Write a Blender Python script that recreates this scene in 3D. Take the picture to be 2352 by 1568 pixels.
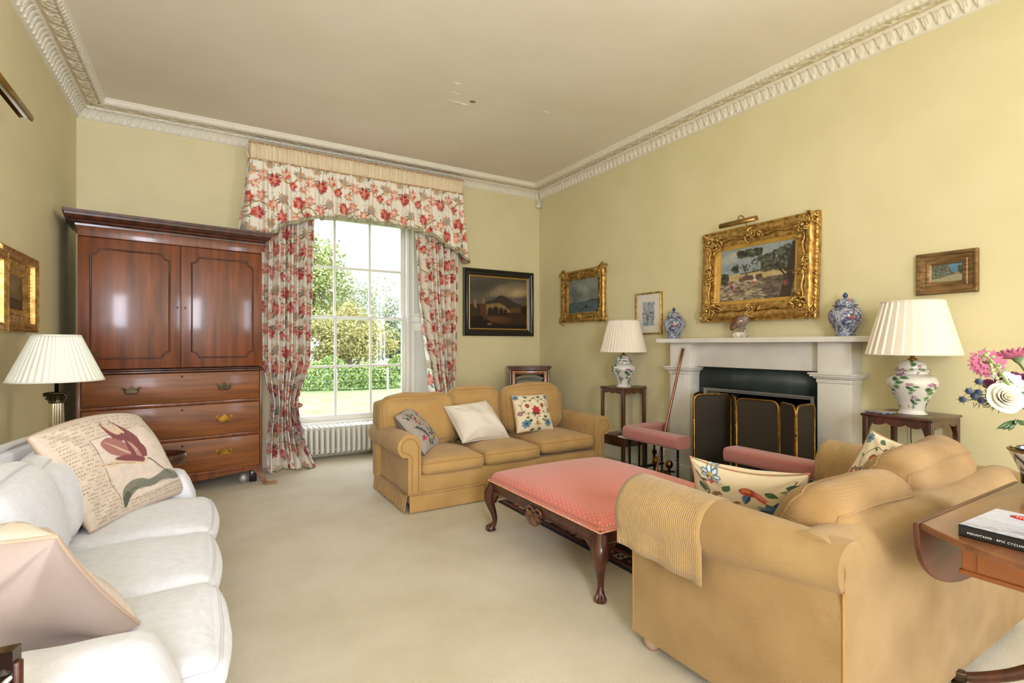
import bpy, math
import numpy as np
from math import sin, cos, pi, radians, sqrt, atan, exp
from mathutils import Vector, Matrix

for o in list(bpy.data.objects):
    bpy.data.objects.remove(o)
SC = bpy.context.scene
COL = SC.collection
# ------------------------------------------------------------------ camera
A = atan((1176 - 472.8) / 1161.0)
cam = bpy.data.cameras.new('camera')
cam.sensor_width = 36.0
cam.lens = 36.0 * 1161.0 / 2352.0
cam.shift_y = 7.8 / 2352.0
cam.clip_start = 0.03
cam.clip_end = 300
camo = bpy.data.objects.new('camera', cam)
camo.location = (0, 0, 1.30)
camo.rotation_euler = (pi / 2, 0, -A)
COL.objects.link(camo)
SC.camera = camo
# ------------------------------------------------------------------ light
SC.view_settings.view_transform = 'Standard'
SC.view_settings.look = 'None'
SC.view_settings.gamma = 1
SC.view_settings.use_curve_mapping = False
SC.view_settings.exposure = 0.42
w = bpy.data.worlds.new('sky')
SC.world = w
w.use_nodes = True
nt = w.node_tree
nt.nodes['Background'].inputs[0].default_value = (0.88, 0.94, 1.06, 1)
# overcast sky: about four times brighter overhead than at the horizon
tcw = nt.nodes.new('ShaderNodeTexCoord')
sxw = nt.nodes.new('ShaderNodeSeparateXYZ')
mrw = nt.nodes.new('ShaderNodeMapRange')
mrw.inputs['From Min'].default_value, mrw.inputs['From Max'].default_value = 0.15, 0.9
mrw.inputs['To Min'].default_value, mrw.inputs['To Max'].default_value = 1.8, 7.0
nt.links.new(tcw.outputs['Generated'], sxw.inputs[0])
nt.links.new(sxw.outputs['Z'], mrw.inputs['Value'])
nt.links.new(mrw.outputs['Result'], nt.nodes['Background'].inputs[1])

XL, XR, YB, YF, ZC = -1.0, 4.055, 5.94, -2.3, 3.495


def area(name, loc, rot, sx, sy, power, col=(1, 1, 1), portal=False):
    l = bpy.data.lights.new(name, 'AREA')
    l.shape = 'RECTANGLE'
    l.size, l.size_y, l.energy, l.color = sx, sy, power, col
    if portal:
        l.cycles.is_portal = True
    o = bpy.data.objects.new(name, l)
    o.location, o.rotation_euler = loc, rot
    COL.objects.link(o)
    return o


# daylight entering by the two windows behind the camera and the window in view
area('window_daylight', (-0.25, YF - 0.12, 1.70), (pi / 2, 0, 0), 1.0, 2.1, 205, (0.90, 0.935, 1.10))
area('window_daylight', (XR + 0.12, -1.25, 1.70), (pi / 2, 0, pi / 2), 1.2, 2.1, 155, (0.90, 0.935, 1.10))
area('window_portal', (1.52, 6.33, 1.62), (-pi / 2, 0, 0), 1.3, 2.5, 1, portal=True)


# ------------------------------------------------------------------ helpers
def lin(c):
    c = np.asarray(c, float) / 255.0
    return np.where(c <= 0.04045, c / 12.92, ((c + 0.055) / 1.055) ** 2.4)


def rgba(c):
    return tuple(float(x) for x in lin(c)) + (1.0,)


_mats = {}


def M(name, col=(200, 200, 200), rough=0.6, metal=0.0, col2=None, ns=4.0, st=(1, 1, 1), bump=0.0, bs=80.0,
      coat=0.0, attr=False, wave=None, spec=0.5, sheen=0.0, detail=4.0, bst=(1, 1, 1), trans=0.0, ramp=(0.35, 0.68)):
    if name in _mats:
        return _mats[name]
    m = bpy.data.materials.new(name)
    m.use_nodes = True
    t = m.node_tree
    N, L = t.nodes, t.links
    b = N['Principled BSDF']
    b.inputs['Roughness'].default_value = rough
    b.inputs['Metallic'].default_value = metal
    b.inputs['Specular IOR Level'].default_value = spec
    b.inputs['Coat Weight'].default_value = coat
    b.inputs['Coat Roughness'].default_value = 0.12
    b.inputs['Sheen Weight'].default_value = sheen
    tc = N.new('ShaderNodeTexCoord')

    def mapped(s):
        mp = N.new('ShaderNodeMapping')
        mp.inputs['Scale'].default_value = s
        L.new(tc.outputs['Object'], mp.inputs['Vector'])
        return mp.outputs['Vector']
    src = None
    if attr:
        a = N.new('ShaderNodeVertexColor')
        a.layer_name = 'Col'
        src = a.outputs['Color']
    if col2 is not None:
        n = N.new('ShaderNodeTexNoise')
        n.inputs['Scale'].default_value = ns
        n.inputs['Detail'].default_value = detail
        L.new(mapped(st), n.inputs['Vector'])
        rp = N.new('ShaderNodeValToRGB')
        rp.color_ramp.elements[0].position, rp.color_ramp.elements[1].position = ramp
        rp.color_ramp.elements[0].color = rgba(col)
        rp.color_ramp.elements[1].color = rgba(col2)
        L.new(n.outputs['Fac'], rp.inputs['Fac'])
        if attr:
            mx = N.new('ShaderNodeMix')
            mx.data_type = 'RGBA'
            mx.blend_type = 'MULTIPLY'
            mx.inputs['Factor'].default_value = 1.0
            L.new(src, mx.inputs['A'])
            L.new(rp.outputs['Color'], mx.inputs['B'])
            src = mx.outputs['Result']
        else:
            src = rp.outputs['Color']
    if src is None:
        b.inputs['Base Color'].default_value = rgba(col)
    else:
        L.new(src, b.inputs['Base Color'])
    prev = None
    if bump:
        n = N.new('ShaderNodeTexNoise')
        n.inputs['Scale'].default_value = bs
        n.inputs['Detail'].default_value = 3
        L.new(mapped(bst), n.inputs['Vector'])
        bp = N.new('ShaderNodeBump')
        bp.inputs['Strength'].default_value = bump
        bp.inputs['Distance'].default_value = 0.01
        L.new(n.outputs['Fac'], bp.inputs['Height'])
        prev = bp
        L.new(bp.outputs['Normal'], b.inputs['Normal'])
    if wave:
        ax, sc, stg = wave
        wv = N.new('ShaderNodeTexWave')
        wv.bands_direction = 'X' if ax == 'XZ' else ax
        wv.inputs['Scale'].default_value = sc
        wv.inputs['Distortion'].default_value = 0.6
        if ax == 'XZ':
            sp = N.new('ShaderNodeSeparateXYZ')
            sm = N.new('ShaderNodeMath')
            sm.operation = 'SUBTRACT'
            cb_ = N.new('ShaderNodeCombineXYZ')
            L.new(tc.outputs['Object'], sp.inputs[0])
            L.new(sp.outputs['X'], sm.inputs[0])
            L.new(sp.outputs['Z'], sm.inputs[1])
            L.new(sm.outputs[0], cb_.inputs['X'])
            L.new(sp.outputs['Y'], cb_.inputs['Y'])
            L.new(cb_.outputs[0], wv.inputs['Vector'])
        else:
            L.new(tc.outputs['Object'], wv.inputs['Vector'])
        bp = N.new('ShaderNodeBump')
        bp.inputs['Strength'].default_value = stg
        bp.inputs['Distance'].default_value = 0.004
        L.new(wv.outputs['Fac'], bp.inputs['Height'])
        if prev:
            L.new(prev.outputs['Normal'], bp.inputs['Normal'])
        L.new(bp.outputs['Normal'], b.inputs['Normal'])
    if trans:
        # thin see-through sheet: mesh or glass
        out = N['Material Output']
        tr = N.new('ShaderNodeBsdfTransparent')
        mx = N.new('ShaderNodeMixShader')
        mx.inputs[0].default_value = trans
        L.new(b.outputs[0], mx.inputs[1])
        L.new(tr.outputs[0], mx.inputs[2])
        L.new(mx.outputs[0], out.inputs['Surface'])
    _mats[name] = m
    return m


def ringcube(ax, lv, n=26):
    """closed path round the unit cube at level lv of axis ax"""
    t = np.linspace(-1, 1, n)[:-1]
    o = np.ones_like(t)
    a = np.concatenate([t, o, -t, -o])
    b = np.concatenate([-o, t, o, -t])
    Q = np.zeros((len(a), 3))
    Q[:, ax], Q[:, (ax + 1) % 3], Q[:, (ax + 2) % 3] = lv, a, b
    return Q


class G:
    """collects vertices and faces of ONE mesh"""

    def __init__(s):
        s.V, s.F, s.C, s.n, s.col = [], [], [], 0, False

    def add(s, V, F, C=None):
        V = np.asarray(V, float).reshape(-1, 3)
        s.V.append(V)
        s.F += [[i + s.n for i in f] for f in F]
        if C is not None:
            s.col = True
            s.C.append(np.asarray(C, float).reshape(-1, 3))
        else:
            s.C.append(np.ones((len(V), 3)) * 0.8)
        s.n += len(V)
        return s

    def box(s, x0, x1, y0, y1, z0, z1):
        V = [(x, y, z) for z in (z0, z1) for y in (y0, y1) for x in (x0, x1)]
        return s.add(V, [(0, 2, 3, 1), (4, 5, 7, 6), (0, 1, 5, 4), (2, 6, 7, 3), (0, 4, 6, 2), (1, 3, 7, 5)])

    def grid(s, P, cu=False, cv=False, C=None, flip=False):
        P = np.asarray(P, float)
        nu, nv = P.shape[:2]
        iu = np.arange(nu if cu else nu - 1)
        iv = np.arange(nv if cv else nv - 1)
        a, b = np.meshgrid(iu, iv, indexing='ij')
        a2, b2 = (a + 1) % nu, (b + 1) % nv
        Q = np.stack([a * nv + b, a2 * nv + b, a2 * nv + b2, a * nv + b2], -1).reshape(-1, 4)
        if flip:
            Q = Q[:, ::-1]
        return s.add(P.reshape(-1, 3), Q.tolist(), None if C is None else np.asarray(C).reshape(-1, 3))

    def tube(s, P, r, n=8, closed=False, cap=True, sx=1.0):
        P = np.asarray(P, float)
        k = len(P)
        r = np.broadcast_to(np.asarray(r, float), (k,))
        if closed:
            T = np.roll(P, -1, 0) - np.roll(P, 1, 0)
        else:
            T = np.gradient(P, axis=0)
        T /= np.maximum(np.linalg.norm(T, axis=1, keepdims=True), 1e-9)
        ref = np.array([0, 0, 1.0]) if abs(T[0][2]) < 0.9 else np.array([1.0, 0, 0])
        u = np.cross(T[0], ref)
        u /= np.linalg.norm(u)
        R = []
        an = np.arange(n) * 2 * pi / n
        for i in range(k):
            u = u - T[i] * np.dot(u, T[i])
            u /= max(np.linalg.norm(u), 1e-9)
            v = np.cross(T[i], u)
            R.append(P[i] + r[i] * (np.outer(np.cos(an), u) * sx + np.outer(np.sin(an), v)))
        s.grid(np.array(R), cu=closed, cv=True)
        if cap and not closed:
            o = s.n - k * n
            s.F.append([o + i for i in range(n)][::-1])
            s.F.append([o + (k - 1) * n + i for i in range(n)])
        return s

    def lathe(s, prof, n=32, c=(0, 0, 0), flute=0, fa=0.0, C=None, sy=1.0):
        prof = np.asarray(prof, float)
        an = np.arange(n) * 2 * pi / n
        r = prof[:, 0][:, None] * (1 + (fa * np.abs(np.sin(an * flute / 2.0)) if flute else 0) * np.ones(n))
        P = np.stack([c[0] + r * np.cos(an), c[1] + r * np.sin(an) * sy, c[2] + prof[:, 1][:, None] + 0 * r], -1)
        s.grid(P, cv=True, C=C, flip=True)
        return s

    def prism(s, poly, f, t0, t1):
        """poly: 2-D outline (counter-clockwise), f(a,b,t) -> xyz"""
        k = len(poly)
        V = [f(a, b, t0) for a, b in poly] + [f(a, b, t1) for a, b in poly]
        F = [list(range(k))[::-1], list(range(k, 2 * k))]
        F += [(i, (i + 1) % k, k + (i + 1) % k, k + i) for i in range(k)]
        return s.add(V, F)

    def rbox(s, x0, x1, y0, y1, z0, z1, r=0.04, n=14, bulge=(0, 0, 0), wr=0.0, seed=0):
        """rounded, softly bulging box"""
        c = np.array([(x0 + x1) / 2, (y0 + y1) / 2, (z0 + z1) / 2])
        h = np.array([(x1 - x0) / 2, (y1 - y0) / 2, (z1 - z0) / 2])
        r = min(r, h.min() * 0.98)
        t = np.linspace(-1, 1, n)
        t = np.sign(t) * (1 - (1 - np.abs(t)) ** 1.4)
        a, b = np.meshgrid(t, t, indexing='ij')
        VV, FF, o = [], [], 0
        for ax in range(3):
            for sg in (-1, 1):
                Q = np.zeros(a.shape + (3,))
                Q[..., ax] = sg
                Q[..., (ax + 1) % 3] = a * sg
                Q[..., (ax + 2) % 3] = b
                VV.append((Q * h).reshape(-1, 3))
                i, j = np.meshgrid(np.arange(n - 1), np.arange(n - 1), indexing='ij')
                FF.append(np.stack([i * n + j, (i + 1) * n + j, (i + 1) * n + j + 1, i * n + j + 1], -1).reshape(-1, 4) + o)
                o += n * n
        V = np.concatenate(VV)
        F = np.concatenate(FF)
        key = np.round(V, 6)
        _, idx, inv = np.unique(key, axis=0, return_index=True, return_inverse=True)
        V = V[idx]
        F = inv.reshape(-1)[F]
        def fmap(V):
            inn = np.clip(V, -(h - r), h - r)
            d = V - inn
            l = np.linalg.norm(d, axis=1, keepdims=True)
            W = np.where(l > 1e-9, inn + d / np.maximum(l, 1e-9) * r, V)
            q = V / h
            for ax in range(3):
                o1, o2 = (ax + 1) % 3, (ax + 2) % 3
                W[:, ax] += bulge[ax] * np.sign(q[:, ax]) * np.abs(q[:, ax]) * (1 - q[:, o1] ** 2) * (1 - q[:, o2] ** 2)
            if wr:
                rs = np.random.RandomState(seed)
                for k in range(7):
                    kk = rs.normal(size=3) * 14
                    dd = rs.normal(size=3) * np.array([.5, .5, 1])
                    W += wr * 0.3 * np.sin(W @ kk + rs.rand() * 6)[:, None] * dd
            return W + c
        s.seam = lambda ax, lv: fmap(ringcube(ax, lv) * h)
        W = fmap(V)
        return s.add(W, F.tolist())

    def build(s, name, mat, parent=None, origin=None, smooth=True, bevel=0, seg=2, subd=0):
        V = np.concatenate(s.V)
        if origin is not None:
            V = V - np.asarray(origin, float)
        me = bpy.data.meshes.new(name)
        nl = np.array([len(f) for f in s.F], np.int32)
        fl = np.fromiter((i for f in s.F for i in f), np.int32)
        me.vertices.add(len(V))
        me.vertices.foreach_set('co', V.astype(np.float32).ravel())
        me.loops.add(len(fl))
        me.loops.foreach_set('vertex_index', fl)
        me.polygons.add(len(nl))
        st = np.concatenate([[0], np.cumsum(nl)[:-1]]).astype(np.int32)
        me.polygons.foreach_set('loop_start', st)
        me.polygons.foreach_set('use_smooth', np.full(len(nl), bool(smooth)))
        me.update(calc_edges=True)
        me.validate()
        if s.col:
            C = np.concatenate(s.C)
            C = np.concatenate([C, np.ones((len(C), 1))], 1).astype(np.float32)
            at = me.color_attributes.new('Col', 'FLOAT_COLOR', 'POINT')
            at.data.foreach_set('color', C.ravel())
        if smooth == 'auto':
            me.set_sharp_from_angle(angle=radians(38))
        me.materials.append(mat)
        o = bpy.data.objects.new(name, me)
        COL.objects.link(o)
        if parent:
            o.parent = parent
        if origin is not None:
            o.location = origin
        if bevel:
            m = o.modifiers.new('bevel', 'BEVEL')
            m.width, m.segments, m.limit_method, m.angle_limit = bevel, seg, 'ANGLE', radians(40)
            m.harden_normals = False
        if subd:
            m = o.modifiers.new('subd', 'SUBSURF')
            m.levels = m.render_levels = subd
        return o


def tag(o, label=None, cat=None, group=None, kind=None):
    if label:
        o['label'] = label
    if cat:
        o['category'] = cat
    if group:
        o['group'] = group
    if kind:
        o['kind'] = kind
    return o


def thing(name, loc, label, cat, rz=0.0, group=None):
    o = bpy.data.objects.new(name, None)
    o.empty_display_size = 0.1
    COL.objects.link(o)
    o.location = loc
    o.rotation_euler = (0, 0, rz)
    return tag(o, label, cat, group)


def copy_tree(o, parent=None):
    c = o.copy()
    COL.objects.link(c)
    if parent:
        c.parent = parent
    for ch in [x for x in COL.objects if x.parent == o]:
        copy_tree(ch, c)
    return c


def arc(cx, cy, r, a0, a1, n=10, ry=None):
    t = np.radians(np.linspace(a0, a1, n))
    return [(cx + r * cos(a), cy + (ry or r) * sin(a)) for a in t]


def smoothpath(pts, n=40, closed=False):
    """Catmull-Rom"""
    P = np.asarray(pts, float)
    k = len(P)
    out = []
    segs = k if closed else k - 1
    for i in range(segs):
        p1, p2 = P[i], P[(i + 1) % k]
        p0 = P[i - 1] if (i > 0 or closed) else 2 * p1 - p2
        p3 = P[(i + 2) % k] if (i + 2 < k or closed) else 2 * p2 - p1
        m = max(2, n // segs)
        for t in np.linspace(0, 1, m, endpoint=False):
            out.append(0.5 * ((2 * p1) + (-p0 + p2) * t + (2 * p0 - 5 * p1 + 4 * p2 - p3) * t * t + (-p0 + 3 * p1 - 3 * p2 + p3) * t ** 3))
    if not closed:
        out.append(P[-1])
    return np.array(out)


# ------------------------------------------------------------------ pattern painter (pure numbers, sampled at vertices)
class Cv:
    def __init__(s, w, h, bg, wrap=False):
        s.w, s.h, s.wrap = w, h, wrap
        s.a = np.ones((h, w, 3)) * lin(bg)

    def _put(s, mask, x0, y0, col, al):
        h, wd = mask.shape
        ys = np.arange(y0, y0 + h)
        xs = np.arange(x0, x0 + wd)
        if s.wrap:
            ys %= s.h
            xs %= s.w
            sub = s.a[np.ix_(ys, xs)]
            s.a[np.ix_(ys, xs)] = sub + (lin(col) - sub) * (mask * al)[..., None]
        else:
            a0, a1 = max(0, -y0), min(h, s.h - y0)
            b0, b1 = max(0, -x0), min(wd, s.w - x0)
            if a1 <= a0 or b1 <= b0:
                return
            sub = s.a[y0 + a0:y0 + a1, x0 + b0:x0 + b1]
            sub += (lin(col) - sub) * (mask[a0:a1, b0:b1] * al)[..., None]

    def ell(s, cx, cy, rx, ry, rot=0, col=(0, 0, 0), al=1.0, soft=0.15):
        R = int(max(rx, ry) * 1.25) + 2
        x0, y0 = int(cx) - R, int(cy) - R
        X, Y = np.meshgrid(np.arange(x0, x0 + 2 * R + 1) - cx, np.arange(y0, y0 + 2 * R + 1) - cy)
        c, n = cos(rot), sin(rot)
        d = np.sqrt(((X * c + Y * n) / rx) ** 2 + ((-X * n + Y * c) / ry) ** 2)
        s._put(np.clip((1 - d) / soft + 0.5, 0, 1), x0, y0, col, al)

    def line(s, P, wd, col, al=1.0):
        P = np.asarray(P, float)
        wd = np.broadcast_to(np.asarray(wd, float), (len(P),))
        for i in range(len(P) - 1):
            a, b = P[i], P[i + 1]
            r = max(wd[i], wd[i + 1]) / 2 + 1.5
            x0, y0 = int(min(a[0], b[0]) - r), int(min(a[1], b[1]) - r)
            x1, y1 = int(max(a[0], b[0]) + r) + 1, int(max(a[1], b[1]) + r) + 1
            X, Y = np.meshgrid(np.arange(x0, x1 + 1), np.arange(y0, y1 + 1))
            d = b - a
            L = max(d @ d, 1e-9)
            t = np.clip(((X - a[0]) * d[0] + (Y - a[1]) * d[1]) / L, 0, 1)
            ds = np.hypot(X - a[0] - t * d[0], Y - a[1] - t * d[1])
            s._put(np.clip(wd[i] / 2 - ds + 0.5, 0, 1), x0, y0, col, al)

    def poly(s, P, col, al=1.0):
        P = np.asarray(P, float)
        x0, y0 = int(P[:, 0].min()) - 1, int(P[:, 1].min()) - 1
        x1, y1 = int(P[:, 0].max()) + 2, int(P[:, 1].max()) + 2
        X, Y = np.meshgrid(np.arange(x0, x1), np.arange(y0, y1))
        ins = np.zeros(X.shape, bool)
        k = len(P)
        for i in range(k):
            xa, ya = P[i]
            xb, yb = P[(i + 1) % k]
            if ya == yb:
                continue
            cnd = ((ya > Y) != (yb > Y)) & (X < (xb - xa) * (Y - ya) / (yb - ya) + xa)
            ins ^= cnd
        s._put(ins.astype(float), x0, y0, col, al)

    def leaf(s, x, y, L, wd, ang, col, al=1.0):
        t = np.linspace(0, 1, 9)
        up = np.sin(pi * t ** 0.8) * wd
        P = [(x + L * a * cos(ang) - u * sin(ang), y + L * a * sin(ang) + u * cos(ang)) for a, u in zip(t, up)]
        P += [(x + L * a * cos(ang) + u * sin(ang), y + L * a * sin(ang) - u * cos(ang)) for a, u in zip(t[::-1], up[::-1])]
        s.poly(P, col, al)

    def flower(s, x, y, r, cols, rs, n=16):
        for k in range(n * 3):
            a = rs.rand() * 2 * pi
            q = r * (0.25 + 0.6 * rs.rand())
            c = cols[rs.randint(len(cols))]
            s.ell(x + q * cos(a), y + q * sin(a) * 0.85, r * 0.30, r * 0.13, a, c, 0.85)
        for k in range(n):
            a = rs.rand() * 2 * pi
            s.ell(x + 0.2 * r * cos(a), y + 0.2 * r * sin(a), r * 0.2, r * 0.08, a, cols[-1], 0.8)

    def noise(s, amp, k=8, seed=0, sx=1, sy=1):
        rs = np.random.RandomState(seed)
        gh, gw = max(2, int(k * sy)), max(2, int(k * sx))
        g = rs.rand(gh + 1, gw + 1)
        y = np.linspace(0, gh - 1e-6, s.h)
        x = np.linspace(0, gw - 1e-6, s.w)
        yi, xi = y.astype(int), x.astype(int)
        fy, fx = (y - yi)[:, None], (x - xi)[None]
        fy, fx = fy * fy * (3 - 2 * fy), fx * fx * (3 - 2 * fx)
        v = (g[np.ix_(yi, xi)] * (1 - fy) * (1 - fx) + g[np.ix_(yi + 1, xi)] * fy * (1 - fx) +
             g[np.ix_(yi, xi + 1)] * (1 - fy) * fx + g[np.ix_(yi + 1, xi + 1)] * fy * fx)
        s.a *= (1 + amp * (v - 0.5) * 2)[..., None]
        return v

    def sample(s, U, V):
        """U to the right, V upward, 0..1 (repeats when wrap)"""
        x = np.asarray(U) * s.w
        y = (1 - np.asarray(V)) * s.h
        if s.wrap:
            x, y = x % s.w, y % s.h
        else:
            x, y = np.clip(x, 0, s.w - 1.001), np.clip(y, 0, s.h - 1.001)
        x0, y0 = x.astype(int), y.astype(int)
        fx, fy = (x - x0)[..., None], (y - y0)[..., None]
        x1, y1 = (x0 + 1) % s.w, (y0 + 1) % s.h
        a = s.a
        return (a[y0, x0] * (1 - fx) + a[y0, x1] * fx) * (1 - fy) + (a[y1, x0] * (1 - fx) + a[y1, x1] * fx) * fy


# ------------------------------------------------------------------ materials
WALL = M('wall_paint', (221, 210, 167), 0.75, col2=(226, 215, 174), ns=2.5, bump=0.02, bs=300)
CEIL = M('ceiling_paint', (238, 229, 213), 0.85, col2=(232, 222, 203), ns=1.3, detail=6)
PLAST = M('cornice_plaster', (232, 224, 205), 0.7)
PLGROUND = M('cornice_ground', (214, 198, 165), 0.75)
WHITE = M('white_gloss_paint', (233, 230, 222), 0.35, bump=0.03, bs=40)
CARPET = M('cream_carpet', (222, 211, 188), 0.95, col2=(208, 196, 168), ns=2.2, bump=0.7, bs=230, sheen=0.2, detail=8)
MAHOG = M('mahogany', (84, 38, 11), 0.36, col2=(142, 72, 24), ns=2.2, st=(9, 9, 0.9), coat=0.38, detail=7, ramp=(0.3, 0.75))
MAHOGX = M('mahogany_cross', (98, 52, 16), 0.42, col2=(154, 90, 34), ns=2.2, st=(0.8, 9, 9), coat=0.12, detail=7, ramp=(0.3, 0.75))
MAHOGD = M('dark_mahogany', (52, 24, 14), 0.32, col2=(88, 44, 26), ns=3, st=(6, 6, 1), coat=0.3)
MAHOGT = M('mahogany_top', (106, 62, 33), 0.32, col2=(134, 84, 48), ns=2.5, st=(1, 8, 8), coat=0.35)
WALN = M('walnut', (70, 40, 24), 0.35, col2=(104, 64, 38), ns=4, st=(5, 5, 1), coat=0.3)
BRASS = M('brass', (176, 136, 62), 0.28, 1.0, col2=(120, 88, 42), ns=20)
BRASSD = M('aged_brass', (96, 82, 60), 0.4, 1.0, col2=(60, 50, 36), ns=30)
GILT = M('gilt', (212, 176, 106), 0.36, 0.8, col2=(150, 112, 56), ns=26, bump=0.12, bs=140)
GILTL = M('gilt_slip', (218, 178, 92), 0.42, 0.6, col2=(205, 160, 78), ns=8)
GILTD = M('dull_gilt', (148, 116, 74), 0.4, 0.5, col2=(96, 70, 44), ns=10, st=(1, 6, 6))
EBON = M('ebonised_wood', (22, 20, 20), 0.28, coat=0.3)
TAN = M('tan_chenille', (190, 152, 94), 0.9, col2=(176, 138, 80), ns=5, bump=0.35, bs=260, sheen=0.2)
TANR = M('tan_ribbed', (168, 136, 88), 0.9, col2=(148, 116, 70), ns=4, wave=('XZ', 40, 0.25), bump=0.3, bs=300, sheen=0.12)
TANC = M('tan_corded', (170, 134, 84), 0.9, col2=(150, 116, 68), ns=4, wave=('Z', 42, 0.3), bump=0.3, bs=300, sheen=0.12)
TANP = M('tan_piping', (168, 128, 72), 0.9)
CREAMF = M('white_damask', (224, 224, 230), 0.85, col2=(216, 216, 221), ns=30, bump=0.45, bs=26, sheen=0.3)
CREAMP = M('white_piping', (214, 212, 214), 0.85)
MARB = M('white_marble', (226, 222, 214), 0.3, col2=(208, 204, 198), ns=3, detail=9, ramp=(0.5, 0.75))
SLATE = M('green_slate', (52, 60, 58), 0.45, col2=(66, 76, 73), ns=6, detail=9)
BLACK = M('soot', (10, 9, 8), 0.9)
IRON = M('black_iron', (26, 24, 23), 0.4, 0.6)
PINKW = M('pink_wool', (172, 104, 98), 0.95, col2=(188, 122, 112), ns=180, bump=0.3, bs=200, sheen=0.3)
PTRN = M('printed_cotton', attr=True, rough=0.8, bump=0.15, bs=200, sheen=0.15)
PAINTM = M('oil_paint', attr=True, rough=0.45, bump=0.1, bs=150, spec=0.35)
CHINA = M('glazed_china', attr=True, rough=0.08, coat=0.6, spec=0.6)
RUGM = M('wool_rug', attr=True, rough=0.95, bump=0.5, bs=200)
SHADE = M('pleated_silk', (240, 232, 220), 0.8, trans=0.0)
LEAFM = M('leaf_paint', attr=True, rough=0.7)
PAPER = M('paper', (196, 186, 170), 0.8)
# ================================================================== ROOM
def S(o):
    o['kind'] = 'structure'
    return o


g = G()
g.box(XL - 0.2, XR + 0.2, YF - 0.25, YB + 0.36, -0.12, 0.0)
S(g.build('floor', CARPET, smooth=False))
g = G()
g.box(XL - 0.2, XR + 0.2, YF - 0.25, YB + 0.40, ZC, ZC + 0.12)
cl = S(g.build('ceiling', CEIL, smooth=False))
# flaking paint on the ceiling
FLK = M('paint_flake', (250, 247, 240), 0.7)
rsf = np.random.RandomState(4)


def flake(cx, cy, L, wd, seed, m=FLK):
    rs = np.random.RandomState(seed)
    k = 14
    top = [(cx - L / 2 + L * i / k, cy + wd * (0.25 + 0.5 * rs.rand()), ZC - 0.001 - 0.006 * rs.rand()) for i in range(k + 1)]
    bot = [(cx - L / 2 + L * i / k, cy - wd * (0.1 + 0.3 * rs.rand()), ZC - 0.002) for i in range(k + 1)]
    gg = G()
    gg.grid(np.array([top, bot]))
    gg.build('peeling_paint', m, parent=cl, smooth=False)


flake(1.95, 4.16, 0.20, 0.03, 1)
flake(2.06, 4.08, 0.05, 0.05, 2, M('bare_plaster', (150, 120, 80), 0.9))
flake(1.86, 4.02, 0.09, 0.006, 3)
flake(2.75, 3.9, 0.07, 0.012, 5)
flake(1.8, 3.86, 0.06, 0.008, 6)
flake(2.3, 4.35, 0.04, 0.006, 8)

g = G()
g.box(XL - 0.2, XL, YF - 0.25, YB + 0.4, 0, ZC)
S(g.build('wall_left', WALL, smooth=False))
# right wall with the fireplace opening left free
g = G()
OY0, OY1, OZ = 2.13, 3.14, 0.90
g.box(XR, XR + 0.2, YF - 0.25, -1.85, 0, ZC)
g.box(XR, XR + 0.2, -1.85, -0.65, 0, 0.62)
g.box(XR, XR + 0.2, -1.85, -0.65, 2.78, ZC)
g.box(XR, XR + 0.2, -0.65, OY0, 0, ZC)
g.box(XR, XR + 0.2, OY1, YB + 0.4, 0, ZC)
g.box(XR, XR + 0.2, OY0, OY1, OZ, ZC)
S(g.build('wall_right', WALL, smooth=False))
# window wall, splayed opening
WL, WR2, WT = 0.62, 2.45, 2.86
g = G()
g.box(XL - 0.2, WL, YB, YB + 0.40, 0, ZC)
g.box(WR2, XR + 0.2, YB, YB + 0.40, 0, ZC)
g.box(WL, WR2, YB, YB + 0.40, WT, ZC)
S(g.build('wall_back', WALL, smooth=False))
# apron below the window
g = G()
g.box(WL, WR2, 6.19, YB + 0.40, 0, 0.36)
S(g.build('trim_1', M('apron_paint', (222, 212, 186), 0.5), smooth=False))
# wall behind the camera with two window openings
g = G()
for a, b in ((XL - 0.2, -0.75), (0.25, XR + 0.2)):
    g.box(a, b, YF - 0.25, YF, 0, ZC)
for a, b in ((-0.75, 0.25),):
    g.box(a, b, YF - 0.25, YF, 0, 0.62)
    g.box(a, b, YF - 0.25, YF, 2.78, ZC)
S(g.build('wall_front', WALL, smooth=False))


def sash(name, x0, x1, yy, zs, cols, th=0.045, bar=0.028, flip=1):
    """sash window lattice: outer stiles, bars; zs = bottom .. top glass edges"""
    root = bpy.data.objects.new(name, None)
    COL.objects.link(root)
    root.location = ((x0 + x1) / 2, yy, zs[0])
    S(root)
    ox, oy, oz = root.location
    mid = zs[len(zs) // 2]
    for k, (za, zb, dy) in enumerate(((zs[0], mid, 0.0), (mid, zs[-1], 0.045 * flip))):
        g = G()
        y0, y1 = yy + dy, yy + dy + th * flip
        y0, y1 = min(y0, y1), max(y0, y1)
        g.box(x0 - 0.055, x0, y0, y1, za - 0.05, zb + 0.03)
        g.box(x1, x1 + 0.055, y0, y1, za - 0.05, zb + 0.03)
        g.box(x0, x1, y0, y1, za - (0.07 if k == 0 else 0.02), za)
        g.box(x0, x1, y0, y1, zb, zb + (0.02 if k == 0 else 0.06))
        for c in cols:
            g.box(c - bar / 2, c + bar / 2, y0, y1 - 0.008, za, zb)
        for z in zs[1:-1]:
            if za < z < zb:
                g.box(x0, x1, y0 + 0.002, y1 - 0.010, z - bar / 2, z + bar / 2)
        g.build('sash_frame', WHITE, parent=root, origin=None, bevel=0.003).location = (-ox, -oy, -oz)
        g = G()
        ym = (y0 + y1) / 2
        g.box(x0, x1, ym - 0.002, ym + 0.002, za, zb)
        g.build('glass_pane', GLASS, parent=root, smooth=False).location = (-ox, -oy, -oz)
    return root


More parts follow.
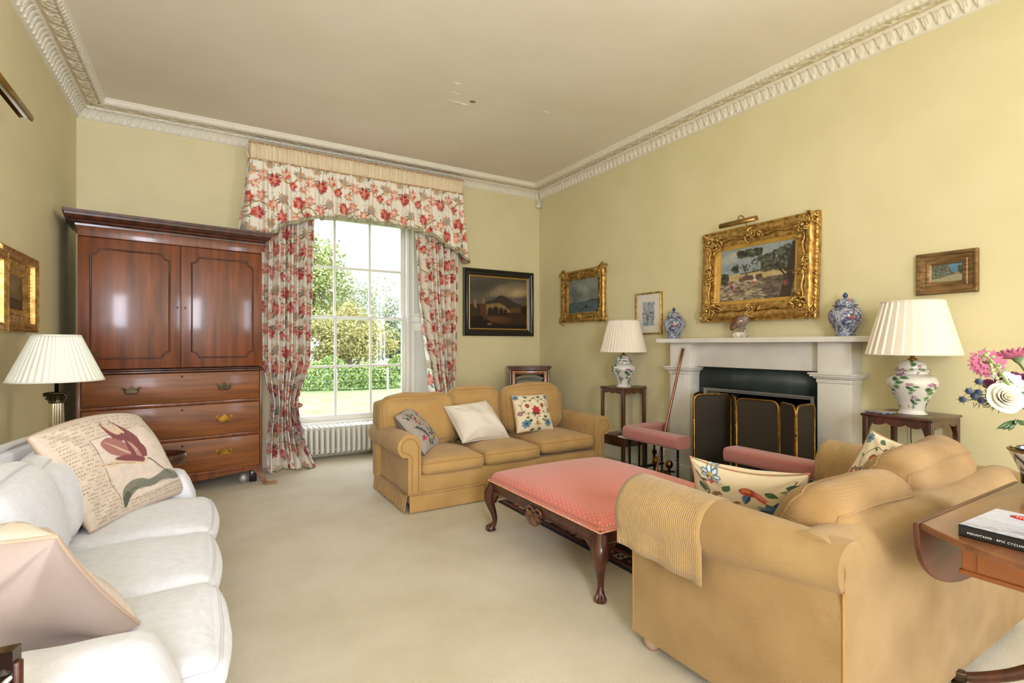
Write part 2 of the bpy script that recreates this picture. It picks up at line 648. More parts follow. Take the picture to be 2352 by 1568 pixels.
def glassmat():
    m = bpy.data.materials.new('window_glass')
    m.use_nodes = True
    t = m.node_tree
    t.nodes.clear()
    o = t.nodes.new('ShaderNodeOutputMaterial')
    tr = t.nodes.new('ShaderNodeBsdfTransparent')
    tr.inputs[0].default_value = (0.97, 0.985, 0.98, 1)
    gl = t.nodes.new('ShaderNodeBsdfGlossy')
    gl.inputs['Roughness'].default_value = 0.02
    mx = t.nodes.new('ShaderNodeMixShader')
    mx.inputs[0].default_value = 0.012
    t.links.new(tr.outputs[0], mx.inputs[1])
    t.links.new(gl.outputs[0], mx.inputs[2])
    t.links.new(mx.outputs[0], o.inputs[0])
    return m


GLASS = glassmat()
win = sash('window_1', 0.915, 2.13, 6.22, [0.47, 1.045, 1.625, 2.225, 2.79], [1.318, 1.737])
wo = win.location
g = G()
# box frame, sill, head, staff bead
for sx, xa in ((1, 2.185), (-1, 0.86)):
    xs = sorted((xa, xa + sx * 0.06))
    g.box(xs[0], xs[1], 6.19, 6.32, 0.36, 2.86)
    xs = sorted((xa + sx * 0.012, xa + sx * 0.03))
    g.box(xs[0], xs[1], 6.175, 6.19, 0.40, 2.84)
g.box(0.86, 2.185, 6.17, 6.32, 0.355, 0.40)
g.box(0.80, 2.245, 6.12, 6.20, 0.335, 0.365)
g.box(0.80, 2.245, 6.19, 6.32, 2.84, 2.86)
g.build('frame', WHITE, parent=win, bevel=0.004).location = tuple(-wo)
# splayed panelled shutters
for sg, xa, xb in ((1, 2.235, WR2), (-1, 0.81, WL)):
    g = G()
    a = np.array([xa, 6.19])
    b = np.array([xb, YB + 0.002])
    d = b - a
    L = np.linalg.norm(d)
    d /= L
    nrm = np.array([-sg * abs(d[1]), -abs(d[0])])

    def slab(s0, s1, z0, z1, o0, o1):
        V = []
        for z in (z0, z1):
            for (s_, o_) in ((s0, o0), (s1, o0), (s1, o1), (s0, o1)):
                p = a + d * s_ + nrm * o_
                V.append((p[0], p[1], z))
        g.add(V, [(0, 1, 2, 3), (4, 7, 6, 5), (0, 4, 5, 1), (1, 5, 6, 2), (2, 6, 7, 3), (3, 7, 4, 0)])
    slab(0, L, 0.0, 2.86, -0.05, 0.0)
    for z0, z1 in ((0.30, 1.57), (1.60, 2.84)):
        slab(0.0, L, z0, z1, 0.0, 0.010)
        slab(0.045, L - 0.045, z0 + 0.07, z1 - 0.07, 0.010, 0.016)
        slab(0.065, L - 0.065, z0 + 0.09, z1 - 0.09, 0.016, 0.010)
        for q in ((0.045, 0.062, z0 + .07, z1 - .07), (L - 0.062, L - 0.045, z0 + .07, z1 - .07)):
            slab(q[0], q[1], q[2], q[3], 0.010, 0.022)
        for zz in (z0 + 0.07, z1 - 0.088):
            slab(0.045, L - 0.045, zz, zz + 0.018, 0.010, 0.022)
    g.build('shutter', WHITE, parent=win, bevel=0.002, smooth=False).location = tuple(-wo)

sash('window_2', -0.69, 0.19, YF - 0.04, [0.72, 1.2, 1.7, 2.2, 2.7], [-0.40, -0.10], flip=-1)
w3 = sash('window_3', -0.54, 0.54, 0.0, [0.72, 1.2, 1.7, 2.2, 2.7], [-0.18, 0.18], flip=1)
w3.location = (XR + 0.04, -1.25, w3.location[2])
w3.rotation_euler = (0, 0, -pi / 2)

# skirting boards
SKP = [(0, 0), (0.022, 0), (0.022, 0.235), (0.018, 0.245), (0.018, 0.25), (0.026, 0.258), (0.026, 0.268), (0.016, 0.283), (0.010, 0.30), (0, 0.305)]


def skirt(name, f, L0, L1, mat=M('skirting_paint', (226, 220, 194), 0.45)):
    g = G()
    g.prism(SKP, f, L0, L1)
    return S(g.build(name, mat, smooth=False))


def kids(o, *more):
    for m_ in more:
        m_.parent = o


b1 = skirt('baseboard_right', lambda a, b, t: (XR - a, t, b), YF, 1.80)
b2 = skirt('baseboard_right', lambda a, b, t: (XR - a, -t, b), -YB, -3.46)
skirt('baseboard_left', lambda a, b, t: (XL + a, -t, b), -YB, -YF)
skirt('baseboard_back', lambda a, b, t: (t, YB - a, b), XL, WL)
skirt('baseboard_back', lambda a, b, t: (t, YB - a, b), WR2, XR)

# ------------------------------------------------------------------ cornice with cast relief
prof = []
prof += [(0.0, 3.350), (0.014, 3.352), (0.016, 3.362)]
prof += [(0.020 + 0.058 * (1 - cos(t)), 3.366 + 0.070 * sin(t)) for t in np.linspace(0, pi / 2, 14)]   # ovolo
prof += [(0.084, 3.436), (0.086, 3.446)]
prof += [(x, 3.452) for x in np.linspace(0.092, 0.196, 22)]                                          # soffit
prof += [(0.198, 3.440), (0.210, 3.440)]
prof += [(0.211 + 0.018 * sin(t), 3.446 + 0.03 * (1 - cos(t))) for t in np.linspace(0, pi / 2, 8)]        # bead course
prof += [(0.232, 3.480), (0.240, 3.484), (0.240, 3.496)]
prof = np.array(prof)
tp = np.gradient(prof, axis=0)
tp /= np.linalg.norm(tp, axis=1, keepdims=True)
pn = np.stack([tp[:, 1], -tp[:, 0]], 1)          # outward (away from wall / downward)


def relief(sv):
    H = np.zeros((len(sv), len(prof)))
    per = 0.066
    for j in range(3, 17):
        v = (j - 3) / 13.0
        u = ((sv / per) % 1.0) - 0.5
        wv = 0.40 * np.sqrt(np.clip(1 - (1 - v - 0.15) ** 2 * 1.1, 0, 1))
        inside = np.clip((wv - np.abs(u)) / 0.06, 0, 1)
        lobes = 0.65 + 0.35 * np.cos(u * 2 * pi * 5 * (0.6 + 0.5 * v))
        H[:, j] = inside * (0.010 * lobes * (0.5 + 0.5 * sin(pi * min(1, v + 0.2))) + 0.004)
    for j in range(20, 40):
        v = (j - 20) / 20.0
        P2 = 0.17
        ph = (sv / P2) % 1.0
        cy = 0.5 + 0.26 * np.sin(2 * pi * ph)
        stem = np.exp(-((v - cy) / 0.09) ** 2)
        fl = np.zeros_like(sv)
        for c0, v0, rr in ((0.25, 0.52, 0.20), (0.75, 0.48, 0.20)):
            du = np.minimum(np.abs(ph - c0), 1 - np.abs(ph - c0)) * P2 / 0.104
            r_ = np.hypot(du, v - v0)
            an = np.arctan2(v - v0, (ph - c0) * P2)
            fl += np.exp(-(r_ / rr) ** 2) * (0.6 + 0.4 * np.cos(5 * an))
        lf = 0.0
        for c0, v0, sl in ((0.02, 0.25, 2.5), (0.12, 0.8, -2.5), (0.48, 0.75, -2.5), (0.60, 0.22, 2.5), (0.9, 0.8, 2.0)):
            du = ((ph - c0 + 0.5) % 1 - 0.5) * P2 / 0.104
            lf = lf + np.exp(-((v - v0 - 0.4 * du) / 0.07) ** 2 - (du / 0.25) ** 2)
        ed = min(1, min(v, 1 - v) / 0.1)
        H[:, j] = 0.013 * ed * np.clip(0.6 * stem + fl + 0.8 * lf, 0, 1)
    for j in range(42, 49):
        ph = (sv / 0.042) % 1.0
        H[:, j] = 0.004 * np.where(ph < 0.7, np.sqrt(np.clip(1 - ((ph - 0.35) / 0.35) ** 2, 0, 1)), 0.3 * (np.abs(ph - 0.85) < 0.06))
    return H


def cornice(name, fn, L, res):
    """fn(p, s, z): p out from wall, s along; mitred both ends"""
    n = int(L / res) + 1
    sv = np.linspace(0, L, n)
    H = relief(sv) if res < 0.02 else np.zeros((n, len(prof)))
    p = prof[None, :, 0] + H * pn[None, :, 0]
    z = prof[None, :, 1] + H * pn[None, :, 1]
    ss = sv[:, None] * (L - 2 * p) / L + p
    x, y = fn(p, ss)
    P = np.stack([x, y, z + 0 * x], -1)
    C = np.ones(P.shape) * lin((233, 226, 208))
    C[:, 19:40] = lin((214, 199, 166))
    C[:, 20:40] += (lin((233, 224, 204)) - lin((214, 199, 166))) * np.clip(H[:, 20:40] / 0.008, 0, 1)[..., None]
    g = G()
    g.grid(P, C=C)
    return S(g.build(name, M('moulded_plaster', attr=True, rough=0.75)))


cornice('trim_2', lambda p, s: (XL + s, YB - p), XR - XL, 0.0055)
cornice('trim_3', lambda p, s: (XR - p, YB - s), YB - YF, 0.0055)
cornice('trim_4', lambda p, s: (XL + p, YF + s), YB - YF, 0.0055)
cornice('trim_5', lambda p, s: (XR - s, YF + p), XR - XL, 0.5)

# ================================================================== OUTSIDE
GZ = -0.75
rs = np.random.RandomState(3)
n = 60
X, Y = np.meshgrid(np.linspace(-22, 60, n), np.linspace(6.6, 70, n), indexing='ij')
Z = GZ + 0.06 * np.sin(X * 0.7) * np.cos(Y * 0.5) + 0.0 * X
g = G()
g.grid(np.stack([X, Y, Z], -1))
GR = M('field_grass', (98, 122, 64), 0.9, col2=(128, 148, 92), ns=1.6, detail=10, bump=0.8, bs=12)
o = S(g.build('ground', GR))


def leafcloud(center, rad, n, size, cols, rs, shape=None):
    """n little leaf quads in an ellipsoidal crown shell made of clumps"""
    c = np.asarray(center, float)
    rad = np.asarray(rad, float)
    k = max(6, n // 260)
    cc = rs.normal(size=(k, 3))
    cc /= np.linalg.norm(cc, axis=1, keepdims=True)
    cc *= (0.35 + 0.6 * rs.rand(k, 1))
    cr = 0.22 + 0.2 * rs.rand(k)
    tone = rs.rand(k)
    idx = rs.randint(k, size=n)
    q = rs.normal(size=(n, 3))
    q /= np.linalg.norm(q, axis=1, keepdims=True)
    q *= (rs.rand(n, 1) ** 0.45)
    p = c + (cc[idx] + q * cr[idx][:, None]) * rad
    if shape is not None:
        p = shape(p)
    a = rs.normal(size=(n, 3))
    a /= np.linalg.norm(a, axis=1, keepdims=True)
    b = np.cross(a, rs.normal(size=(n, 3)))
    b /= np.linalg.norm(b, axis=1, keepdims=True)
    s = size * (0.6 + 0.8 * rs.rand(n, 1))
    V = np.stack([p - a * s, p - b * s * 0.55, p + a * s, p + b * s * 0.55], 1).reshape(-1, 3)
    F = np.arange(4 * n).reshape(-1, 4).tolist()
    cols = [lin(x) for x in cols]
    t = (0.6 * tone[idx] + 0.4 * rs.rand(n))[:, None]
    C = cols[0] * (1 - t) + cols[1] * t
    w_ = rs.rand(n, 1) < 0.15
    C = np.where(w_, cols[2], C)
    return V, F, np.repeat(C, 4, 0)


def tree(loc, H, rad, crown_z, n, size, cols, label, seed, trunk_r, nb=7):
    rs = np.random.RandomState(seed)
    t = thing('tree', loc, label, 'tree')
    g = G()
    top = crown_z + rad[2] * 0.2
    P = smoothpath([(0, 0, 0), (0.05 * H * (rs.rand() - .5), 0, top * 0.4), (0.08 * H * (rs.rand() - .5), 0.1, top)], 12)
    g.tube(P, np.linspace(trunk_r, trunk_r * 0.4, len(P)), 10)
    for k in range(nb):
        a = rs.rand() * 2 * pi
        z0 = top * (0.35 + 0.55 * rs.rand())
        q = np.array([cos(a) * rad[0] * 0.8, sin(a) * rad[1] * 0.8, crown_z + rad[2] * (rs.rand() * 1.2 - 0.5)])
        b0 = np.array([0, 0, z0])
        B = smoothpath([b0, b0 * 0.55 + q * 0.45 + (0, 0, 0.2), q], 10)
        g.tube(B, np.linspace(trunk_r * 0.45, trunk_r * 0.08, len(B)), 6)
    g.build('trunk', M('bark', (120, 112, 98), 0.9), parent=t)
    g = G()
    g.add(*leafcloud((0, 0, crown_z), rad, n, size, cols, rs))
    g.build('foliage', LEAFM, parent=t, smooth=False)
    return t


GRN = [(118, 134, 76), (164, 170, 104), (186, 172, 104)]
GRN2 = [(140, 150, 116), (176, 180, 144), (190, 180, 140)]
tree((3.9, 29.5, GZ), 9, (3.0, 1.9, 3.1), 5.2, 26000, 0.095, GRN, 'big leafy tree with rounded crown seen through the left and middle window panes', 11, 0.22)
tree((8.6, 33.5, GZ), 6, (2.8, 1.6, 3.2), 4.2, 9000, 0.085, GRN2, 'thin pale sparse tree seen through the right column of window panes', 12, 0.12, 10)
tree((6.3, 26.4, GZ), 4, (2.3, 1.1, 1.7), 2.4, 15000, 0.075, [(142, 140, 84), (184, 172, 108), (196, 174, 114)],
     'low yellowing tree in the middle of the window above the hedge', 13, 0.10, 8)
tree((2.6, 26.2, GZ), 4, (1.6, 1.1, 1.5), 2.2, 11000, 0.075, [(112, 120, 70), (168, 156, 90), (184, 162, 94)],
     'low autumn-tinted tree at the lower left of the window beside the curtain', 14, 0.10, 8)
tree((9.0, 28.4, GZ), 5, (1.9, 1.1, 1.9), 2.5, 9500, 0.075, [(108, 122, 96), (146, 154, 120), (166, 162, 122)],
     'dark green bush-like tree at the right edge of the window', 15, 0.10, 8)
tree((7.3, 31.5, GZ), 5, (1.7, 1.1, 2.2), 3.0, 9000, 0.085, GRN2, 'pale tree standing between the big round tree and the thin sparse one', 17, 0.10, 8)
tree((-0.6, 30.0, GZ), 6, (1.9, 1.6, 2.3), 3.6, 7000, 0.08, GRN, 'tree mostly hidden behind the left curtain', 16, 0.12, 8)
rs = np.random.RandomState(21)
nH = 26000
px = rs.rand(nH) * 26 - 5
hh = 1.25 + 0.22 * np.sin(px * 1.7) + 0.15 * np.sin(px * 4.1)
pz = GZ + rs.rand(nH) ** 0.7 * hh
py = 24.0 + (rs.rand(nH) - 0.5) * 1.1 * np.sqrt(np.clip(1 - ((pz - GZ) / hh) ** 3, 0.05, 1))
p = np.stack([px, py, pz], 1)
a = rs.normal(size=(nH, 3)); a /= np.linalg.norm(a, axis=1, keepdims=True)
b = np.cross(a, rs.normal(size=(nH, 3))); b /= np.linalg.norm(b, axis=1, keepdims=True)
V = np.stack([p - a * .07, p - b * .045, p + a * .07, p + b * .045], 1).reshape(-1, 3)
t_ = rs.rand(nH, 1)
C = lin((112, 136, 68)) * (1 - t_) + lin((158, 172, 98)) * t_
g = G()
g.add(V, np.arange(4 * nH).reshape(-1, 4).tolist(), np.repeat(C, 4, 0))
tag(g.build('hedge', LEAFM, origin=(8, 24, GZ), smooth=False), 'long clipped green hedge at the far side of the field outside the window', 'hedge')
f = thing('wire_fence', (8, 23.0, GZ), 'low wire fence on pale posts running in front of the hedge outside', 'fence')
for k in range(9):
    g = G()
    g.box(-10 + k * 2.3 - 0.04, -10 + k * 2.3 + 0.04, -0.04, 0.04, 0, 1.0)
    g.build('post', M('pale_post', (200, 194, 180), 0.8), parent=f, bevel=0.01)
g = G()
for z in (0.45, 0.7, 0.92):
    g.tube([(-10.2, 0, z), (9, 0, z)], 0.008, 5)
g.build('wire', M('dull_wire', (110, 116, 108), 0.6), parent=f)
# ================================================================== CURTAINS
rs = np.random.RandomState(5)
CT = Cv(512, 512, (244, 236, 220), wrap=True)
RED = [(164, 26, 38), (190, 52, 54), (206, 84, 72), (230, 150, 126)]
PNK = [(206, 92, 84), (222, 132, 112), (238, 180, 150), (244, 214, 190)]
ORG = [(222, 168, 118), (230, 190, 140), (206, 140, 100), (168, 168, 160)]
for yy, ph in ((150, 0.0), (410, 1.6)):
    X_ = np.linspace(0, 512, 70)
    P = np.stack([X_, yy + 38 * np.sin(X_ / 512 * 4 * pi + ph)], 1)
    wdt = 9 + 6 * np.abs(np.sin(X_ / 26))
    sel = (np.sin(X_ / 512 * 2 * pi + ph) > -0.25)
    for i in range(len(P) - 1):
        if sel[i]:
            CT.line(P[i:i + 2], wdt[i:i + 2], (196, 152, 92), 0.9)
            CT.line(P[i:i + 2] + (0, 3), wdt[i:i + 2] * 0.3, (160, 112, 60), 0.8)
spots = [ (90, 90, 44, RED), (210, 60, 34, PNK), (330, 130, 40, PNK), (440, 70, 36, ORG), (60, 240, 36, PNK), (180, 215, 42, RED),
         (300, 290, 34, ORG), (420, 230, 44, RED), (110, 370, 38, ORG), (230, 400, 42, PNK), (350, 430, 46, RED), (470, 370, 36, PNK),
         (30, 460, 32, RED), (150, 480, 30, PNK)]
for x, y, r, cset in spots:
    for k in range(7):
        a = rs.rand() * 2 * pi
        q = r * (0.9 + 0.5 * rs.rand())
        Lf = r * (0.8 + 0.6 * rs.rand())
        col = [(66, 92, 58), (98, 122, 74), (142, 156, 108), (60, 84, 70)][rs.randint(4)]
        CT.leaf(x + q * 0.8 * cos(a), y + q * 0.8 * sin(a), Lf, Lf * 0.09, a + rs.rand() - 0.5, col, 0.9)
    CT.flower(x, y, r * 1.4, cset, rs, 30)
for k in range(60):
    a = rs.rand() * 2 * pi
    x, y = rs.rand(2) * 512
    CT.leaf(x, y, 22, 2.6, a, [(120, 142, 100), (160, 170, 130), (178, 160, 110)][rs.randint(3)], 0.8)
for k in range(10):
    x, y = rs.rand(2) * 512
    CT.flower(x, y, 11, [(150, 164, 176), (196, 196, 186)], rs, 6)


def curtain(name, xl, xr, zs, label, seed, side, puddle=True, z1=2.72, folds=9):
    """xl, xr: functions of z"""
    nu, nv = 300, 560
    u = np.linspace(0, 1, nu)[:, None]
    z = np.linspace(0.012, z1, nv)[None, :]
    a, b = np.interp(z, zs, xl), np.interp(z, zs, xr)
    wdt = b - a
    rr = np.random.RandomState(seed)
    ph = folds * u + 0.35 * np.sin(2 * pi * u * 1.7 + seed) + 0.12 * np.sin(z * 1.3 + u * 6)
    nar = np.clip(0.5 / np.maximum(wdt, 0.1), 0.9, 2.0)
    amp = 0.074 * nar * (0.62 + 0.45 * np.cos(2 * pi * u * 3 + seed) ** 2)
    f = np.sin(2 * pi * ph) + 0.25 * np.sin(4 * pi * ph + 1)
    x = a + wdt * (u + 0.018 * np.sin(4 * pi * ph))
    y = 5.79 - amp * f * np.ones_like(z)
    tie = np.exp(-((z - zs[2]) / 0.10) ** 2)
    y -= 0.035 * tie * np.sin(pi * u)
    low = np.clip(1 - z / 0.28, 0, 1) ** 2
    y -= low * (0.10 + 0.05 * np.sin(9 * u + seed))
    x += low * 0.03 * np.sin(14 * u + 2)
    y = y + 0.006 * np.sin(31 * z + 19 * u) * (z < zs[2] + 0.3)
    P = np.stack([x, y, z + 0 * x], -1)
    C = CT.sample(u * 1.15 / 0.62 + seed * 0.37 + 0 * z, z / 0.62 + 0.15 * side + 0 * u)
    t = thing(name, ((xl[0] + xr[0]) / 2, 5.79, 0), label, 'curtain')
    lo = t.location
    g = G()
    g.grid(P - np.array(lo), C=C)
    o = g.build('drape', PTRN, parent=t)
    m = o.modifiers.new('th', 'SOLIDIFY')
    m.thickness = 0.004
    # tie-back rope with tassel knot
    zt = zs[2]
    xa, xb = np.interp(zt, zs, xl), np.interp(zt, zs, xr)
    ROPE = M('twisted_rope', (196, 150, 132), 0.8, col2=(158, 74, 72), ns=60)
    g = G()
    for k_ in (0, 1):
        tt = np.linspace(0, 1, 80)
        xx = (xa - 0.03) + (xb - xa + 0.05) * tt
        if side > 0:
            xx = (xb + 0.03) - (xb - xa + 0.05) * tt
        Pz = zt + 0.16 - 0.19 * tt
        Py = 5.79 - 0.03 - 0.085 * np.sin(pi * np.clip(tt, 0.02, 1) * 0.75)
        an = tt * 70 + k_ * pi
        g.tube(np.stack([xx, Py + 0.007 * np.sin(an), Pz + 0.007 * np.cos(an)], 1) - np.array(lo), 0.009, 6)
    g.build('tieback_rope', ROPE, parent=t)
    if side < 0:
        g = G()
        kx, ky, kz = xb - 0.01, 5.69, zt - 0.03
        for q in range(4):
            an = q * pi / 2
            g.tube(smoothpath([(kx + 0.02 * cos(an), ky, kz + 0.02), (kx + 0.05 * cos(an), ky - 0.03, kz + 0.02 * sin(an)), (kx, ky - 0.01, kz - 0.03)], 12) - np.array(lo), 0.010, 6)
        g.tube(smoothpath([(kx, ky, kz), (kx - 0.01, ky - 0.02, kz - 0.12), (kx, ky - 0.02, kz - 0.20)], 12) - np.array(lo), 0.008, 6)
        g.build('knot', ROPE, parent=t)
        g = G()
        rq = np.random.RandomState(8)
        for q in range(26):
            d = rq.normal(size=3)
            d /= np.linalg.norm(d)
            c0 = np.array([kx, ky - 0.03, kz - 0.26]) + d * (0.045, 0.035, 0.055)
            pr = [(0.001, -0.018), (0.012, -0.012), (0.017, 0), (0.012, 0.012), (0.001, 0.018)]
            g.lathe(pr, 7, tuple(c0 - np.array(lo)))
        g.build('tassel', M('tassel_cord', (190, 176, 170), 0.9, col2=(140, 44, 62), ns=14), parent=t)
    return t


curtain('curtain', [0.52, 0.55, 0.58, 0.51, 0.50, 0.50], [1.00, 0.88, 0.82, 0.97, 0.99, 1.01], [0.0, 0.38, 0.70, 1.10, 1.7, 2.72],
        'long floral curtain left of the window, tied back beside the wardrobe', 1, -1)
curtain('curtain', [2.14, 2.36, 2.39, 2.33, 2.21, 2.14], [2.70, 2.68, 2.62, 2.65, 2.68, 2.69], [0.0, 0.38, 0.74, 1.10, 1.8, 2.72],
        'long floral curtain right of the window, tied back behind the far sofa', 2, 1, folds=8)

# pelmet: cream ruched band above a gathered printed valance
va = thing('pelmet', (1.56, 5.84, 3.17), 'floral gathered valance with cream ruched heading across the top of the window', 'pelmet')
lo = np.array(va.location)
x0, x1, yf = 0.385, 2.745, 5.735


def wrapline(u, out):
    """perimeter of the pelmet box: left return, front, right return"""
    L0, L1 = YB - yf, x1 - x0
    tot = 2 * L0 + L1
    s_ = u * tot
    X = np.where(s_ < L0, x0 - out, np.where(s_ > L0 + L1, x1 + out, x0 - out + (s_ - L0) * (1 + 2 * out / L1)))
    Y = np.where(s_ < L0, YB - s_ * (1 + out / L0), np.where(s_ > L0 + L1, yf - out + (s_ - L0 - L1) * (1 + out / L0), yf - out))
    nx = np.where(s_ < L0, -1.0, np.where(s_ > L0 + L1, 1.0, 0.0))
    ny = np.where((s_ >= L0) & (s_ <= L0 + L1), -1.0, 0.0)
    return X, Y, nx, ny, s_ - L0


u = np.linspace(0, 1, 900)
v = np.linspace(0, 1, 14)
X, Y, nx, ny, s_ = wrapline(u, 0.0)
rr = np.random.RandomState(2)
ruf = 0.009 * np.sin(s_ * 190 + 3 * np.sin(s_ * 17)) + 0.004 * np.sin(s_ * 311 + 2 * np.sin(s_ * 41))
bul = 0.028 * np.sin(pi * np.clip(v, 0.0, 1)) ** 0.6
Pz = 3.185 + (3.352 - 3.185) * v
d = bul[None, :] + ruf[:, None] * (1 + 0.3 * np.sin(9 * v[None, :] + s_[:, None] * 23))
P = np.stack([X[:, None] + nx[:, None] * d, Y[:, None] + ny[:, None] * d, Pz[None, :] + 0 * d], -1)
g = G()
g.grid(P - lo)
g.build('ruched_band', M('cream_ruched_silk', (236, 218, 184), 0.7, sheen=0.2), parent=va)
g = G()
g.box(x0, x1, yf + 0.01, YB - 0.001, 3.19, 3.345)
gg = g
gg.V[-1] = gg.V[-1] - lo
gg.build('pelmet_board', M('board', (200, 186, 160), 0.8), parent=va, smooth=False)
for zz in (3.352, 3.183):
    g = G()
    for k_ in (0, 1):
        uu = np.linspace(0, 1, 700)
        X, Y, nx, ny, s_ = wrapline(uu, 0.008)
        an = s_ * 150 + k_ * pi
        g.tube(np.stack([X + nx * 0.004 * np.cos(an), Y + ny * 0.004 * np.cos(an) - 0.003, zz + 0.005 * np.sin(an)], 1) - lo, 0.0055, 5)
    g.build('cord_trim', M('two_tone_cord', (176, 120, 92), 0.8, col2=(214, 190, 140), ns=70), parent=va)
nu, nv = 1000, 120
u = np.linspace(0, 1, nu)
v = np.linspace(0, 1, nv)
X, Y, nx, ny, s_ = wrapline(u, 0.0)
zb = np.interp(s_, [-0.2, 0.0, 0.10, 0.24, 0.245, 0.36, 0.50, 0.86, 1.35, 1.80, 2.0, 2.02, 2.20, 2.36, 2.6],
               [2.40, 2.395, 2.41, 2.475, 2.52, 2.555, 2.63, 2.69, 2.69, 2.655, 2.60, 2.57, 2.48, 2.37, 2.36])
zb += 0.008 * np.sin(s_ * 23)
fold = np.sin(s_ * 2 * pi * 8.5 + 1.2 * np.sin(s_ * 5)) * 0.6 + 0.5 * np.sin(s_ * 2 * pi * 14 + 2)
zt_ = 3.183
Pz = zt_ + (zb[:, None] - zt_) * v[None, :]
drop = (zt_ - Pz)
d = 0.004 + 0.10 * drop ** 1.2 + fold[:, None] * (0.012 + 0.045 * drop) + 0.004 * np.sin(s_ * 160)[:, None] * np.exp(-drop / 0.12)
fl = np.clip(drop, 0, 1)
side = np.where(s_ < 0.05, -1.0, np.where(s_ > x1 - x0 - 0.05, 1.0, 0))
P = np.stack([X[:, None] + nx[:, None] * d * 0.6 + side[:, None] * 0.05 * fl, Y[:, None] + ny[:, None] * d, Pz], -1)
P[..., 1] = np.minimum(P[..., 1], YB - 0.003)
C = CT.sample(s_[:, None] * 1.35 / 0.62 + 0.2 + 0 * v[None, :], Pz / 0.62 + 0.33)
g = G()
g.grid(P - lo, C=C)
o = g.build('valance', PTRN, parent=va)
mo = o.modifiers.new('th', 'SOLIDIFY')
mo.thickness = 0.003
g = G()
E_ = P[:, -1, :].copy()
E1 = E_ + np.stack([nx * 0.012, ny * 0.012, 0.012 + 0 * nx], 1)
E2 = E_ + np.stack([nx * 0.014, ny * 0.014, -0.026 + 0.002 * np.sin(s_ * 300)], 1)
g.grid(np.stack([E1, (E1 + E2) / 2 + np.stack([nx * .004, ny * .004, 0 * nx], 1), E2], 1) - lo)
o = g.build('fringe', M('sage_braid', (186, 182, 148), 0.85, bump=0.6, bs=180), parent=va)
mo = o.modifiers.new('th', 'SOLIDIFY')
mo.thickness = 0.006

# ================================================================== RADIATOR
rad = thing('radiator', (1.52, 6.05, 0), 'white cast iron column radiator standing in the window recess below the sill', 'radiator')
RADM = M('radiator_paint', (232, 228, 216), 0.35, bump=0.05, bs=30)
for k in range(21):
    xx = 0.945 + 0.0583 * k - 1.52
    g = G()
    for yy in (-0.09, -0.03, 0.03, 0.09):
        g.tube([(xx, yy, 0.075), (xx, yy, 0.10), (xx, yy, 0.34), (xx, yy, 0.368)], [0.014, 0.0185, 0.0185, 0.016], 10)
    for zz in (0.075, 0.36):
        g.tube([(xx, -0.105, zz), (xx, -0.095, zz), (xx, 0.095, zz), (xx, 0.105, zz)], [0.006, 0.019, 0.019, 0.006], 10)
    g.build('section', RADM, parent=rad)
g = G()
for zz in (0.10, 0.335):
    g.tube([(-0.60, 0, zz), (0.62, 0, zz)], 0.02, 12)
g.build('manifold', RADM, parent=rad)
for k, xx in enumerate((-0.575, 0.59)):
    g = G()
    g.box(xx - 0.012, xx + 0.012, -0.09, 0.09, 0.0, 0.07)
    g.build('foot', RADM, parent=rad, bevel=0.004)
g = G()
g.tube([(-0.60, -0.02, 0.10), (-0.66, -0.02, 0.10)], 0.013, 10)
g.tube([(-0.655, -0.02, 0.0), (-0.655, -0.02, 0.12)], 0.010, 10)
g.lathe([(0.001, 0.18), (0.014, 0.175), (0.017, 0.15), (0.014, 0.12), (0.001, 0.118)], 12, (-0.655, -0.02, 0))
g.build('valve', RADM, parent=rad)
tr = G()
tr.lathe([(0.001, 0.0), (0.016, 0.0), (0.020, 0.02), (0.018, 0.05), (0.010, 0.06), (0.001, 0.062)], 14)
orn = tr.build('pot_ornament', M('blue_red_glaze', (70, 86, 140), 0.3, col2=(206, 190, 190), ns=60), origin=(0, 0, 0))
orn.location = (1.76, 6.02, 0.382)
tag(orn, 'small blue and pink patterned pot on the radiator behind the sofa arm', 'ornament')

# ================================================================== WARDROBE (linen press)
RZ = radians(7.0)
wd = thing('wardrobe', (0.455, 5.285, 0), 'tall mahogany linen press with two panelled doors over three long drawers', 'wardrobe', rz=RZ)
# local: x from -W to 0, front at y=0, body to +y
W_, D_ = 1.325, 0.53


def B(name, mat, boxes, bev=0.004, par=None, **k):
    g = G()
    for b_ in boxes:
        g.box(*b_)
    return g.build(name, mat, parent=par or wd, bevel=bev, **k)


B('body', MAHOGD, [(-W_ + .012, -0.012, 0.02, D_, 1.10, 2.16)], 0.004)
B('lower_body', MAHOG, [(-W_, -W_ + 0.022, 0.0, D_ + .01, 0.16, 1.075), (-0.022, 0.0, 0.0, D_ + .01, 0.16, 1.075), (-W_ + .02, -0.02, 0.02, D_, 0.16, 1.06),
                        (-W_ + .02, -.02, 0.0, 0.05, 0.775, 0.803), (-W_ + .02, -.02, 0.0, 0.05, 0.468, 0.496), (-W_ + .02, -.02, 0.0, 0.05, 0.150, 0.180)], 0.003)
B('waist_moulding', MAHOGD, [(-W_ - 0.012, 0.012, -0.014, D_ + .01, 1.062, 1.082), (-W_ - 0.004, 0.004, -0.006, D_ + .01, 1.082, 1.098)], 0.006)
B('frieze_rail', MAHOG, [(-W_ + .004, -0.004, 0.0, D_, 2.155, 2.255)], 0.004)
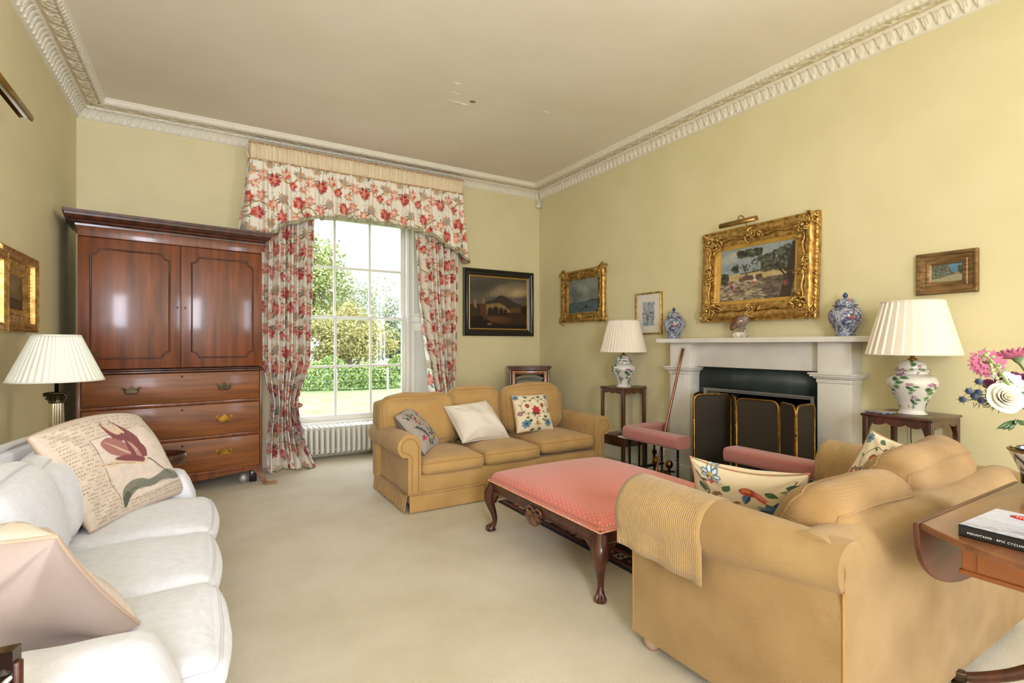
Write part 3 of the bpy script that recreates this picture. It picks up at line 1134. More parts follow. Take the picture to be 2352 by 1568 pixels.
# cornice
g = G()
cp = [(0.0, 2.235), (0.010, 2.235), (0.012, 2.25), (0.030, 2.262), (0.034, 2.272), (0.052, 2.282), (0.070, 2.305), (0.074, 2.322), (0.084, 2.324), (0.084, 2.345), (0.0, 2.345)]
rows = []
for px_, py_ in ((-W_, D_), (-W_, 0), (0, 0), (0, D_)):
    sx = -1 if px_ < 0 else 1
    sy = -1 if py_ == 0 else 0
    rows.append([(px_ + sx * a, py_ + sy * a, z) for a, z in cp])
g.grid(np.array(rows), flip=True)
g.box(-W_, 0, 0, D_, 2.25, 2.343)
g.build('cornice', MAHOGD, parent=wd, smooth=False)


def door(xa, xb, lab, keyx):
    z0, z1 = 1.105, 2.150
    g = G()
    g.box(xa, xb, -0.004, 0.022, z0, z1)
    d = g.build('door', MAHOG, parent=wd, bevel=0.003)
    # raised bead with re-entrant rounded corners
    ia, ib, ja, jb, r = xa + 0.078, xb - 0.078, z0 + 0.085, z1 - 0.085, 0.05
    pts = []
    for cx, cz, a0 in ((ia, ja, 90), (ib, ja, 180), (ib, jb, 270), (ia, jb, 360)):
        s1 = 1 if cx == ia else -1
        s2 = 1 if cz == ja else -1
        seq = arc(cx, cz, r, a0, a0 - 90, 7)
        e0 = (cx, cz + s2 * (r + 0.012)), (cx + s1 * 0.006, cz + s2 * (r + 0.012))
        pts += [(p_[0], p_[1]) for p_ in seq]
    # order: go round counter-clockwise
    P3 = np.array([(a, -0.006, b) for a, b in pts])
    g = G()
    g.tube(P3, 0.0065, 6, closed=True)
    Q = P3.copy()
    c_ = Q.mean(0)
    Q = c_ + (Q - c_) * (0.982, 1, 0.99)
    g.tube(Q, 0.003, 5, closed=True)
    g.build('panel_moulding', MAHOGD, parent=d)
    g = G()
    g.tube([(keyx, -0.006, 1.612), (keyx, -0.006, 1.628)], 0.006, 8)
    g.build('escutcheon', BRASS, parent=d)
    return d


xm = -0.645
door(-W_ + 0.004, xm - 0.002, 'l', xm - 0.022)
door(xm + 0.002, -0.004, 'r', xm + 0.032)
B('astragal', MAHOGD, [(xm - 0.006, xm + 0.004, -0.009, 0.0, 1.105, 2.15)], 0.003)


def handle(par, hx, hz, mat):
    g = G()
    half = [(1.35 * a_, 1.35 * b_) for a_, b_ in [(0, 0.034), (0.006, 0.024), (0.012, 0.020), (0.018, 0.012), (0.028, 0.012), (0.032, 0.022), (0.040, 0.020), (0.044, 0.026), (0.052, 0.016),
            (0.048, 0.006), (0.040, 0.004), (0.040, -0.004), (0.034, -0.010), (0.024, -0.014), (0.016, -0.012), (0.008, -0.018), (0.0, -0.020)]]
    pl = [(-a, b) for a, b in half[::-1]][:-1] + half
    pl = [(a, b) for a, b in pl]
    g.prism(pl[::-1], lambda a, b, t: (hx + a, t, hz + b), -0.0065, -0.0095)
    for sx in (-1, 1):
        g.lathe([(0.001, -0.008), (0.008, -0.006), (0.008, 0.004), (0.001, 0.007)], 10, (hx + sx * 0.043, -0.013, hz + 0.008))
    o = g.build('handle', mat, parent=par, smooth='auto')
    g = G()
    g.tube(smoothpath([(hx - 0.045, -0.016, hz + 0.006), (hx - 0.045, -0.022, hz - 0.012), (hx - 0.026, -0.026, hz - 0.026), (hx, -0.027, hz - 0.024), (hx + 0.026, -0.026, hz - 0.026),
                       (hx + 0.045, -0.022, hz - 0.012), (hx + 0.045, -0.016, hz + 0.006)], 30), 0.0042, 7)
    g.build('bail', mat, parent=o)


for za, zb_, kz, hz, m_ in ((0.805, 1.058, 1.04, 0.925, BRASSD), (0.498, 0.773, 0.75, 0.637, BRASS), (0.182, 0.466, 0.44, 0.335, BRASS)):
    g = G()
    g.box(-W_ + 0.026, -0.026, -0.006, 0.03, za, zb_)
    dr = g.build('drawer', MAHOGX, parent=wd, bevel=0.004)
    for hx in (-0.315, -0.985):
        handle(dr, hx, hz, m_)
    g = G()
    g.tube([(xm + .01, -0.008, kz - 0.022), (xm + .01, -0.008, kz - 0.006)], 0.006, 8)
    g.build('escutcheon', BRASSD, parent=dr)
# shaped apron and splayed bracket feet
g = G()
ap = [(-0.02, 0.165), (-W_ + 0.02, 0.165), (-W_ + .02, 0.10)]
t = np.linspace(0, 1, 25)
ap += [(-W_ + 0.10 + (W_ - 0.20) * a, 0.135 - 0.035 * sin(pi * a) ** 1.5) for a in t] + [(-0.02, 0.10)]
g.prism(ap, lambda a, b, q: (a, q, b), 0.03, 0.004)
g.build('apron', MAHOG, parent=wd, smooth=False)


def foot(sx, y0):
    g = G()
    o_ = -W_ if sx < 0 else 0
    z = np.linspace(0, 0.165, 12)
    e = 0.045 * (1 - z / 0.165) ** 2.2
    inn = 0.03 + 0.085 * (z / 0.165) ** 2.2
    rows = []
    for zz, ee, ii in zip(z, e, inn):
        xo, xi = o_ + sx * ee, o_ + sx * (ee * 0.8) - sx * ii
        yo = y0 - ee if y0 < 0.2 else y0 + ee * 0.2
        yi = yo + ii if y0 < 0.2 else yo - ii
        rows.append([(xo, yo, zz), (xi, yo, zz), (xi, yi, zz), (xo, yi, zz)])
    g.grid(np.array(rows), cv=True)
    g.F.append([0, 1, 2, 3])
    g.build('foot', MAHOG, parent=wd, smooth=False)


for sx in (-1, 1):
    foot(sx, 0.0)
    foot(sx, D_)
g = G()
g.box(0.465, 0.575, 5.19, 5.30, 0.0, 0.008)
tag(g.build('wood_block', M('plywood', (170, 132, 90), 0.7), origin=(0.52, 5.24, 0), bevel=0.002), 'flat wooden wedge under the front foot of the linen press', 'wedge')
# things under the wardrobe
g = G()
g.lathe([(0.001, 0), (0.03, 0.006), (0.044, 0.045), (0.03, 0.083), (0.001, 0.09)], 20)
o = g.build('glass_ball', M('silver_ball', (190, 190, 188), 0.3, 0.5, bump=0.5, bs=120), origin=(0, 0, 0))
o.location = (0.30, 5.40, 0)
tag(o, 'small silvery ball on the carpet under the linen press', 'ball')
g = G()
g.box(-0.03, 0.03, -0.03, 0.03, 0, 0.10)
o = g.build('black_box', EBON, bevel=0.004)
o.location = (0.385, 5.42, 0)
tag(o, 'small black box on the carpet under the linen press beside the ball', 'box')
# ================================================================== PICTURES


def frame_grid(g, w, h, prof, ornament=None, C=None):
    """moulding swept round a w x h rectangle lying in local XZ facing -Y; prof: (inset from outer edge, projection)"""
    rows = []
    for sx, sz in ((-1, -1), (1, -1), (1, 1), (-1, 1)):
        rows.append([(sx * (w / 2 - a), -b, sz * (h / 2 - a)) for a, b in prof])
    dense = []
    for i in range(4):
        a, b = np.array(rows[i]), np.array(rows[(i + 1) % 4])
        n = 60 if ornament else 2
        for t in np.linspace(0, 1, n, endpoint=False):
            dense.append(a * (1 - t) + b * t)
    D = np.array(dense)
    if ornament:
        k = 60
        for i in range(len(D)):
            side, t = i // k, (i % k) / k
            L = w if side % 2 == 0 else h
            s_ = t * L
            for j in range(D.shape[1]):
                D[i, j, 1] -= ornament(j, s_, L)
    g.grid(D, cu=True, flip=False)
    return g


def canvas(name, w, h, cv, parent, y=-0.004, n=120):
    nu = n
    nv = max(20, int(n * h / w))
    u, v = np.meshgrid(np.linspace(0, 1, nu), np.linspace(0, 1, nv), indexing='ij')
    P = np.stack([(u - 0.5) * w, y + 0 * u, (v - 0.5) * h], -1)
    g = G()
    g.grid(P, C=cv.sample(u, v), flip=True)
    return g.build(name, PAINTM, parent=parent)


def scroll(g, pts, r, n=26):
    P = smoothpath(pts, n)
    t = np.linspace(0, 1, len(P))
    g.tube(P, r * (0.35 + 0.65 * np.sin(pi * np.clip(t * 0.9 + 0.08, 0, 1))), 7)


def rococo(g, w, h, band, seed, up=0.03, k=1.0):
    """corner cartouches and centre shells of scrolls, leaves and florets"""
    rs = np.random.RandomState(seed)
    spots = [(sx * (w / 2 - band * .5), sz * (h / 2 - band * .5), 1.0, sx, sz) for sx in (-1, 1) for sz in (-1, 1)]
    spots += [(0, sz * (h / 2 - band * .45), .75, 0, sz) for sz in (-1, 1)] + [(sx * (w / 2 - band * .45), 0, .75, sx, 0) for sx in (-1, 1)]
    for cx, cz, s, sx, sz in spots:
        R_ = band * 0.62 * s * k
        dirs = [math.atan2(sz, 0), math.atan2(0, sx), math.atan2(sz, sx)] if sx and sz else [0, pi] if sz else [pi / 2, -pi / 2]
        for q in range(40):
            if q < 26:
                base_ = dirs[q % len(dirs)]
                if sx and sz and q % 3 < 2:
                    base_ += pi
                a = base_ + rs.normal() * 0.32
                L = R_ * (0.45 + 0.45 * rs.rand())
            else:
                a = rs.rand() * 2 * pi
                L = R_ * (0.3 + 0.3 * rs.rand())
            tw = rs.choice([-1, 1]) * (0.5 + rs.rand())
            hgt = up * (0.35 + 0.65 * rs.rand())
            P = []
            ox = R_ * (0.75 if q < 26 else 0.3) * rs.rand()
            for t in np.linspace(0, 1, 8):
                aa = a + tw * t * t * 1.5
                P.append((cx + ox * cos(a) + L * t * cos(aa), -hgt * (0.6 + 0.5 * sin(pi * t)), cz + ox * sin(a) + L * t * sin(aa)))
            P.append((P[-1][0] + 0.12 * L * cos(aa + tw * 2), -hgt * 0.9, P[-1][2] + 0.12 * L * sin(aa + tw * 2)))
            PP = smoothpath(P, 18)
            t = np.linspace(0, 1, len(PP))
            g.tube(PP, R_ * 0.115 * np.clip(np.sin(pi * (0.10 + 0.86 * t)) ** 0.8 * (1 - 0.35 * t), 0.12, 1), 8, sx=0.75)
        for q in range(10):
            a = q * 2 * pi / 10
            p = (cx + R_ * 0.3 * cos(a), -up, cz + R_ * 0.3 * sin(a))
            g.lathe([(0.0005, -R_ * .11), (R_ * .13, 0), (0.0005, R_ * .11)], 6, p)
        g.lathe([(0.0005, -R_ * .2), (R_ * .2, 0), (0.0005, R_ * .2)], 8, (cx, -up * 1.1, cz))
        if sx and sz:     # long leafy arms along both sides
            for dx, dz in ((-sx, 0), (0, -sz)):
                P = [(cx + dx * band * t, -up * 0.8, cz + dz * band * t + (0.05 * band * sin(6 * t) if dx else 0)) for t in np.linspace(0.3, 2.4, 9)]
                P = [(p[0] + (0.05 * band * sin(6 * i / 3) if dz else 0), p[1], p[2]) for i, p in enumerate(P)]
                scroll(g, P, R_ * 0.10, 24)


def place(o, px, pz, wall):
    if wall == 'right':
        o.location = (XR - 0.003, px, pz)
        o.rotation_euler = (0, 0, -pi / 2)
    elif wall == 'left':
        o.location = (XL + 0.003, px, pz)
        o.rotation_euler = (0, 0, pi / 2)
    else:
        o.location = (px, YB - 0.003, pz)


# --- black framed bridge painting on the window wall
p = thing('framed_painting', (0, 0, 0), 'black framed dark oil painting of an arched stone bridge beside the right curtain', 'painting')
place(p, 3.39, 1.862, 'back')
wb, hb = 1.085, 0.882
g = G()
frame_grid(g, wb, hb, [(0, 0), (0, 0.034), (0.010, 0.040), (0.030, 0.036), (0.045, 0.022), (0.065, 0.026), (0.080, 0.016), (0.090, 0.010)])
g.build('frame', EBON, parent=p, smooth='auto')
g = G()
frame_grid(g, wb - 0.17, hb - 0.17, [(0, 0.006), (0.0, 0.018), (0.006, 0.020), (0.016, 0.008)])
g.build('gilt_slip', GILTL, parent=p, smooth=False)
c = Cv(300, 240, (92, 86, 74))
c.noise(0.30, 4, 1)
for x, y, rx, ry, cc, al in ((210, 55, 90, 26, (170, 148, 110), .6), (250, 70, 50, 16, (196, 170, 124), .6), (150, 75, 60, 14, (140, 124, 98), .6), (60, 40, 70, 30, (66, 62, 58), .7), (230, 30, 60, 14, (110, 100, 84), .6)):
    c.ell(x, y, rx, ry, -0.15, cc, al, 0.9)
c.poly([(60, 128), (90, 112), (120, 104), (150, 84), (165, 82), (190, 92), (230, 112), (280, 126), (300, 132), (300, 150), (60, 150)], (58, 50, 44))
c.poly([(0, 130), (60, 126), (300, 138), (300, 240), (0, 240)], (54, 38, 26))
c.poly([(80, 128), (120, 122), (150, 120), (175, 128), (200, 146), (215, 160), (78, 175)], (134, 104, 66))
for x, y, r in ((104, 158, 14), (132, 152, 14), (160, 154, 11), (182, 158, 9)):
    c.ell(x, y, r, r * 1.2, 0, (36, 26, 20), 1)
    c.poly([(x - r, y), (x + r, y), (x + r, y + 26), (x - r, y + 26)], (40, 28, 20))
for x, t_ in ((28, 100), (70, 92)):
    c.poly([(x - 5, 140), (x - 5, t_ + 12), (x, t_), (x + 5, t_ + 12), (x + 6, 150)], (140, 104, 72))
c.poly([(55, 125), (82, 128), (84, 180), (52, 182)], (84, 50, 32))
c.ell(130, 196, 70, 16, 0, (110, 68, 36), .6, .9)
c.ell(240, 150, 40, 12, 0, (110, 84, 48), .6, .9)
c.ell(296, 150, 30, 24, 0, (22, 18, 14), .95, .5)
c.poly([(0, 190), (60, 180), (110, 210), (180, 222), (300, 214), (300, 240), (0, 240)], (24, 18, 15))
c.ell(100, 218, 12, 6, 0, (120, 90, 70), .8, .5)
c.ell(74, 196, 6, 8, 0, (90, 40, 34), .7, .5)
c.noise(0.12, 40, 3)
canvas('painted_canvas', wb - 0.19, hb - 0.19, c, p, -0.008)

# --- small seascape in carved gilt frame
p = thing('framed_painting', (0, 0, 0), 'small grey seascape in carved gilt frame on the right wall near the corner', 'painting')
place(p, 4.955, 1.915, 'right')
wb, hb = 0.86, 0.67
g = G()
frame_grid(g, wb * 0.97, hb * 0.97, [(0, 0), (0, 0.045), (0.016, 0.055), (0.03, 0.045), (0.055, 0.030), (0.085, 0.034), (0.10, 0.020), (0.112, 0.022), (0.118, 0.012), (0.15, 0.008)],
           lambda j, s_, L: 0.004 * abs(sin(s_ * 120)) if j in (6, 7) else 0)
rococo(g, wb, hb, 0.14, 3, 0.05)
g.build('frame', GILT, parent=p)
c = Cv(240, 200, (124, 130, 126))
c.noise(0.28, 5, 7)
for x, y, rx, ry, cc, al in ((110, 50, 60, 24, (160, 164, 156), .6), (190, 40, 40, 20, (150, 152, 146), .5), (60, 90, 60, 14, (96, 104, 102), .6)):
    c.ell(x, y, rx, ry, 0.3, cc, al, 0.9)
c.poly([(0, 142), (240, 130), (240, 200), (0, 200)], (84, 102, 108))
c.line([(0, 143), (120, 138), (240, 131)], 4, (50, 60, 60), .8)
c.poly([(150, 134), (200, 124), (240, 128), (240, 136), (150, 138)], (62, 70, 66))
c.line([(80, 190), (130, 176), (160, 168)], 3, (30, 32, 34))
c.ell(152, 166, 22, 4, -0.05, (58, 34, 26), .95, .4)
c.ell(150, 158, 5, 7, 0, (60, 30, 26), .9, .5)
c.ell(162, 160, 5, 5, 0, (150, 140, 120), .9, .5)
c.line([(215, 150), (215, 162)], 2, (40, 40, 40))
c.noise(0.15, 30, 9)
canvas('painted_canvas', wb - 0.29, hb - 0.25, c, p, -0.012)

# --- mounted watercolour
p = thing('framed_print', (0, 0, 0), 'narrow upright watercolour with white mount in thin gilt frame left of the mantel', 'picture')
place(p, 3.86, 1.635, 'right')
g = G()
frame_grid(g, 0.37, 0.445, [(0, 0), (0, 0.022), (0.004, 0.026), (0.014, 0.022), (0.018, 0.012)])
g.build('frame', GILT, parent=p, smooth='auto')
c = Cv(200, 260, (226, 218, 206))
c.poly([(50, 52), (150, 52), (150, 214), (50, 214)], (176, 186, 196))
rs = np.random.RandomState(3)
for k in range(260):
    x, y = 52 + rs.rand() * 96, 54 + rs.rand() * 158
    cc = [(120, 152, 186), (206, 196, 170), (96, 110, 110), (196, 206, 210), (150, 142, 110), (84, 96, 120)][rs.randint(6)]
    if 120 < y < 134:
        cc = (70, 78, 92)
    c.ell(x, y, 3 + 5 * rs.rand(), 2 + 3 * rs.rand(), rs.rand() * 3, cc, .7, .5)
c.poly([(84, 140), (102, 140), (102, 180), (84, 180)], (66, 72, 74), .7)
canvas('mounted_picture', 0.336, 0.411, c, p, -0.010, 90)

# --- small brown painting on the right
p = thing('framed_painting', (0, 0, 0), 'small wooded road landscape in broad bronze-brown frame above the right lamp', 'painting')
place(p, 1.322, 1.76, 'right')
g = G()
frame_grid(g, 0.315, 0.268, [(0, 0), (0, 0.026), (0.008, 0.034), (0.018, 0.032), (0.022, 0.026), (0.050, 0.018), (0.056, 0.022), (0.066, 0.020), (0.082, 0.008)])
g.build('frame', GILTD, parent=p, smooth='auto')
c = Cv(200, 140, (92, 128, 150))
c.noise(0.2, 4, 5)
c.poly([(0, 0), (110, 0), (120, 40), (140, 70), (200, 76), (200, 92), (0, 100)], (84, 88, 70))
rs = np.random.RandomState(9)
for k in range(200):
    c.ell(rs.rand() * 120, rs.rand() * 90, 8 * rs.rand() + 2, 5 * rs.rand() + 2, rs.rand() * 3, [(70, 74, 58), (110, 112, 92), (98, 90, 66), (126, 140, 140)][rs.randint(4)], .6, .6)
for k in range(60):
    c.ell(178 + 20 * rs.rand(), 20 + 60 * rs.rand(), 7, 6, 0, [(50, 62, 46), (84, 88, 60)][rs.randint(2)], .7, .5)
c.poly([(0, 96), (200, 86), (200, 140), (0, 140)], (150, 144, 116))
c.poly([(0, 100), (120, 90), (60, 110), (0, 118)], (96, 98, 66))
c.poly([(150, 74), (185, 74), (185, 90), (150, 90)], (150, 120, 96))
c.noise(0.12, 30, 2)
canvas('painted_canvas', 0.155, 0.108, c, p, -0.010, 80)

# --- large landscape above the mantel
p = thing('framed_painting', (0, 0, 0), 'large country landscape with overhanging tree in ornate gilt frame above mantel', 'painting')
p.location = (XR - 0.02, 2.615, 1.918)
p.rotation_euler = (radians(-3.0), 0, -pi / 2)
wb, hb = 1.05, 0.83
g = G()
g.box(-wb / 2 + .01, wb / 2 - .01, -0.010, 0.0, -hb / 2 + .01, hb / 2 - .01)
frame_grid(g, wb, hb, [(0, 0), (0, 0.045), (0.012, 0.052), (0.022, 0.046), (0.035, 0.040)], lambda j, s_, L: 0.004 * sin(s_ * 260) if j in (2, 3) else 0)
g.build('back_frame', GILT, parent=p, smooth=False)
g = G()
frame_grid(g, wb - 0.05, hb - 0.05, [(0.0, 0.04), (0.01, 0.07), (0.03, 0.078), (0.06, 0.062), (0.085, 0.05), (0.10, 0.056), (0.108, 0.05), (0.118, 0.05), (0.128, 0.042)],
           lambda j, s_, L: (0.006 * abs(sin(s_ * 90)) if j in (6, 7, 8) else 0.010 * sin(s_ / L * 4 * pi) ** 2 if j in (1, 2) else 0))
rococo(g, wb - 0.03, hb - 0.03, 0.17, 5, 0.085, 1.0)
rococo(g, wb - 0.06, hb - 0.06, 0.10, 6, 0.075, 0.9)
g.build('carved_frame', GILT, parent=p)
g = G()
frame_grid(g, wb - 0.30, hb - 0.30, [(0.0, 0.045), (0.002, 0.040), (0.034, 0.028), (0.036, 0.02)])
g.build('gilt_slip', GILTL, parent=p, smooth=False)
c = Cv(400, 300, (150, 158, 160))
c.noise(0.10, 4, 2)
for x, y, rx, ry, cc, al in ((60, 60, 60, 20, (176, 178, 170), .7), (100, 30, 60, 14, (196, 186, 160), .7), (60, 110, 50, 16, (120, 132, 138), .6), (200, 130, 90, 14, (136, 146, 146), .6)):
    c.ell(x, y, rx, ry, -0.1, cc, al, 0.9)
c.poly([(0, 150), (400, 138), (400, 200), (0, 200)], (186, 162, 116))
c.line([(120, 150), (180, 146), (250, 141)], 6, (66, 70, 56))
c.poly([(0, 190), (400, 176), (400, 300), (0, 300)], (120, 108, 92))
rs = np.random.RandomState(12)
for k in range(500):
    x, y = rs.rand() * 400, 185 + rs.rand() ** 1.2 * 115
    cc = [(190, 172, 140), (90, 80, 72), (150, 134, 108), (72, 62, 56), (206, 190, 160)][rs.randint(5)] if x < 250 else [(84, 72, 62), (62, 52, 46), (110, 96, 80)][rs.randint(3)]
    c.ell(x, y, 16 * rs.rand() + 4, 2 + 3 * rs.rand(), 0.15 * rs.randn(), cc, .6, .6)
for k in range(900):                       # overhanging tree
    t_ = rs.rand()
    x = 70 + 330 * t_ ** 0.8
    y = (105 - 95 * t_) + rs.rand() * (30 + 120 * t_)
    if x < 230 and y > 40 + (x - 60) * 0.30 and rs.rand() < .93 and x > 100:
        y = 20 + rs.rand() * 35
    c.ell(x, min(y, 150 + rs.rand() * 20), 4 + 9 * rs.rand(), 3 + 5 * rs.rand(), rs.rand() * 3, [(52, 56, 42), (80, 84, 66), (38, 36, 30), (104, 106, 90), (66, 52, 40)][rs.randint(5)], .75, .5)
for k in range(90):
    c.ell(10 + 36 * rs.rand(), 140 + 60 * rs.rand(), 8, 6, rs.rand(), [(58, 66, 48), (88, 92, 66), (44, 44, 36)][rs.randint(3)], .8, .5)
c.line([(352, 300), (372, 200), (388, 90), (396, 30)], [52, 40, 32, 22], (66, 52, 46), .95)
c.line([(350, 180), (320, 140), (300, 120)], [8, 6, 3], (56, 44, 38))
c.poly([(110, 166), (235, 160), (240, 184), (112, 192)], (98, 74, 56))
for x, y, cc in ((122, 168, (170, 130, 110)), (150, 160, (120, 80, 60)), (160, 170, (70, 76, 110)), (195, 168, (196, 180, 170)), (192, 205, (176, 80, 70)), (70, 220, (60, 66, 96)), (90, 232, (170, 100, 80)), (82, 206, (190, 160, 140)), (60, 205, (150, 110, 80)), (198, 190, (210, 200, 190))):
    c.ell(x, y, 8, 10, 0, cc, .9, .4)
for x, cc in ((352, (170, 80, 76)), (362, (110, 80, 100)), (358, (90, 60, 60))):
    c.ell(x, 190 + rs.rand() * 60, 7, 14, 0, cc, .7, .5)
c.noise(0.14, 50, 4)
canvas('painted_canvas', wb - 0.365, hb - 0.365, c, p, -0.022, 200)

# brass picture lights
def picture_light(loc, rot, L, label, r=0.026, rail=0.15):
    t = thing('picture_light', loc, label, 'picture light')
    t.rotation_euler = rot
    g = G()
    an = np.linspace(radians(-20), radians(225), 22)
    P = np.array([[(x, r * cos(a), r * sin(a)) for a in an] for x in (-L / 2, L / 2)])
    g.grid(P)
    o = g.build('light_hood', M('satin_brass', (150, 118, 66), 0.35, 0.9), parent=t)
    mo = o.modifiers.new('th', 'SOLIDIFY')
    mo.thickness = 0.0015
    g = G()
    for x in (-L / 2, L / 2):
        V = [(x, 0, 0)] + [(x, r * cos(a), r * sin(a)) for a in an]
        g.add(V, [(0, i, i + 1) for i in range(1, len(V) - 1)])
    g.build('hood_end', M('satin_brass'), parent=t, smooth=False)
    g = G()
    g.tube([(-L / 2 + .01, 0, -0.002), (L / 2 - .01, 0, -0.002)], 0.010, 8)
    g.build('tube_lamp', M('white_tube', (225, 222, 210), 0.4), parent=t)
    g = G()
    g.tube(smoothpath([(0, 0.0, r), (0, 0.02, r + 0.035), (0.01, 0.06, r + 0.03), (0.02, rail, -0.03)], 20), 0.005, 7)
    g.build('arm', M('satin_brass'), parent=t)
    return t


picture_light((3.905, 2.705, 2.345), (radians(0), 0, -pi / 2), 0.34, 'brass picture light over the big gilt framed landscape', rail=0.10)

# --- two gilt framed pictures on the left wall, one overlapping the edge of the photograph
def left_picture(yc, zc, wb, hb, label, seed, extra):
    p = thing('framed_painting', (XL + 0.003, yc, zc), label, 'painting', rz=pi / 2)
    g = G()
    frame_grid(g, wb, hb, [(0, 0), (0, 0.055 + extra), (0.008, 0.064 + extra), (0.016, 0.06 + extra), (0.036, 0.064 + extra), (0.05, 0.056 + extra), (0.056, 0.03 + extra), (0.095, 0.024 + extra), (0.10, 0.032 + extra), (0.112, 0.03 + extra), (0.135, 0.012)],
               lambda j, s_, L: (0.005 * abs(sin(s_ * 110)) if j in (6, 7) else 0.004 * abs(sin(s_ * 190)) if j in (1, 2) else 0))
    g.build('frame', GILT, parent=p, smooth='auto')
    c = Cv(160, 200, (96, 80, 60))
    c.noise(0.35, 3, seed)
    c.ell(60, 60, 50, 40, 0.3, (140, 120, 92), .5, .9)
    c.poly([(0, 130), (160, 138), (160, 200), (0, 200)], (50, 36, 26))
    c.line([(40, 130), (90, 128), (160, 134)], 4, (110, 96, 80), .7)
    c.ell(60, 165, 40, 12, 0.2, (96, 66, 42), .7, .7)
    c.noise(0.15, 24, seed + 1)
    canvas('painted_canvas', wb - 0.27, hb - 0.27, c, p, -0.014, 70)
    return p


left_picture(4.08, 1.615, 0.70, 0.47, 'small brown oil painting in gilt frame on the left wall above the pleated lamp', 4, 0.0)
left_picture(3.27, 1.58, 0.78, 0.43, 'deep gilt frame cut off by the left edge of the photo', 9, 0.045)
picture_light((-0.86, 3.53, 2.575), (0, 0, pi / 2), 0.60, 'satin brass picture light high on the left wall', 0.030, 0.13)

# motion sensor in the corner
ms = thing('motion_sensor', (4.00, 5.885, 3.325), 'small white motion sensor in the corner just below the cornice', 'sensor', rz=radians(-45))
g = G()
g.rbox(-0.03, 0.03, -0.02, 0.02, -0.10, 0.0, 0.018, 10)
g.build('case', WHITE, parent=ms)
g = G()
g.rbox(-0.020, 0.020, -0.032, -0.01, -0.065, -0.012, 0.012, 8)
g.build('lens', M('sensor_lens', (206, 206, 186), 0.3), parent=ms)

# ================================================================== FIREPLACE
fp = thing('fireplace', (XR, 2.627, 0), 'white marble fireplace surround with dark slate slips and deep mantel shelf', 'fireplace')
fo = np.array(fp.location)


def FB(name, mat, boxes, bev=0.003, par=None):
    g = G()
    for b_ in boxes:
        g.box(*b_)
    for i in range(len(g.V)):
        g.V[i] = g.V[i] - fo
    return g.build(name, mat, parent=par or fp, bevel=bev)


g = G()
ys, ye, xf = 1.64, 3.58, 3.825
pl = [(XR, ys), (XR, ye)] + [(xf + 0.04 - 0.04 * sin(a), ye - 0.04 + 0.04 * cos(a)) for a in np.linspace(0, pi / 2, 8)] + \
     [(xf + 0.04 - 0.04 * cos(a), ys + 0.04 - 0.04 * sin(a)) for a in np.linspace(0, pi / 2, 8)]
g.prism(pl, lambda a, b, t: (a - fo[0], b - fo[1], t), 1.320, 1.361)
g.build('mantel_shelf', MARB, parent=fp, bevel=0.004, smooth=False)
FB('frieze', MARB, [(3.972, XR, 1.90, 3.36, 1.098, 1.32)])
for ya, yb in ((1.811, 2.045), (3.207, 3.443)):
    pz = FB('pilaster', MARB, [(3.90, XR, ya, yb, 0.02, 1.045), (3.90, XR, ya, yb, 1.09, 1.32), (3.893, XR, ya - 0.006, yb + 0.006, 1.02, 1.05),
                               (3.880, XR, ya - 0.022, yb + 0.022, 1.052, 1.066), (3.862, XR, ya - 0.04, yb + 0.04, 1.066, 1.082), (3.852, XR, ya - 0.05, yb + 0.05, 1.082, 1.094)])
    FB('plinth', MARB, [(3.885, XR, ya - 0.012, yb + 0.012, 0.0, 0.155)])
FB('slate_slip', SLATE, [(4.035, XR + 0.001, 2.045, 3.207, OZ, 1.098), (4.035, XR + 0.001, 2.045, OY0, 0, OZ), (4.035, XR + 0.001, OY1, 3.207, 0, OZ)], 0.0)
FB('iron_frame', M('grey_metal', (150, 148, 146), 0.35, 0.5), [(4.02, 4.06, OY0, OY0 + 0.03, 0, OZ), (4.02, 4.06, OY1 - 0.03, OY1, 0, OZ), (4.02, 4.06, OY0 + .03, OY1 - .03, OZ - 0.03, OZ),
                                                        (4.012, 4.03, OY0, OY0 + 0.012, 0, OZ), (4.012, 4.03, OY1 - 0.012, OY1, 0, OZ), (4.012, 4.03, OY0 + .012, OY1 - .012, OZ - 0.012, OZ)])
FB('firebox', BLACK, [(XR + 0.45, XR + 0.5, OY0 - .1, OY1 + .1, 0, OZ + .1), (XR + .02, XR + 0.5, OY0 - .06, OY0 - .01, 0, OZ + .1), (XR + .02, XR + 0.5, OY1 + .01, OY1 + .06, 0, OZ + .1), (XR + .02, XR + .5, OY0, OY1, OZ + 0.05, OZ + 0.1), (XR + 0.0, XR + .5, OY0, OY1, -0.02, 0.002)], 0)
FB('grate', IRON, [(XR + .12, XR + .34, 2.38, 2.88, 0.20, 0.23), (XR + .12, XR + .14, 2.38, 2.88, 0.30, 0.32), (XR + .12, XR + .14, 2.38, 2.88, 0.36, 0.38)] +
   [(XR + .12, XR + .14, y_, y_ + .02, 0.0, 0.38) for y_ in (2.38, 2.5, 2.62, 2.74, 2.86)])
FB('hearth_slab', SLATE, [(3.44, 4.05, 1.75, 3.52, 0.0, 0.014)], 0.003)

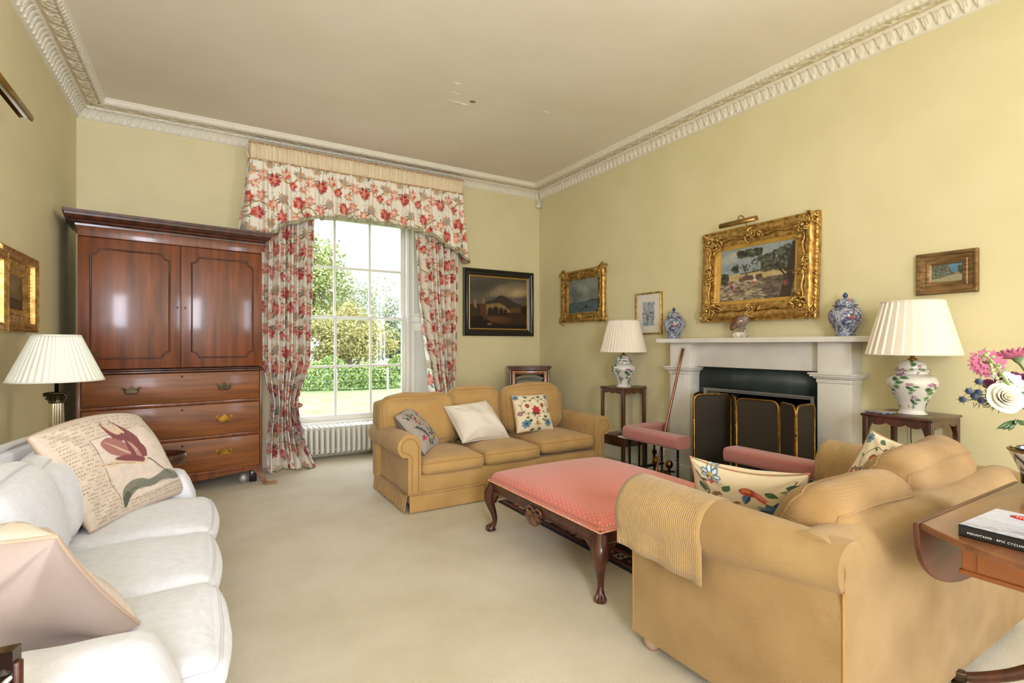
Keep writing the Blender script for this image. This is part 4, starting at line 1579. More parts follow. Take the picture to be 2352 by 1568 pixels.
# --- ginger jars
JC = Cv(320, 256, (120, 128, 160), wrap=True)
rs = np.random.RandomState(31)
for k in range(3600):
    x, y = rs.rand(2) * (320, 256)
    JC.ell(x, y, 1.5 + 4.5 * rs.rand(), 1 + 2.5 * rs.rand(), rs.rand() * 3, [(38, 48, 82), (56, 68, 104), (30, 36, 62), (100, 112, 146), (140, 84, 70), (214, 216, 220)][rs.choice(6, p=[.27, .18, .16, .11, .05, .23])], .85, .4)
for cx in (0, 80, 160, 240):
    P = [(cx + 40 + 36 * cos(t) * (1 + .12 * cos(4 * t)), 128 + 70 * sin(t) * (1 + .1 * cos(4 * t))) for t in np.linspace(0, 2 * pi, 40)]
    JC.line(P, 7, (224, 226, 230))
    JC.line(P, 3, (30, 38, 80))
    JC.flower(cx + 40, 128, 15, [(176, 96, 76), (60, 70, 120)], rs, 8)
JC.poly([(0, 4), (320, 4), (320, 16), (0, 16)], (34, 42, 84))
for k in range(24):
    JC.ell(k * 13.3 + 6, 10, 3, 4, 0, (214, 216, 222), 1, .4)


def jar(yc, s, label):
    t = thing('ginger_jar', (3.935, yc, 1.3612), label, 'jar')
    pr = [(0.001, 0.0), (0.056, 0.0), (0.062, 0.004), (0.060, 0.014), (0.058, 0.024), (0.070, 0.05), (0.090, 0.085), (0.102, 0.115), (0.106, 0.145), (0.100, 0.172), (0.084, 0.192), (0.066, 0.202), (0.062, 0.208), (0.062, 0.218)]
    pr = np.array(smoothpath(pr[1:], 90)) * s
    n = 96
    U, V = np.meshgrid(np.arange(n) / n, np.linspace(0, 1, len(pr)), indexing='xy')
    g = G()
    an = np.arange(n) * 2 * pi / n
    r = pr[:, 0][:, None] * (1 + 0.012 * np.abs(np.cos(4 * an)))
    P = np.stack([r * np.cos(an), r * np.sin(an), pr[:, 1][:, None] + 0 * r], -1)
    g.grid(P, cv=True, C=JC.sample(U, V * 0.97), flip=True)
    g.F.append(list(range(n)))
    g.build('jar_body', CHINA, parent=t)
    lp = np.array(smoothpath([(0.076, 0.214), (0.078, 0.220), (0.064, 0.222), (0.062, 0.234), (0.058, 0.250), (0.040, 0.262), (0.014, 0.266), (0.008, 0.270)], 40)) * s
    U, V = np.meshgrid(np.arange(n) / n, np.linspace(0.2, 0.8, len(lp)), indexing='xy')
    g = G()
    g.lathe(lp, n, C=JC.sample(U, V))
    ld = g.build('lid', CHINA, parent=t)
    g = G()
    g.lathe(np.array([(0.001, 0.262), (0.008, 0.268), (0.016, 0.280), (0.015, 0.292), (0.006, 0.304), (0.001, 0.308)]) * s, 20)
    g.build('finial', M('cobalt_glaze', (34, 62, 112), 0.12, coat=0.6), parent=ld)


jar(3.425, 1.0, 'blue and white lidded ginger jar at the left end of the mantel shelf')
jar(1.868, 1.03, 'blue and white lidded ginger jar at the right end of the mantel shelf')

# --- china partridge on a rocky base
bd = thing('bird_figurine', (3.93, 2.70, 1.3612), 'glazed brown partridge figurine with its back turned on a white rock base', 'figurine', rz=radians(-62))
g = G()
rs = np.random.RandomState(6)
g.rbox(-0.062, 0.062, -0.04, 0.04, 0.0, 0.035, 0.018, 12, (0, 0, 0.012), 0.010, 3)
g.build('rock_base', M('rock_glaze', (224, 218, 208), 0.25, col2=(150, 124, 84), ns=22, coat=0.4, ramp=(0.45, 0.7)), parent=bd)
# body swept: tail (left) up to head (right)
P = smoothpath([(-0.072, 0, 0.062), (-0.060, 0, 0.098), (-0.040, 0, 0.125), (-0.012, 0, 0.132), (0.018, 0, 0.142), (0.042, 0, 0.168), (0.052, 0, 0.196), (0.058, 0, 0.212)], 50)
t_ = np.linspace(0, 1, len(P))
r = np.interp(t_, [0, .08, .22, .40, .55, .70, .82, .90, .97, 1], [0.012, 0.020, 0.032, 0.046, 0.048, 0.037, 0.024, 0.019, 0.016, 0.004])
g = G()
g.tube(P, r, 22)
u = np.linspace(0, 1, g.n)
g.C = [np.tile(lin((116, 94, 84)), (g.n, 1))]
Vv = g.V[0]
cc = np.where((Vv[:, 0] < -0.02)[:, None] | (Vv[:, 2] > 0.19)[:, None], lin((104, 60, 40)), lin((134, 118, 112)))
sp = (np.sin(Vv[:, 0] * 700) * np.sin(Vv[:, 2] * 800 + Vv[:, 1] * 600) > 0.35)
cc = np.where(sp[:, None], cc * 0.55, cc)
g.C = [cc]
g.col = True
g.build('bird_body', CHINA, parent=bd)
for sy in (-1, 1):
    g = G()
    Pw = smoothpath([(0.022, sy * 0.036, 0.150), (-0.008, sy * 0.045, 0.128), (-0.038, sy * 0.034, 0.100), (-0.060, sy * 0.018, 0.078)], 20)
    g.tube(Pw, np.linspace(0.02, 0.006, len(Pw)) + 0.004, 10, sx=0.5)
    g.build('wing', M('brown_glaze', (112, 70, 46), 0.15, col2=(160, 134, 112), ns=60, coat=0.5), parent=bd)
    g = G()
    g.tube([(0.006, sy * 0.014, 0.105), (0.010, sy * 0.016, 0.07), (0.006, sy * 0.016, 0.036)], [0.016, 0.008, 0.006], 10)
    for q in (-1, 0, 1):
        g.tube([(0.006, sy * 0.016, 0.046), (0.026, sy * 0.016 + q * 0.008, 0.043)], 0.003, 6)
    g.build('leg', M('brown_glaze'), parent=bd)
g = G()
g.tube([(0.060, 0, 0.206), (0.074, 0, 0.201), (0.078, 0, 0.197)], [0.007, 0.004, 0.001], 8)
g.build('beak', M('beak_glaze', (150, 84, 60), 0.2), parent=bd)
g = G()
g.tube([(0.03, 0.01, 0.03), (0.032, 0.008, 0.06), (0.034, 0.0, 0.085)], [0.014, 0.011, 0.007], 8)
g.build('tree_stump', M('stump_glaze', (180, 190, 190), 0.2, col2=(110, 96, 60), ns=30), parent=bd)

# --- folding spark screen
sc = thing('fire_screen', (3.6, 2.4, 0.014), 'folding brass framed mesh fire screen zigzagging in front of the fireplace opening', 'fire screen')
so = np.array([3.6, 2.4, 0])
NET = M('spark_mesh', (44, 36, 26), 0.7, trans=0.10, col2=(58, 48, 34), ns=120)
pts = [(3.86, 3.03), (3.50, 2.84), (3.795, 2.685), (3.545, 2.475), (3.585, 2.145), (3.425, 1.935), (3.70, 1.955)]
for k in range(6):
    a, b = np.array(pts[k]), np.array(pts[k + 1])
    d = (b - a)
    L = np.linalg.norm(d)
    d /= L
    a_, L_ = a + d * 0.008, L - 0.016
    loop = [(0, 0.02), (0, 0.80)] + [(0.05 - 0.05 * cos(q), 0.82 + 0.05 * sin(q)) for q in np.linspace(0.15, pi / 2, 7)] + \
           [(L_ - 0.05 + 0.05 * sin(q), 0.82 + 0.05 * cos(q)) for q in np.linspace(0, pi / 2 - 0.15, 7)] + [(L_, 0.80), (L_, 0.02)]
    P = np.array([(a_[0] + d[0] * s_, a_[1] + d[1] * s_, z_) for s_, z_ in loop]) - so
    pn_ = bpy.data.objects.new('screen_panel', None)
    g = G()
    g.add(P, [list(range(len(P)))])
    pl_ = g.build('mesh_panel', NET, parent=sc, smooth=False)
    mo = pl_.modifiers.new('th', 'SOLIDIFY')
    mo.thickness = 0.003
    g = G()
    g.tube(np.concatenate([P, P[:1]]), 0.0075, 8)
    g.build('brass_rim', BRASS, parent=pl_)
    g = G()
    if k < 5:
        for z_ in (0.2, 0.65):
            g.tube([(b[0] - so[0], b[1] - so[1], z_), (b[0] - so[0], b[1] - so[1], z_ + 0.03)], 0.007, 8)
        g.build('hinge', BRASS, parent=pl_)

# --- club fender
fe = thing('club_fender', (3.32, 2.45, 0), 'club fender with padded pink wool seats on black twisted iron posts before the hearth', 'fender')
eo = np.array([3.32, 2.45, 0])


def padded(name, x0, x1, y0, y1, z0, z1):
    g = G()
    g.rbox(x0 - eo[0], x1 - eo[0], y0 - eo[1], y1 - eo[1], z0, z1, 0.035, 20, (0, 0, 0.012), 0.0015, 3)
    return g.build(name, PINKW, parent=fe)


def seatpath(pts, wd_, z0, z1):
    """L or straight padded seat: rounded section swept along a path"""
    P = np.asarray(pts, float)
    T = np.gradient(P, axis=0)
    T /= np.linalg.norm(T, axis=1, keepdims=True)
    N_ = np.stack([-T[:, 1], T[:, 0]], 1)
    sec = []
    h = z1 - z0
    for a in np.linspace(0, 2 * pi, 28, endpoint=False):
        c_, s_ = cos(a), sin(a)
        sec.append((np.sign(c_) * abs(c_) ** 0.42 * wd_ / 2, z0 + h / 2 + np.sign(s_) * abs(s_) ** 0.5 * h / 2))
    sec = np.array(sec)
    rows = []
    n = len(P)
    for i in range(n):
        e = min(i, n - 1 - i) / 3.0
        k_ = min(1.0, 0.93 + 0.07 * sqrt(min(1, e)))
        cx = np.stack([P[i, 0] + N_[i, 0] * sec[:, 0] * k_, P[i, 1] + N_[i, 1] * sec[:, 0] * k_, z0 + h / 2 + (sec[:, 1] - z0 - h / 2) * k_], 1)
        rows.append(cx)
    g = G()
    g.grid(np.array(rows) - eo, cv=True)
    m_ = 28
    g.F.append(list(range(m_))[::-1])
    g.F.append([(n - 1) * m_ + i for i in range(m_)])
    return g.build('padded_seat', PINKW, parent=fe, smooth='auto')


P = [(3.33, y) for y in np.linspace(2.80, 3.38, 14)]
P = [(3.33, y_) for y_ in (2.80, 2.808, 2.816)] + [(3.33, y) for y in np.linspace(2.88, 3.34, 10)] + [(3.345, 3.40), (3.39, 3.44)] + [(x, 3.45) for x in np.linspace(3.46, 3.76, 7)] + [(3.775, 3.45), (3.79, 3.45)]
seatpath(P, 0.18, 0.445, 0.552)
P = [(3.33, y_) for y_ in (2.37, 2.362, 2.354)] + [(3.33, y) for y in np.linspace(2.30, 1.80, 10)] + [(3.345, 1.74), (3.39, 1.70)] + [(x, 1.69) for x in np.linspace(3.46, 3.72, 6)] + [(3.735, 1.69), (3.75, 1.69)]
seatpath(P, 0.18, 0.445, 0.552)
g = G()
for b_ in ((3.27, 3.39, 2.82, 3.50, .446, .458), (3.39, 3.77, 3.39, 3.50, .446, .458), (3.27, 3.39, 1.64, 2.38, .446, .458), (3.39, 3.73, 1.64, 1.74, .446, .458)):
    g.box(b_[0] - eo[0], b_[1] - eo[0], b_[2] - eo[1], b_[3] - eo[1], b_[4], b_[5])
g.build('seat_board', M('pale_lining', (206, 204, 200), 0.8), parent=fe, smooth=False)
g = G()
for b_ in ((3.29, 3.34, 1.62, 3.50, 0.0, 0.03), (3.29, 3.34, 1.62, 3.50, 0.13, 0.15), (3.34, 3.84, 3.46, 3.50, 0.0, 0.03), (3.34, 3.84, 3.46, 3.50, 0.13, 0.15), (3.34, 3.84, 1.62, 1.66, 0, 0.03), (3.34, 3.84, 1.62, 1.66, 0.13, 0.15)):
    g.box(b_[0] - eo[0], b_[1] - eo[0], b_[2] - eo[1], b_[3] - eo[1], b_[4], b_[5])
g.build('base_rail', IRON, parent=fe, bevel=0.003)
for (px_, py_) in [(3.32, y) for y in (2.85, 3.02, 3.20, 3.40, 2.34, 2.15, 1.95, 1.75)] + [(3.5, 3.46), (3.70, 3.46), (3.5, 1.68), (3.7, 1.68)]:
    g = G()
    z = np.linspace(0.03, 0.45, 60)
    an = np.arange(4) * pi / 2
    rows = []
    for zz in z:
        tw = 9 * 2 * pi * (zz - 0.03) if 0.16 < zz < 0.43 else 0
        rows.append([(px_ - eo[0] + 0.011 * cos(a + tw), py_ - eo[1] + 0.011 * sin(a + tw), zz) for a in an])
    g.grid(np.array(rows), cv=True)
    g.build('post', IRON, parent=fe, smooth=False)

# --- walking-stick-like copper pole leaning on the pilaster
g = G()
a, b = np.array([3.50, 3.285, 0.02]), np.array([3.872, 3.262, 1.258])
Pq = [a + (b - a) * t for t in np.linspace(0, 1, 8)]
g.tube(Pq, [0.011, 0.012, .0135, .0135, .0135, .0135, .0135, .0135], 12)
g.tube([b - (b - a) * 0.004, b + (b - a) * 0.006], 0.017, 12)
tag(g.build('pole', M('copper_wood', (120, 74, 56), 0.3, 0.4, col2=(160, 110, 84), ns=12, st=(1, 1, .3)), origin=tuple(a)),
    'slim copper brown pole leaning against the left pilaster of the fireplace', 'pole')

# --- brass fire irons lying by the pilaster
for k, (bx, by, lab) in enumerate(((3.66, 3.40, 'brass fire dog with ball top lying beside the left pilaster'), (3.66, 3.24, 'second brass fire dog beside the leaning pole'))):
    t = thing('fire_dog', (bx, by, 0.014), lab, 'fire dog')
    g = G()
    g.lathe([(0.001, 0.12), (0.012, 0.122), (0.010, 0.14), (0.030, 0.162), (0.035, 0.185), (0.028, 0.208), (0.008, 0.222), (0.001, 0.228)], 20)
    g.build('ball_finial', BRASS, parent=t)
    g = G()
    g.lathe([(0.001, 0), (0.05, 0.0), (0.052, 0.01), (0.03, 0.02), (0.014, 0.04), (0.022, 0.06), (0.012, 0.08), (0.014, 0.12)], 16)
    g.build('stem', BRASS, parent=t)
    g = G()
    g.tube([(0, 0, 0.09), (0.02, -0.10, 0.105), (0.03, -0.20, 0.12)] if k == 0 else [(0, 0, 0.09), (0.05, 0.1, 0.08)], 0.009, 8)
    g.build('bar', BRASS, parent=t)

# socket and plug behind the fender
sk = thing('wall_socket', (XR - 0.027, 3.70, 0.19), 'white double socket on the skirting behind the fender', 'socket', rz=-pi / 2)
g = G()
g.box(-0.075, 0.075, -0.010, 0, -0.042, 0.042)
g.build('faceplate', WHITE, parent=sk, bevel=0.004)
g = G()
g.rbox(-0.06, -0.015, -0.045, -0.010, -0.03, 0.02, 0.012, 8)
g.build('plug', EBON, parent=sk)
g = G()
g.tube(smoothpath([(-0.04, -0.04, -0.03), (-0.045, -0.05, -0.10), (-0.06, -0.04, -0.165)], 14), 0.003, 6)
g.build('flex', EBON, parent=sk)
# ================================================================== SOFAS


def piping(g, pts, r=0.005, n=60, closed=False):
    g.tube(smoothpath(pts, n, closed), r, 6, closed=closed)


def loop_on_box(x0, x1, y0, y1, z, r, bul=(0, 0)):
    pts = []
    for cx, cy, a0 in ((x1 - r, y1 - r, 0), (x0 + r, y1 - r, 90), (x0 + r, y0 + r, 180), (x1 - r, y0 + r, 270)):
        pts += [(a, b, z) for a, b in arc(cx, cy, r, a0, a0 + 90, 5)]
    return np.array(pts)


# ---------- far three-seat sofa, faces the camera
fs = thing('sofa', (1.33, 3.735, 0), 'far tan three-seat sofa with loose cushions and skirt, backing toward the window', 'sofa')
FW, FD = 1.98, 0.845
g = G()
g.rbox(0.02, FW - 0.02, 0.015, FD - 0.01, 0.05, 0.285, 0.02, 8)
g.build('seat_base', TAN, parent=fs)
g = G()
g.rbox(-0.045, FW + 0.045, 0.70, FD, 0.10, 0.805, 0.05, 14, (0, 0, 0.01))
g.build('back_frame', TAN, parent=fs)


def rollarm(root, side, W, D, yend, cx, cz, r, wpost, z0, mat, pipe, taper=0.0, cend=None):
    """rolled arm: post with scroll, swept from front (y=0) to back; side -1 = x small"""
    sec = []
    xi = wpost
    for a in np.linspace(0, 236, 26):     # from inner side over the top to underneath
        sec.append((cx + r * cos(radians(a)), cz + r * sin(radians(a))))
    tail = [(0.0, cz - r * 0.86), (0.0, cz - r * 0.86 - 0.014), (0.0, z0 + 0.012), (0.0, z0), (xi, z0), (xi, z0 + 0.012), (xi, cz - 0.036), (xi, cz - 0.02)]
    sec = sec + tail
    sec = np.array(sec)
    ys = [0.0, 0.006, 0.02] + list(np.linspace(0.05, yend, 10))
    rows = []
    ctr = np.array([cx, cz])
    for y_ in ys:
        k_ = 1.0 - taper * y_ / yend
        q = sec.copy()
        m_ = np.arange(len(q)) < 26
        ins = {0.0: 0.965, 0.006: 0.99}.get(y_, 1.0)
        c2 = ctr + (np.array(cend if cend else ctr) - ctr) * y_ / yend
        q[m_] = c2 + (q[m_] - ctr) * k_ * ins
        if cend:
            q[[26, 27, 32, 33], 1] += (c2[1] - ctr[1])
        rows.append([(a if side < 0 else W - a, y_, b) for a, b in q])
    g = G()
    g.grid(np.array(rows), cv=True, flip=side < 0)
    m_ = len(sec)
    g.F.append(list(range(m_)) if side > 0 else list(range(m_))[::-1])
    o = (len(ys) - 1) * m_
    g.F.append([o + i for i in range(m_)][::-1] if side > 0 else [o + i for i in range(m_)])
    o = g.build('arm', mat, parent=root, smooth='auto')
    g = G()
    q = ctr + (sec[:26] - ctr) * 0.66
    pp = [(xi - 0.022, -0.003, z0 + 0.02), (xi - 0.022, -0.003, (z0 + cz) / 2), (xi - 0.022, -0.003, cz - 0.02)] + [(a, -0.003, b) for a, b in q[1:24:3]] + [(0.03, -0.003, cz - r * .85), (0.03, -0.003, (z0 + cz) / 2 - .03), (0.03, -0.003, z0 + .02)]
    pp = [(a if side < 0 else W - a, b, c_) for a, b, c_ in pp]
    piping(g, pp, 0.0035, 90)
    g.build('arm_piping', pipe, parent=o)
    return o


for sd in (-1, 1):
    rollarm(fs, sd, FW, FD, 0.80, 0.012, 0.513, 0.097, 0.105, 0.14, TAN, TANP)
xs = [0.108, 0.668, 1.240, 1.872]
for k in range(3):
    x0, x1 = xs[k] + 0.003, xs[k + 1] - 0.003
    zt = [0.392, 0.400, 0.432][k]
    g = G()
    g.rbox(x0, x1, -0.02 + 0.008 * k, 0.66, zt - 0.118, zt, 0.045, 20, (0.004, 0.02, 0.045), 0.002, k)
    c_ = g.build('seat_cushion', TAN, parent=fs)
    sm_ = g.seam
    g = G()
    for lv in (0.72, -0.72):
        g.tube(sm_(2, lv), 0.004, 6, closed=True)
    g.build('cushion_piping', TANP, parent=c_)


def backcush(root, x0, x1, yc, z0, z1, th, lean, seed, mat, pmat, bul=0.05, puff=0.0, tilt=0.0, wr=0.006, faces_back=False):
    g = G()
    w2, h2 = (x1 - x0) / 2, (z1 - z0) / 2
    g.rbox(-w2, w2, -th / 2, th / 2, -h2, h2, th * 0.42, 22, (0.02, bul, 0.035), wr, seed)
    ctr = np.array([(x0 + x1) / 2, yc, (z0 + z1) / 2])

    def rot(V):
        x, y, z = V.T
        y, z = y * cos(lean) + z * sin(lean), -y * sin(lean) + z * cos(lean)
        x, z = x * cos(tilt) + z * sin(tilt), -x * sin(tilt) + z * cos(tilt)
        return np.stack([x, y, z], 1) + ctr
    g.V[0] = rot(g.V[0])
    sm_ = g.seam
    o = g.build('back_cushion', mat, parent=root)
    g = G()
    for lv in (-0.8, 0.8):
        g.tube(rot(sm_(1, lv)), 0.0045, 6, closed=True)
    g.build('cushion_piping', pmat, parent=o)
    return o


backcush(fs, -0.045, 0.635, 0.585, 0.405, 0.845, 0.20, radians(8), 1, TAN, TANP)
backcush(fs, 0.63, 1.165, 0.665, 0.42, 0.875, 0.17, radians(6), 2, TAN, TANP, 0.03)
backcush(fs, 1.17, 1.845, 0.585, 0.445, 0.885, 0.22, radians(8), 3, TAN, TANP, 0.05, tilt=radians(-1.5))
# skirt: gathered at the side, flat in front with inverted corner gap
g = G()
u = np.linspace(0, 1, 80)
z = np.linspace(0.006, 0.14, 8)


def skirtpanel(p0, p1, gather, seed):
    g = G()
    p0, p1 = np.array(p0), np.array(p1)
    d = p1 - p0
    L = np.linalg.norm(d)
    d = d / L
    nrm = np.array([d[1], -d[0]])
    s_ = u * L
    off = gather * (np.sin(s_ * 95 + 2 * np.sin(s_ * 13 + seed)) * 0.5 + 0.5)
    fall = 1 - z / 0.14
    O = 0.010 + off[:, None] * (0.3 + fall[None, :]) + 0.010 * fall[None, :]
    P = np.stack([p0[0] + d[0] * s_[:, None] + nrm[0] * O, p0[1] + d[1] * s_[:, None] + nrm[1] * O, z[None, :] + 0 * O], -1)
    g.grid(P)
    piping(g, [(p0[0] + nrm[0] * 0.012, p0[1] + nrm[1] * .012, 0.142), (p1[0] + nrm[0] * 0.012, p1[1] + nrm[1] * .012, 0.142)], 0.0035, 4)
    o = g.build('skirt', TAN, parent=fs)
    m_ = o.modifiers.new('th', 'SOLIDIFY')
    m_.thickness = 0.004


skirtpanel((0.0, FD), (0.0, 0.006), 0.011, 1)
skirtpanel((FW, 0.006), (FW, FD), 0.011, 2)
skirtpanel((0.006, 0.0), (0.66, 0.0), 0.0, 3)
skirtpanel((0.665, 0.0), (1.31, 0.0), 0.0, 4)
skirtpanel((1.315, 0.0), (FW - 0.006, 0.0), 0.0, 5)

# ---------- near two-seat sofa, seen from behind
NW, ND = 1.655, 0.852
ns_ = thing('sofa', (3.242, 1.61, 0), 'near ribbed tan two-seat sofa seen from behind with its arm towards the ottoman', 'sofa', rz=pi)
# in its own space: x grows toward the ottoman side, y grows toward the camera (its back)
g = G()
g.rbox(0.004, NW - 0.004, 0.01, ND - 0.09, 0.06, 0.30, 0.012, 8)
g.build('seat_base', TANR, parent=ns_)
# back: flat outside, padded roll on top, ends flush with the arm sides
sec = [(0.60, 0.06), (ND, 0.06), (ND + 0.002, 0.35), (ND, 0.60)] + [(ND - 0.095 + 0.10 * cos(radians(a)), 0.632 + 0.095 * sin(radians(a))) for a in np.linspace(0, 160, 18)] + [(0.655, 0.62), (0.62, 0.40)]
g = G()
sec = np.array(sec)
rows = []
for x_ in [0.006, 0.010, 0.016] + list(np.linspace(0.03, NW - 0.03, 24)) + [NW - 0.016, NW - 0.010, NW - 0.006]:
    e = min(x_, NW - x_)
    ins = 0.010 * max(0, 1 - e / 0.012)
    q = sec.copy()
    q[4:22, 1] += 0.006 * sin(x_ * 7)
    c0 = sec.mean(0)
    q = c0 + (q - c0) * (1 - ins)
    rows.append([(x_, a, b) for a, b in q])
g.grid(np.array(rows), cv=True)
m_ = len(sec)
g.F.append(list(range(m_))[::-1])
g.F.append([(len(rows) - 1) * m_ + i for i in range(m_)])
g.build('back', TANR, parent=ns_, smooth='auto')
for sd in (-1, 1):
    a_ = rollarm(ns_, sd, NW, ND, ND - 0.002, 0.045, 0.592, 0.135, 0.15, 0.06, TANR, TANP, taper=0.40, cend=(0.052, 0.635))
    x_out = NW if sd > 0 else 0
g = G()
piping(g, [(NW - 0.002, ND - 0.001, 0.07), (NW - 0.002, ND - 0.001, 0.35), (NW - 0.001, ND - 0.001, 0.58)], 0.0045, 20)
piping(g, [(NW - 0.002, 0.004, 0.07), (NW - 0.002, 0.004, 0.25), (NW - 0.001, 0.004, 0.44)], 0.0045, 20)
g.build('corner_piping', TANP, parent=ns_)
for k in range(2):
    x0, x1 = 0.155 + 0.672 * k, 0.823 + 0.672 * k
    g = G()
    g.rbox(x0, x1, -0.02, 0.62, 0.30, 0.43, 0.045, 18, (0.004, 0.015, 0.03), 0.002, k + 5)
    g.build('seat_cushion', TANR, parent=ns_)
backcush(ns_, 0.875, 1.520, 0.625, 0.42, 0.80, 0.23, radians(24), 11, TANC, TANC, 0.035, tilt=radians(-2), wr=0.010)
backcush(ns_, 0.185, 0.870, 0.600, 0.46, 0.845, 0.22, radians(16), 12, TANC, TANC, 0.03, tilt=radians(2), wr=0.008)
for x_ in (0.055, NW - 0.055):
    for y_ in (0.065, ND - 0.09):
        g = G()
        g.lathe([(0.001, 0), (0.026, 0.0), (0.036, 0.02), (0.040, 0.04), (0.034, 0.064), (0.001, 0.066)], 20, (x_, y_, 0))
        g.build('bun_foot', M('pinkish_wood', (176, 146, 120), 0.5), parent=ns_)


def armcap(side, y0, y1, label, zin, zout):
    """cloth cover lying over the front of a rolled arm of the near sofa"""
    cx, cz, r = 0.045, 0.592, 0.143
    g = G()
    an = list(np.radians(np.linspace(0, 205, 34)))
    sec = [(cx + r, zin), (cx + r, cz - 0.03)] + [(cx + r * cos(a), cz + r * sin(a)) for a in an]
    last = sec[-1]
    sec += [(last[0] + 0.004, last[1] - t * (last[1] - zout)) for t in (0.35, 0.7, 1.0)]
    sec = np.array(sec)
    rows = []
    ysl = [y0 - 0.008] * 1 + list(np.linspace(y0 - 0.004, y1, 16))
    ctr = np.array([cx, cz])
    for i, y_ in enumerate(ysl):
        k_ = 1 - 0.40 * max(0, y_) / 0.85
        c2 = ctr + np.array([0.007, 0.043]) * max(0, y_) / 0.85
        q = c2 + (sec - ctr) * (k_ if i else 0.93)
        if i >= 0:
            q[:2] = sec[:2]
            q[-3:] = sec[-3:] + [((1 - k_) * 0.13, 0)]
        q[-3:, 0] += 0.006 * sin(y_ * 40)
        q[-1, 1] -= 0.03 * (y_ / 0.4)
        rows.append([(NW - a if side > 0 else a, y_, b) for a, b in q])
    # front flap down the scroll
    fr = []
    for k_ in (0.93, 0.6, 0.25, 0.02):
        q = ctr + (sec - ctr) * k_
        q[:, 1] = np.where(q[:, 1] < 0.5, np.maximum(q[:, 1], 0.45), q[:, 1])
        fr.append([(NW - a if side > 0 else a, y0 - 0.011, b) for a, b in q])
    g.grid(np.array(fr[::-1] + rows), flip=side < 0)
    V = np.concatenate(g.V)
    th_ = thing('arm_cover', (3.242 - (NW if side > 0 else 0), 1.61, 0), label, 'arm cover', rz=pi)
    g.V = [V - np.array([NW if side > 0 else 0, 0, 0])]
    o = g.build('cloth', M('tan_corded_cover', (180, 146, 94), 0.9, col2=(162, 128, 76), ns=4, wave=('Y', 36, 0.5), bump=0.3, bs=300, sheen=0.35), parent=th_)
    m_ = o.modifiers.new('th', 'SOLIDIFY')
    m_.thickness = 0.006
    m_.offset = 1
    return o


armcap(1, 0.0, 0.40, 'corded tan cloth cover hanging over the near sofa arm beside the ottoman', 0.47, 0.455)
armcap(-1, 0.0, 0.42, 'corded tan cloth cover over the near sofa arm beside the fireplace', 0.47, 0.455)

# ---------- white sofa along the left wall
WL_ = 2.27
ws = thing('sofa', (0.03, 1.32, 0), 'white damask three-seat sofa along the left wall with loose fitted covers', 'sofa', rz=pi / 2)
# local: x along the wall (0 = near end), y = depth (front 0 .. back .87)
g = G()
g.rbox(0.02, WL_ - 0.02, 0.035, 0.86, 0.012, 0.33, 0.03, 10, (0, 0.0, 0), 0.004, 2)
g.build('seat_base', CREAMF, parent=ws)
# camel back
g = G()
rows = []
for t in np.linspace(0, 1, 40):
    x_ = WL_ * t
    zt = 0.825 + 0.045 * sin(pi * t) ** 1.1
    e = min(1, min(t, 1 - t) / 0.03)
    zt = zt - 0.05 * (1 - e) ** 2
    sec = [(0.66, 0.05), (0.86, 0.05), (0.875, 0.40), (0.87, zt - 0.06), (0.855, zt - 0.02), (0.82, zt), (0.78, zt - 0.005), (0.745, zt - 0.03), (0.70, zt - 0.2), (0.67, 0.3)]
    rows.append([(x_, a, b) for a, b in sec])
g.grid(np.array(rows), cv=True)
m_ = len(sec)
g.F.append(list(range(m_))[::-1])
g.F.append([39 * m_ + i for i in range(m_)])
g.build('back', CREAMF, parent=ws, smooth='auto')
g = G()
piping(g, [(WL_ * t, 0.765, 0.825 + 0.045 * sin(pi * t) ** 1.1 - 0.004) for t in np.linspace(0.015, 0.985, 20)], 0.006, 120)
g.build('back_piping', CREAMP, parent=ws)


def slopearm(x0, x1, seed, ztop=0.60):
    g = G()
    rows = []
    for t in np.linspace(0, 1, 30):
        y_ = 0.86 - (0.86 - 0.055) * t
        zt = np.interp(t, [0, 0.5, 0.75, 0.89, 0.96, 1.0], [ztop + 0.05, ztop + 0.005, ztop - 0.005, ztop - 0.02, ztop - 0.12, ztop - 0.40])
        wv = 0.006 * sin(t * 23 + seed)
        hw = (x1 - x0) / 2
        sec = []
        for a in np.linspace(-90, 270, 28, endpoint=False):
            c_, s_ = cos(radians(a)), sin(radians(a))
            sec.append((np.sign(c_) * abs(c_) ** 0.45 * hw * (1 + 0.06 * sin(t * 9)), 0.5 + 0.5 * np.sign(s_) * abs(s_) ** 0.62))
        rows.append([((x0 + x1) / 2 + a + wv, y_, 0.012 + (zt - 0.012) * b) for a, b in sec])
    g.grid(np.array(rows), cv=True, flip=True)
    n_ = 28
    g.F.append([29 * n_ + i for i in range(n_)][::-1])
    g.F.append([i for i in range(n_)])
    a = g.build('arm', CREAMF, parent=ws, smooth='auto')
    g = G()
    R_ = np.array(rows)
    for col_ in (4, 10):
        g.tube(R_[3:29, col_] + (0, 0, 0.002), 0.0055, 6)
    g.build('arm_piping', CREAMP, parent=a)


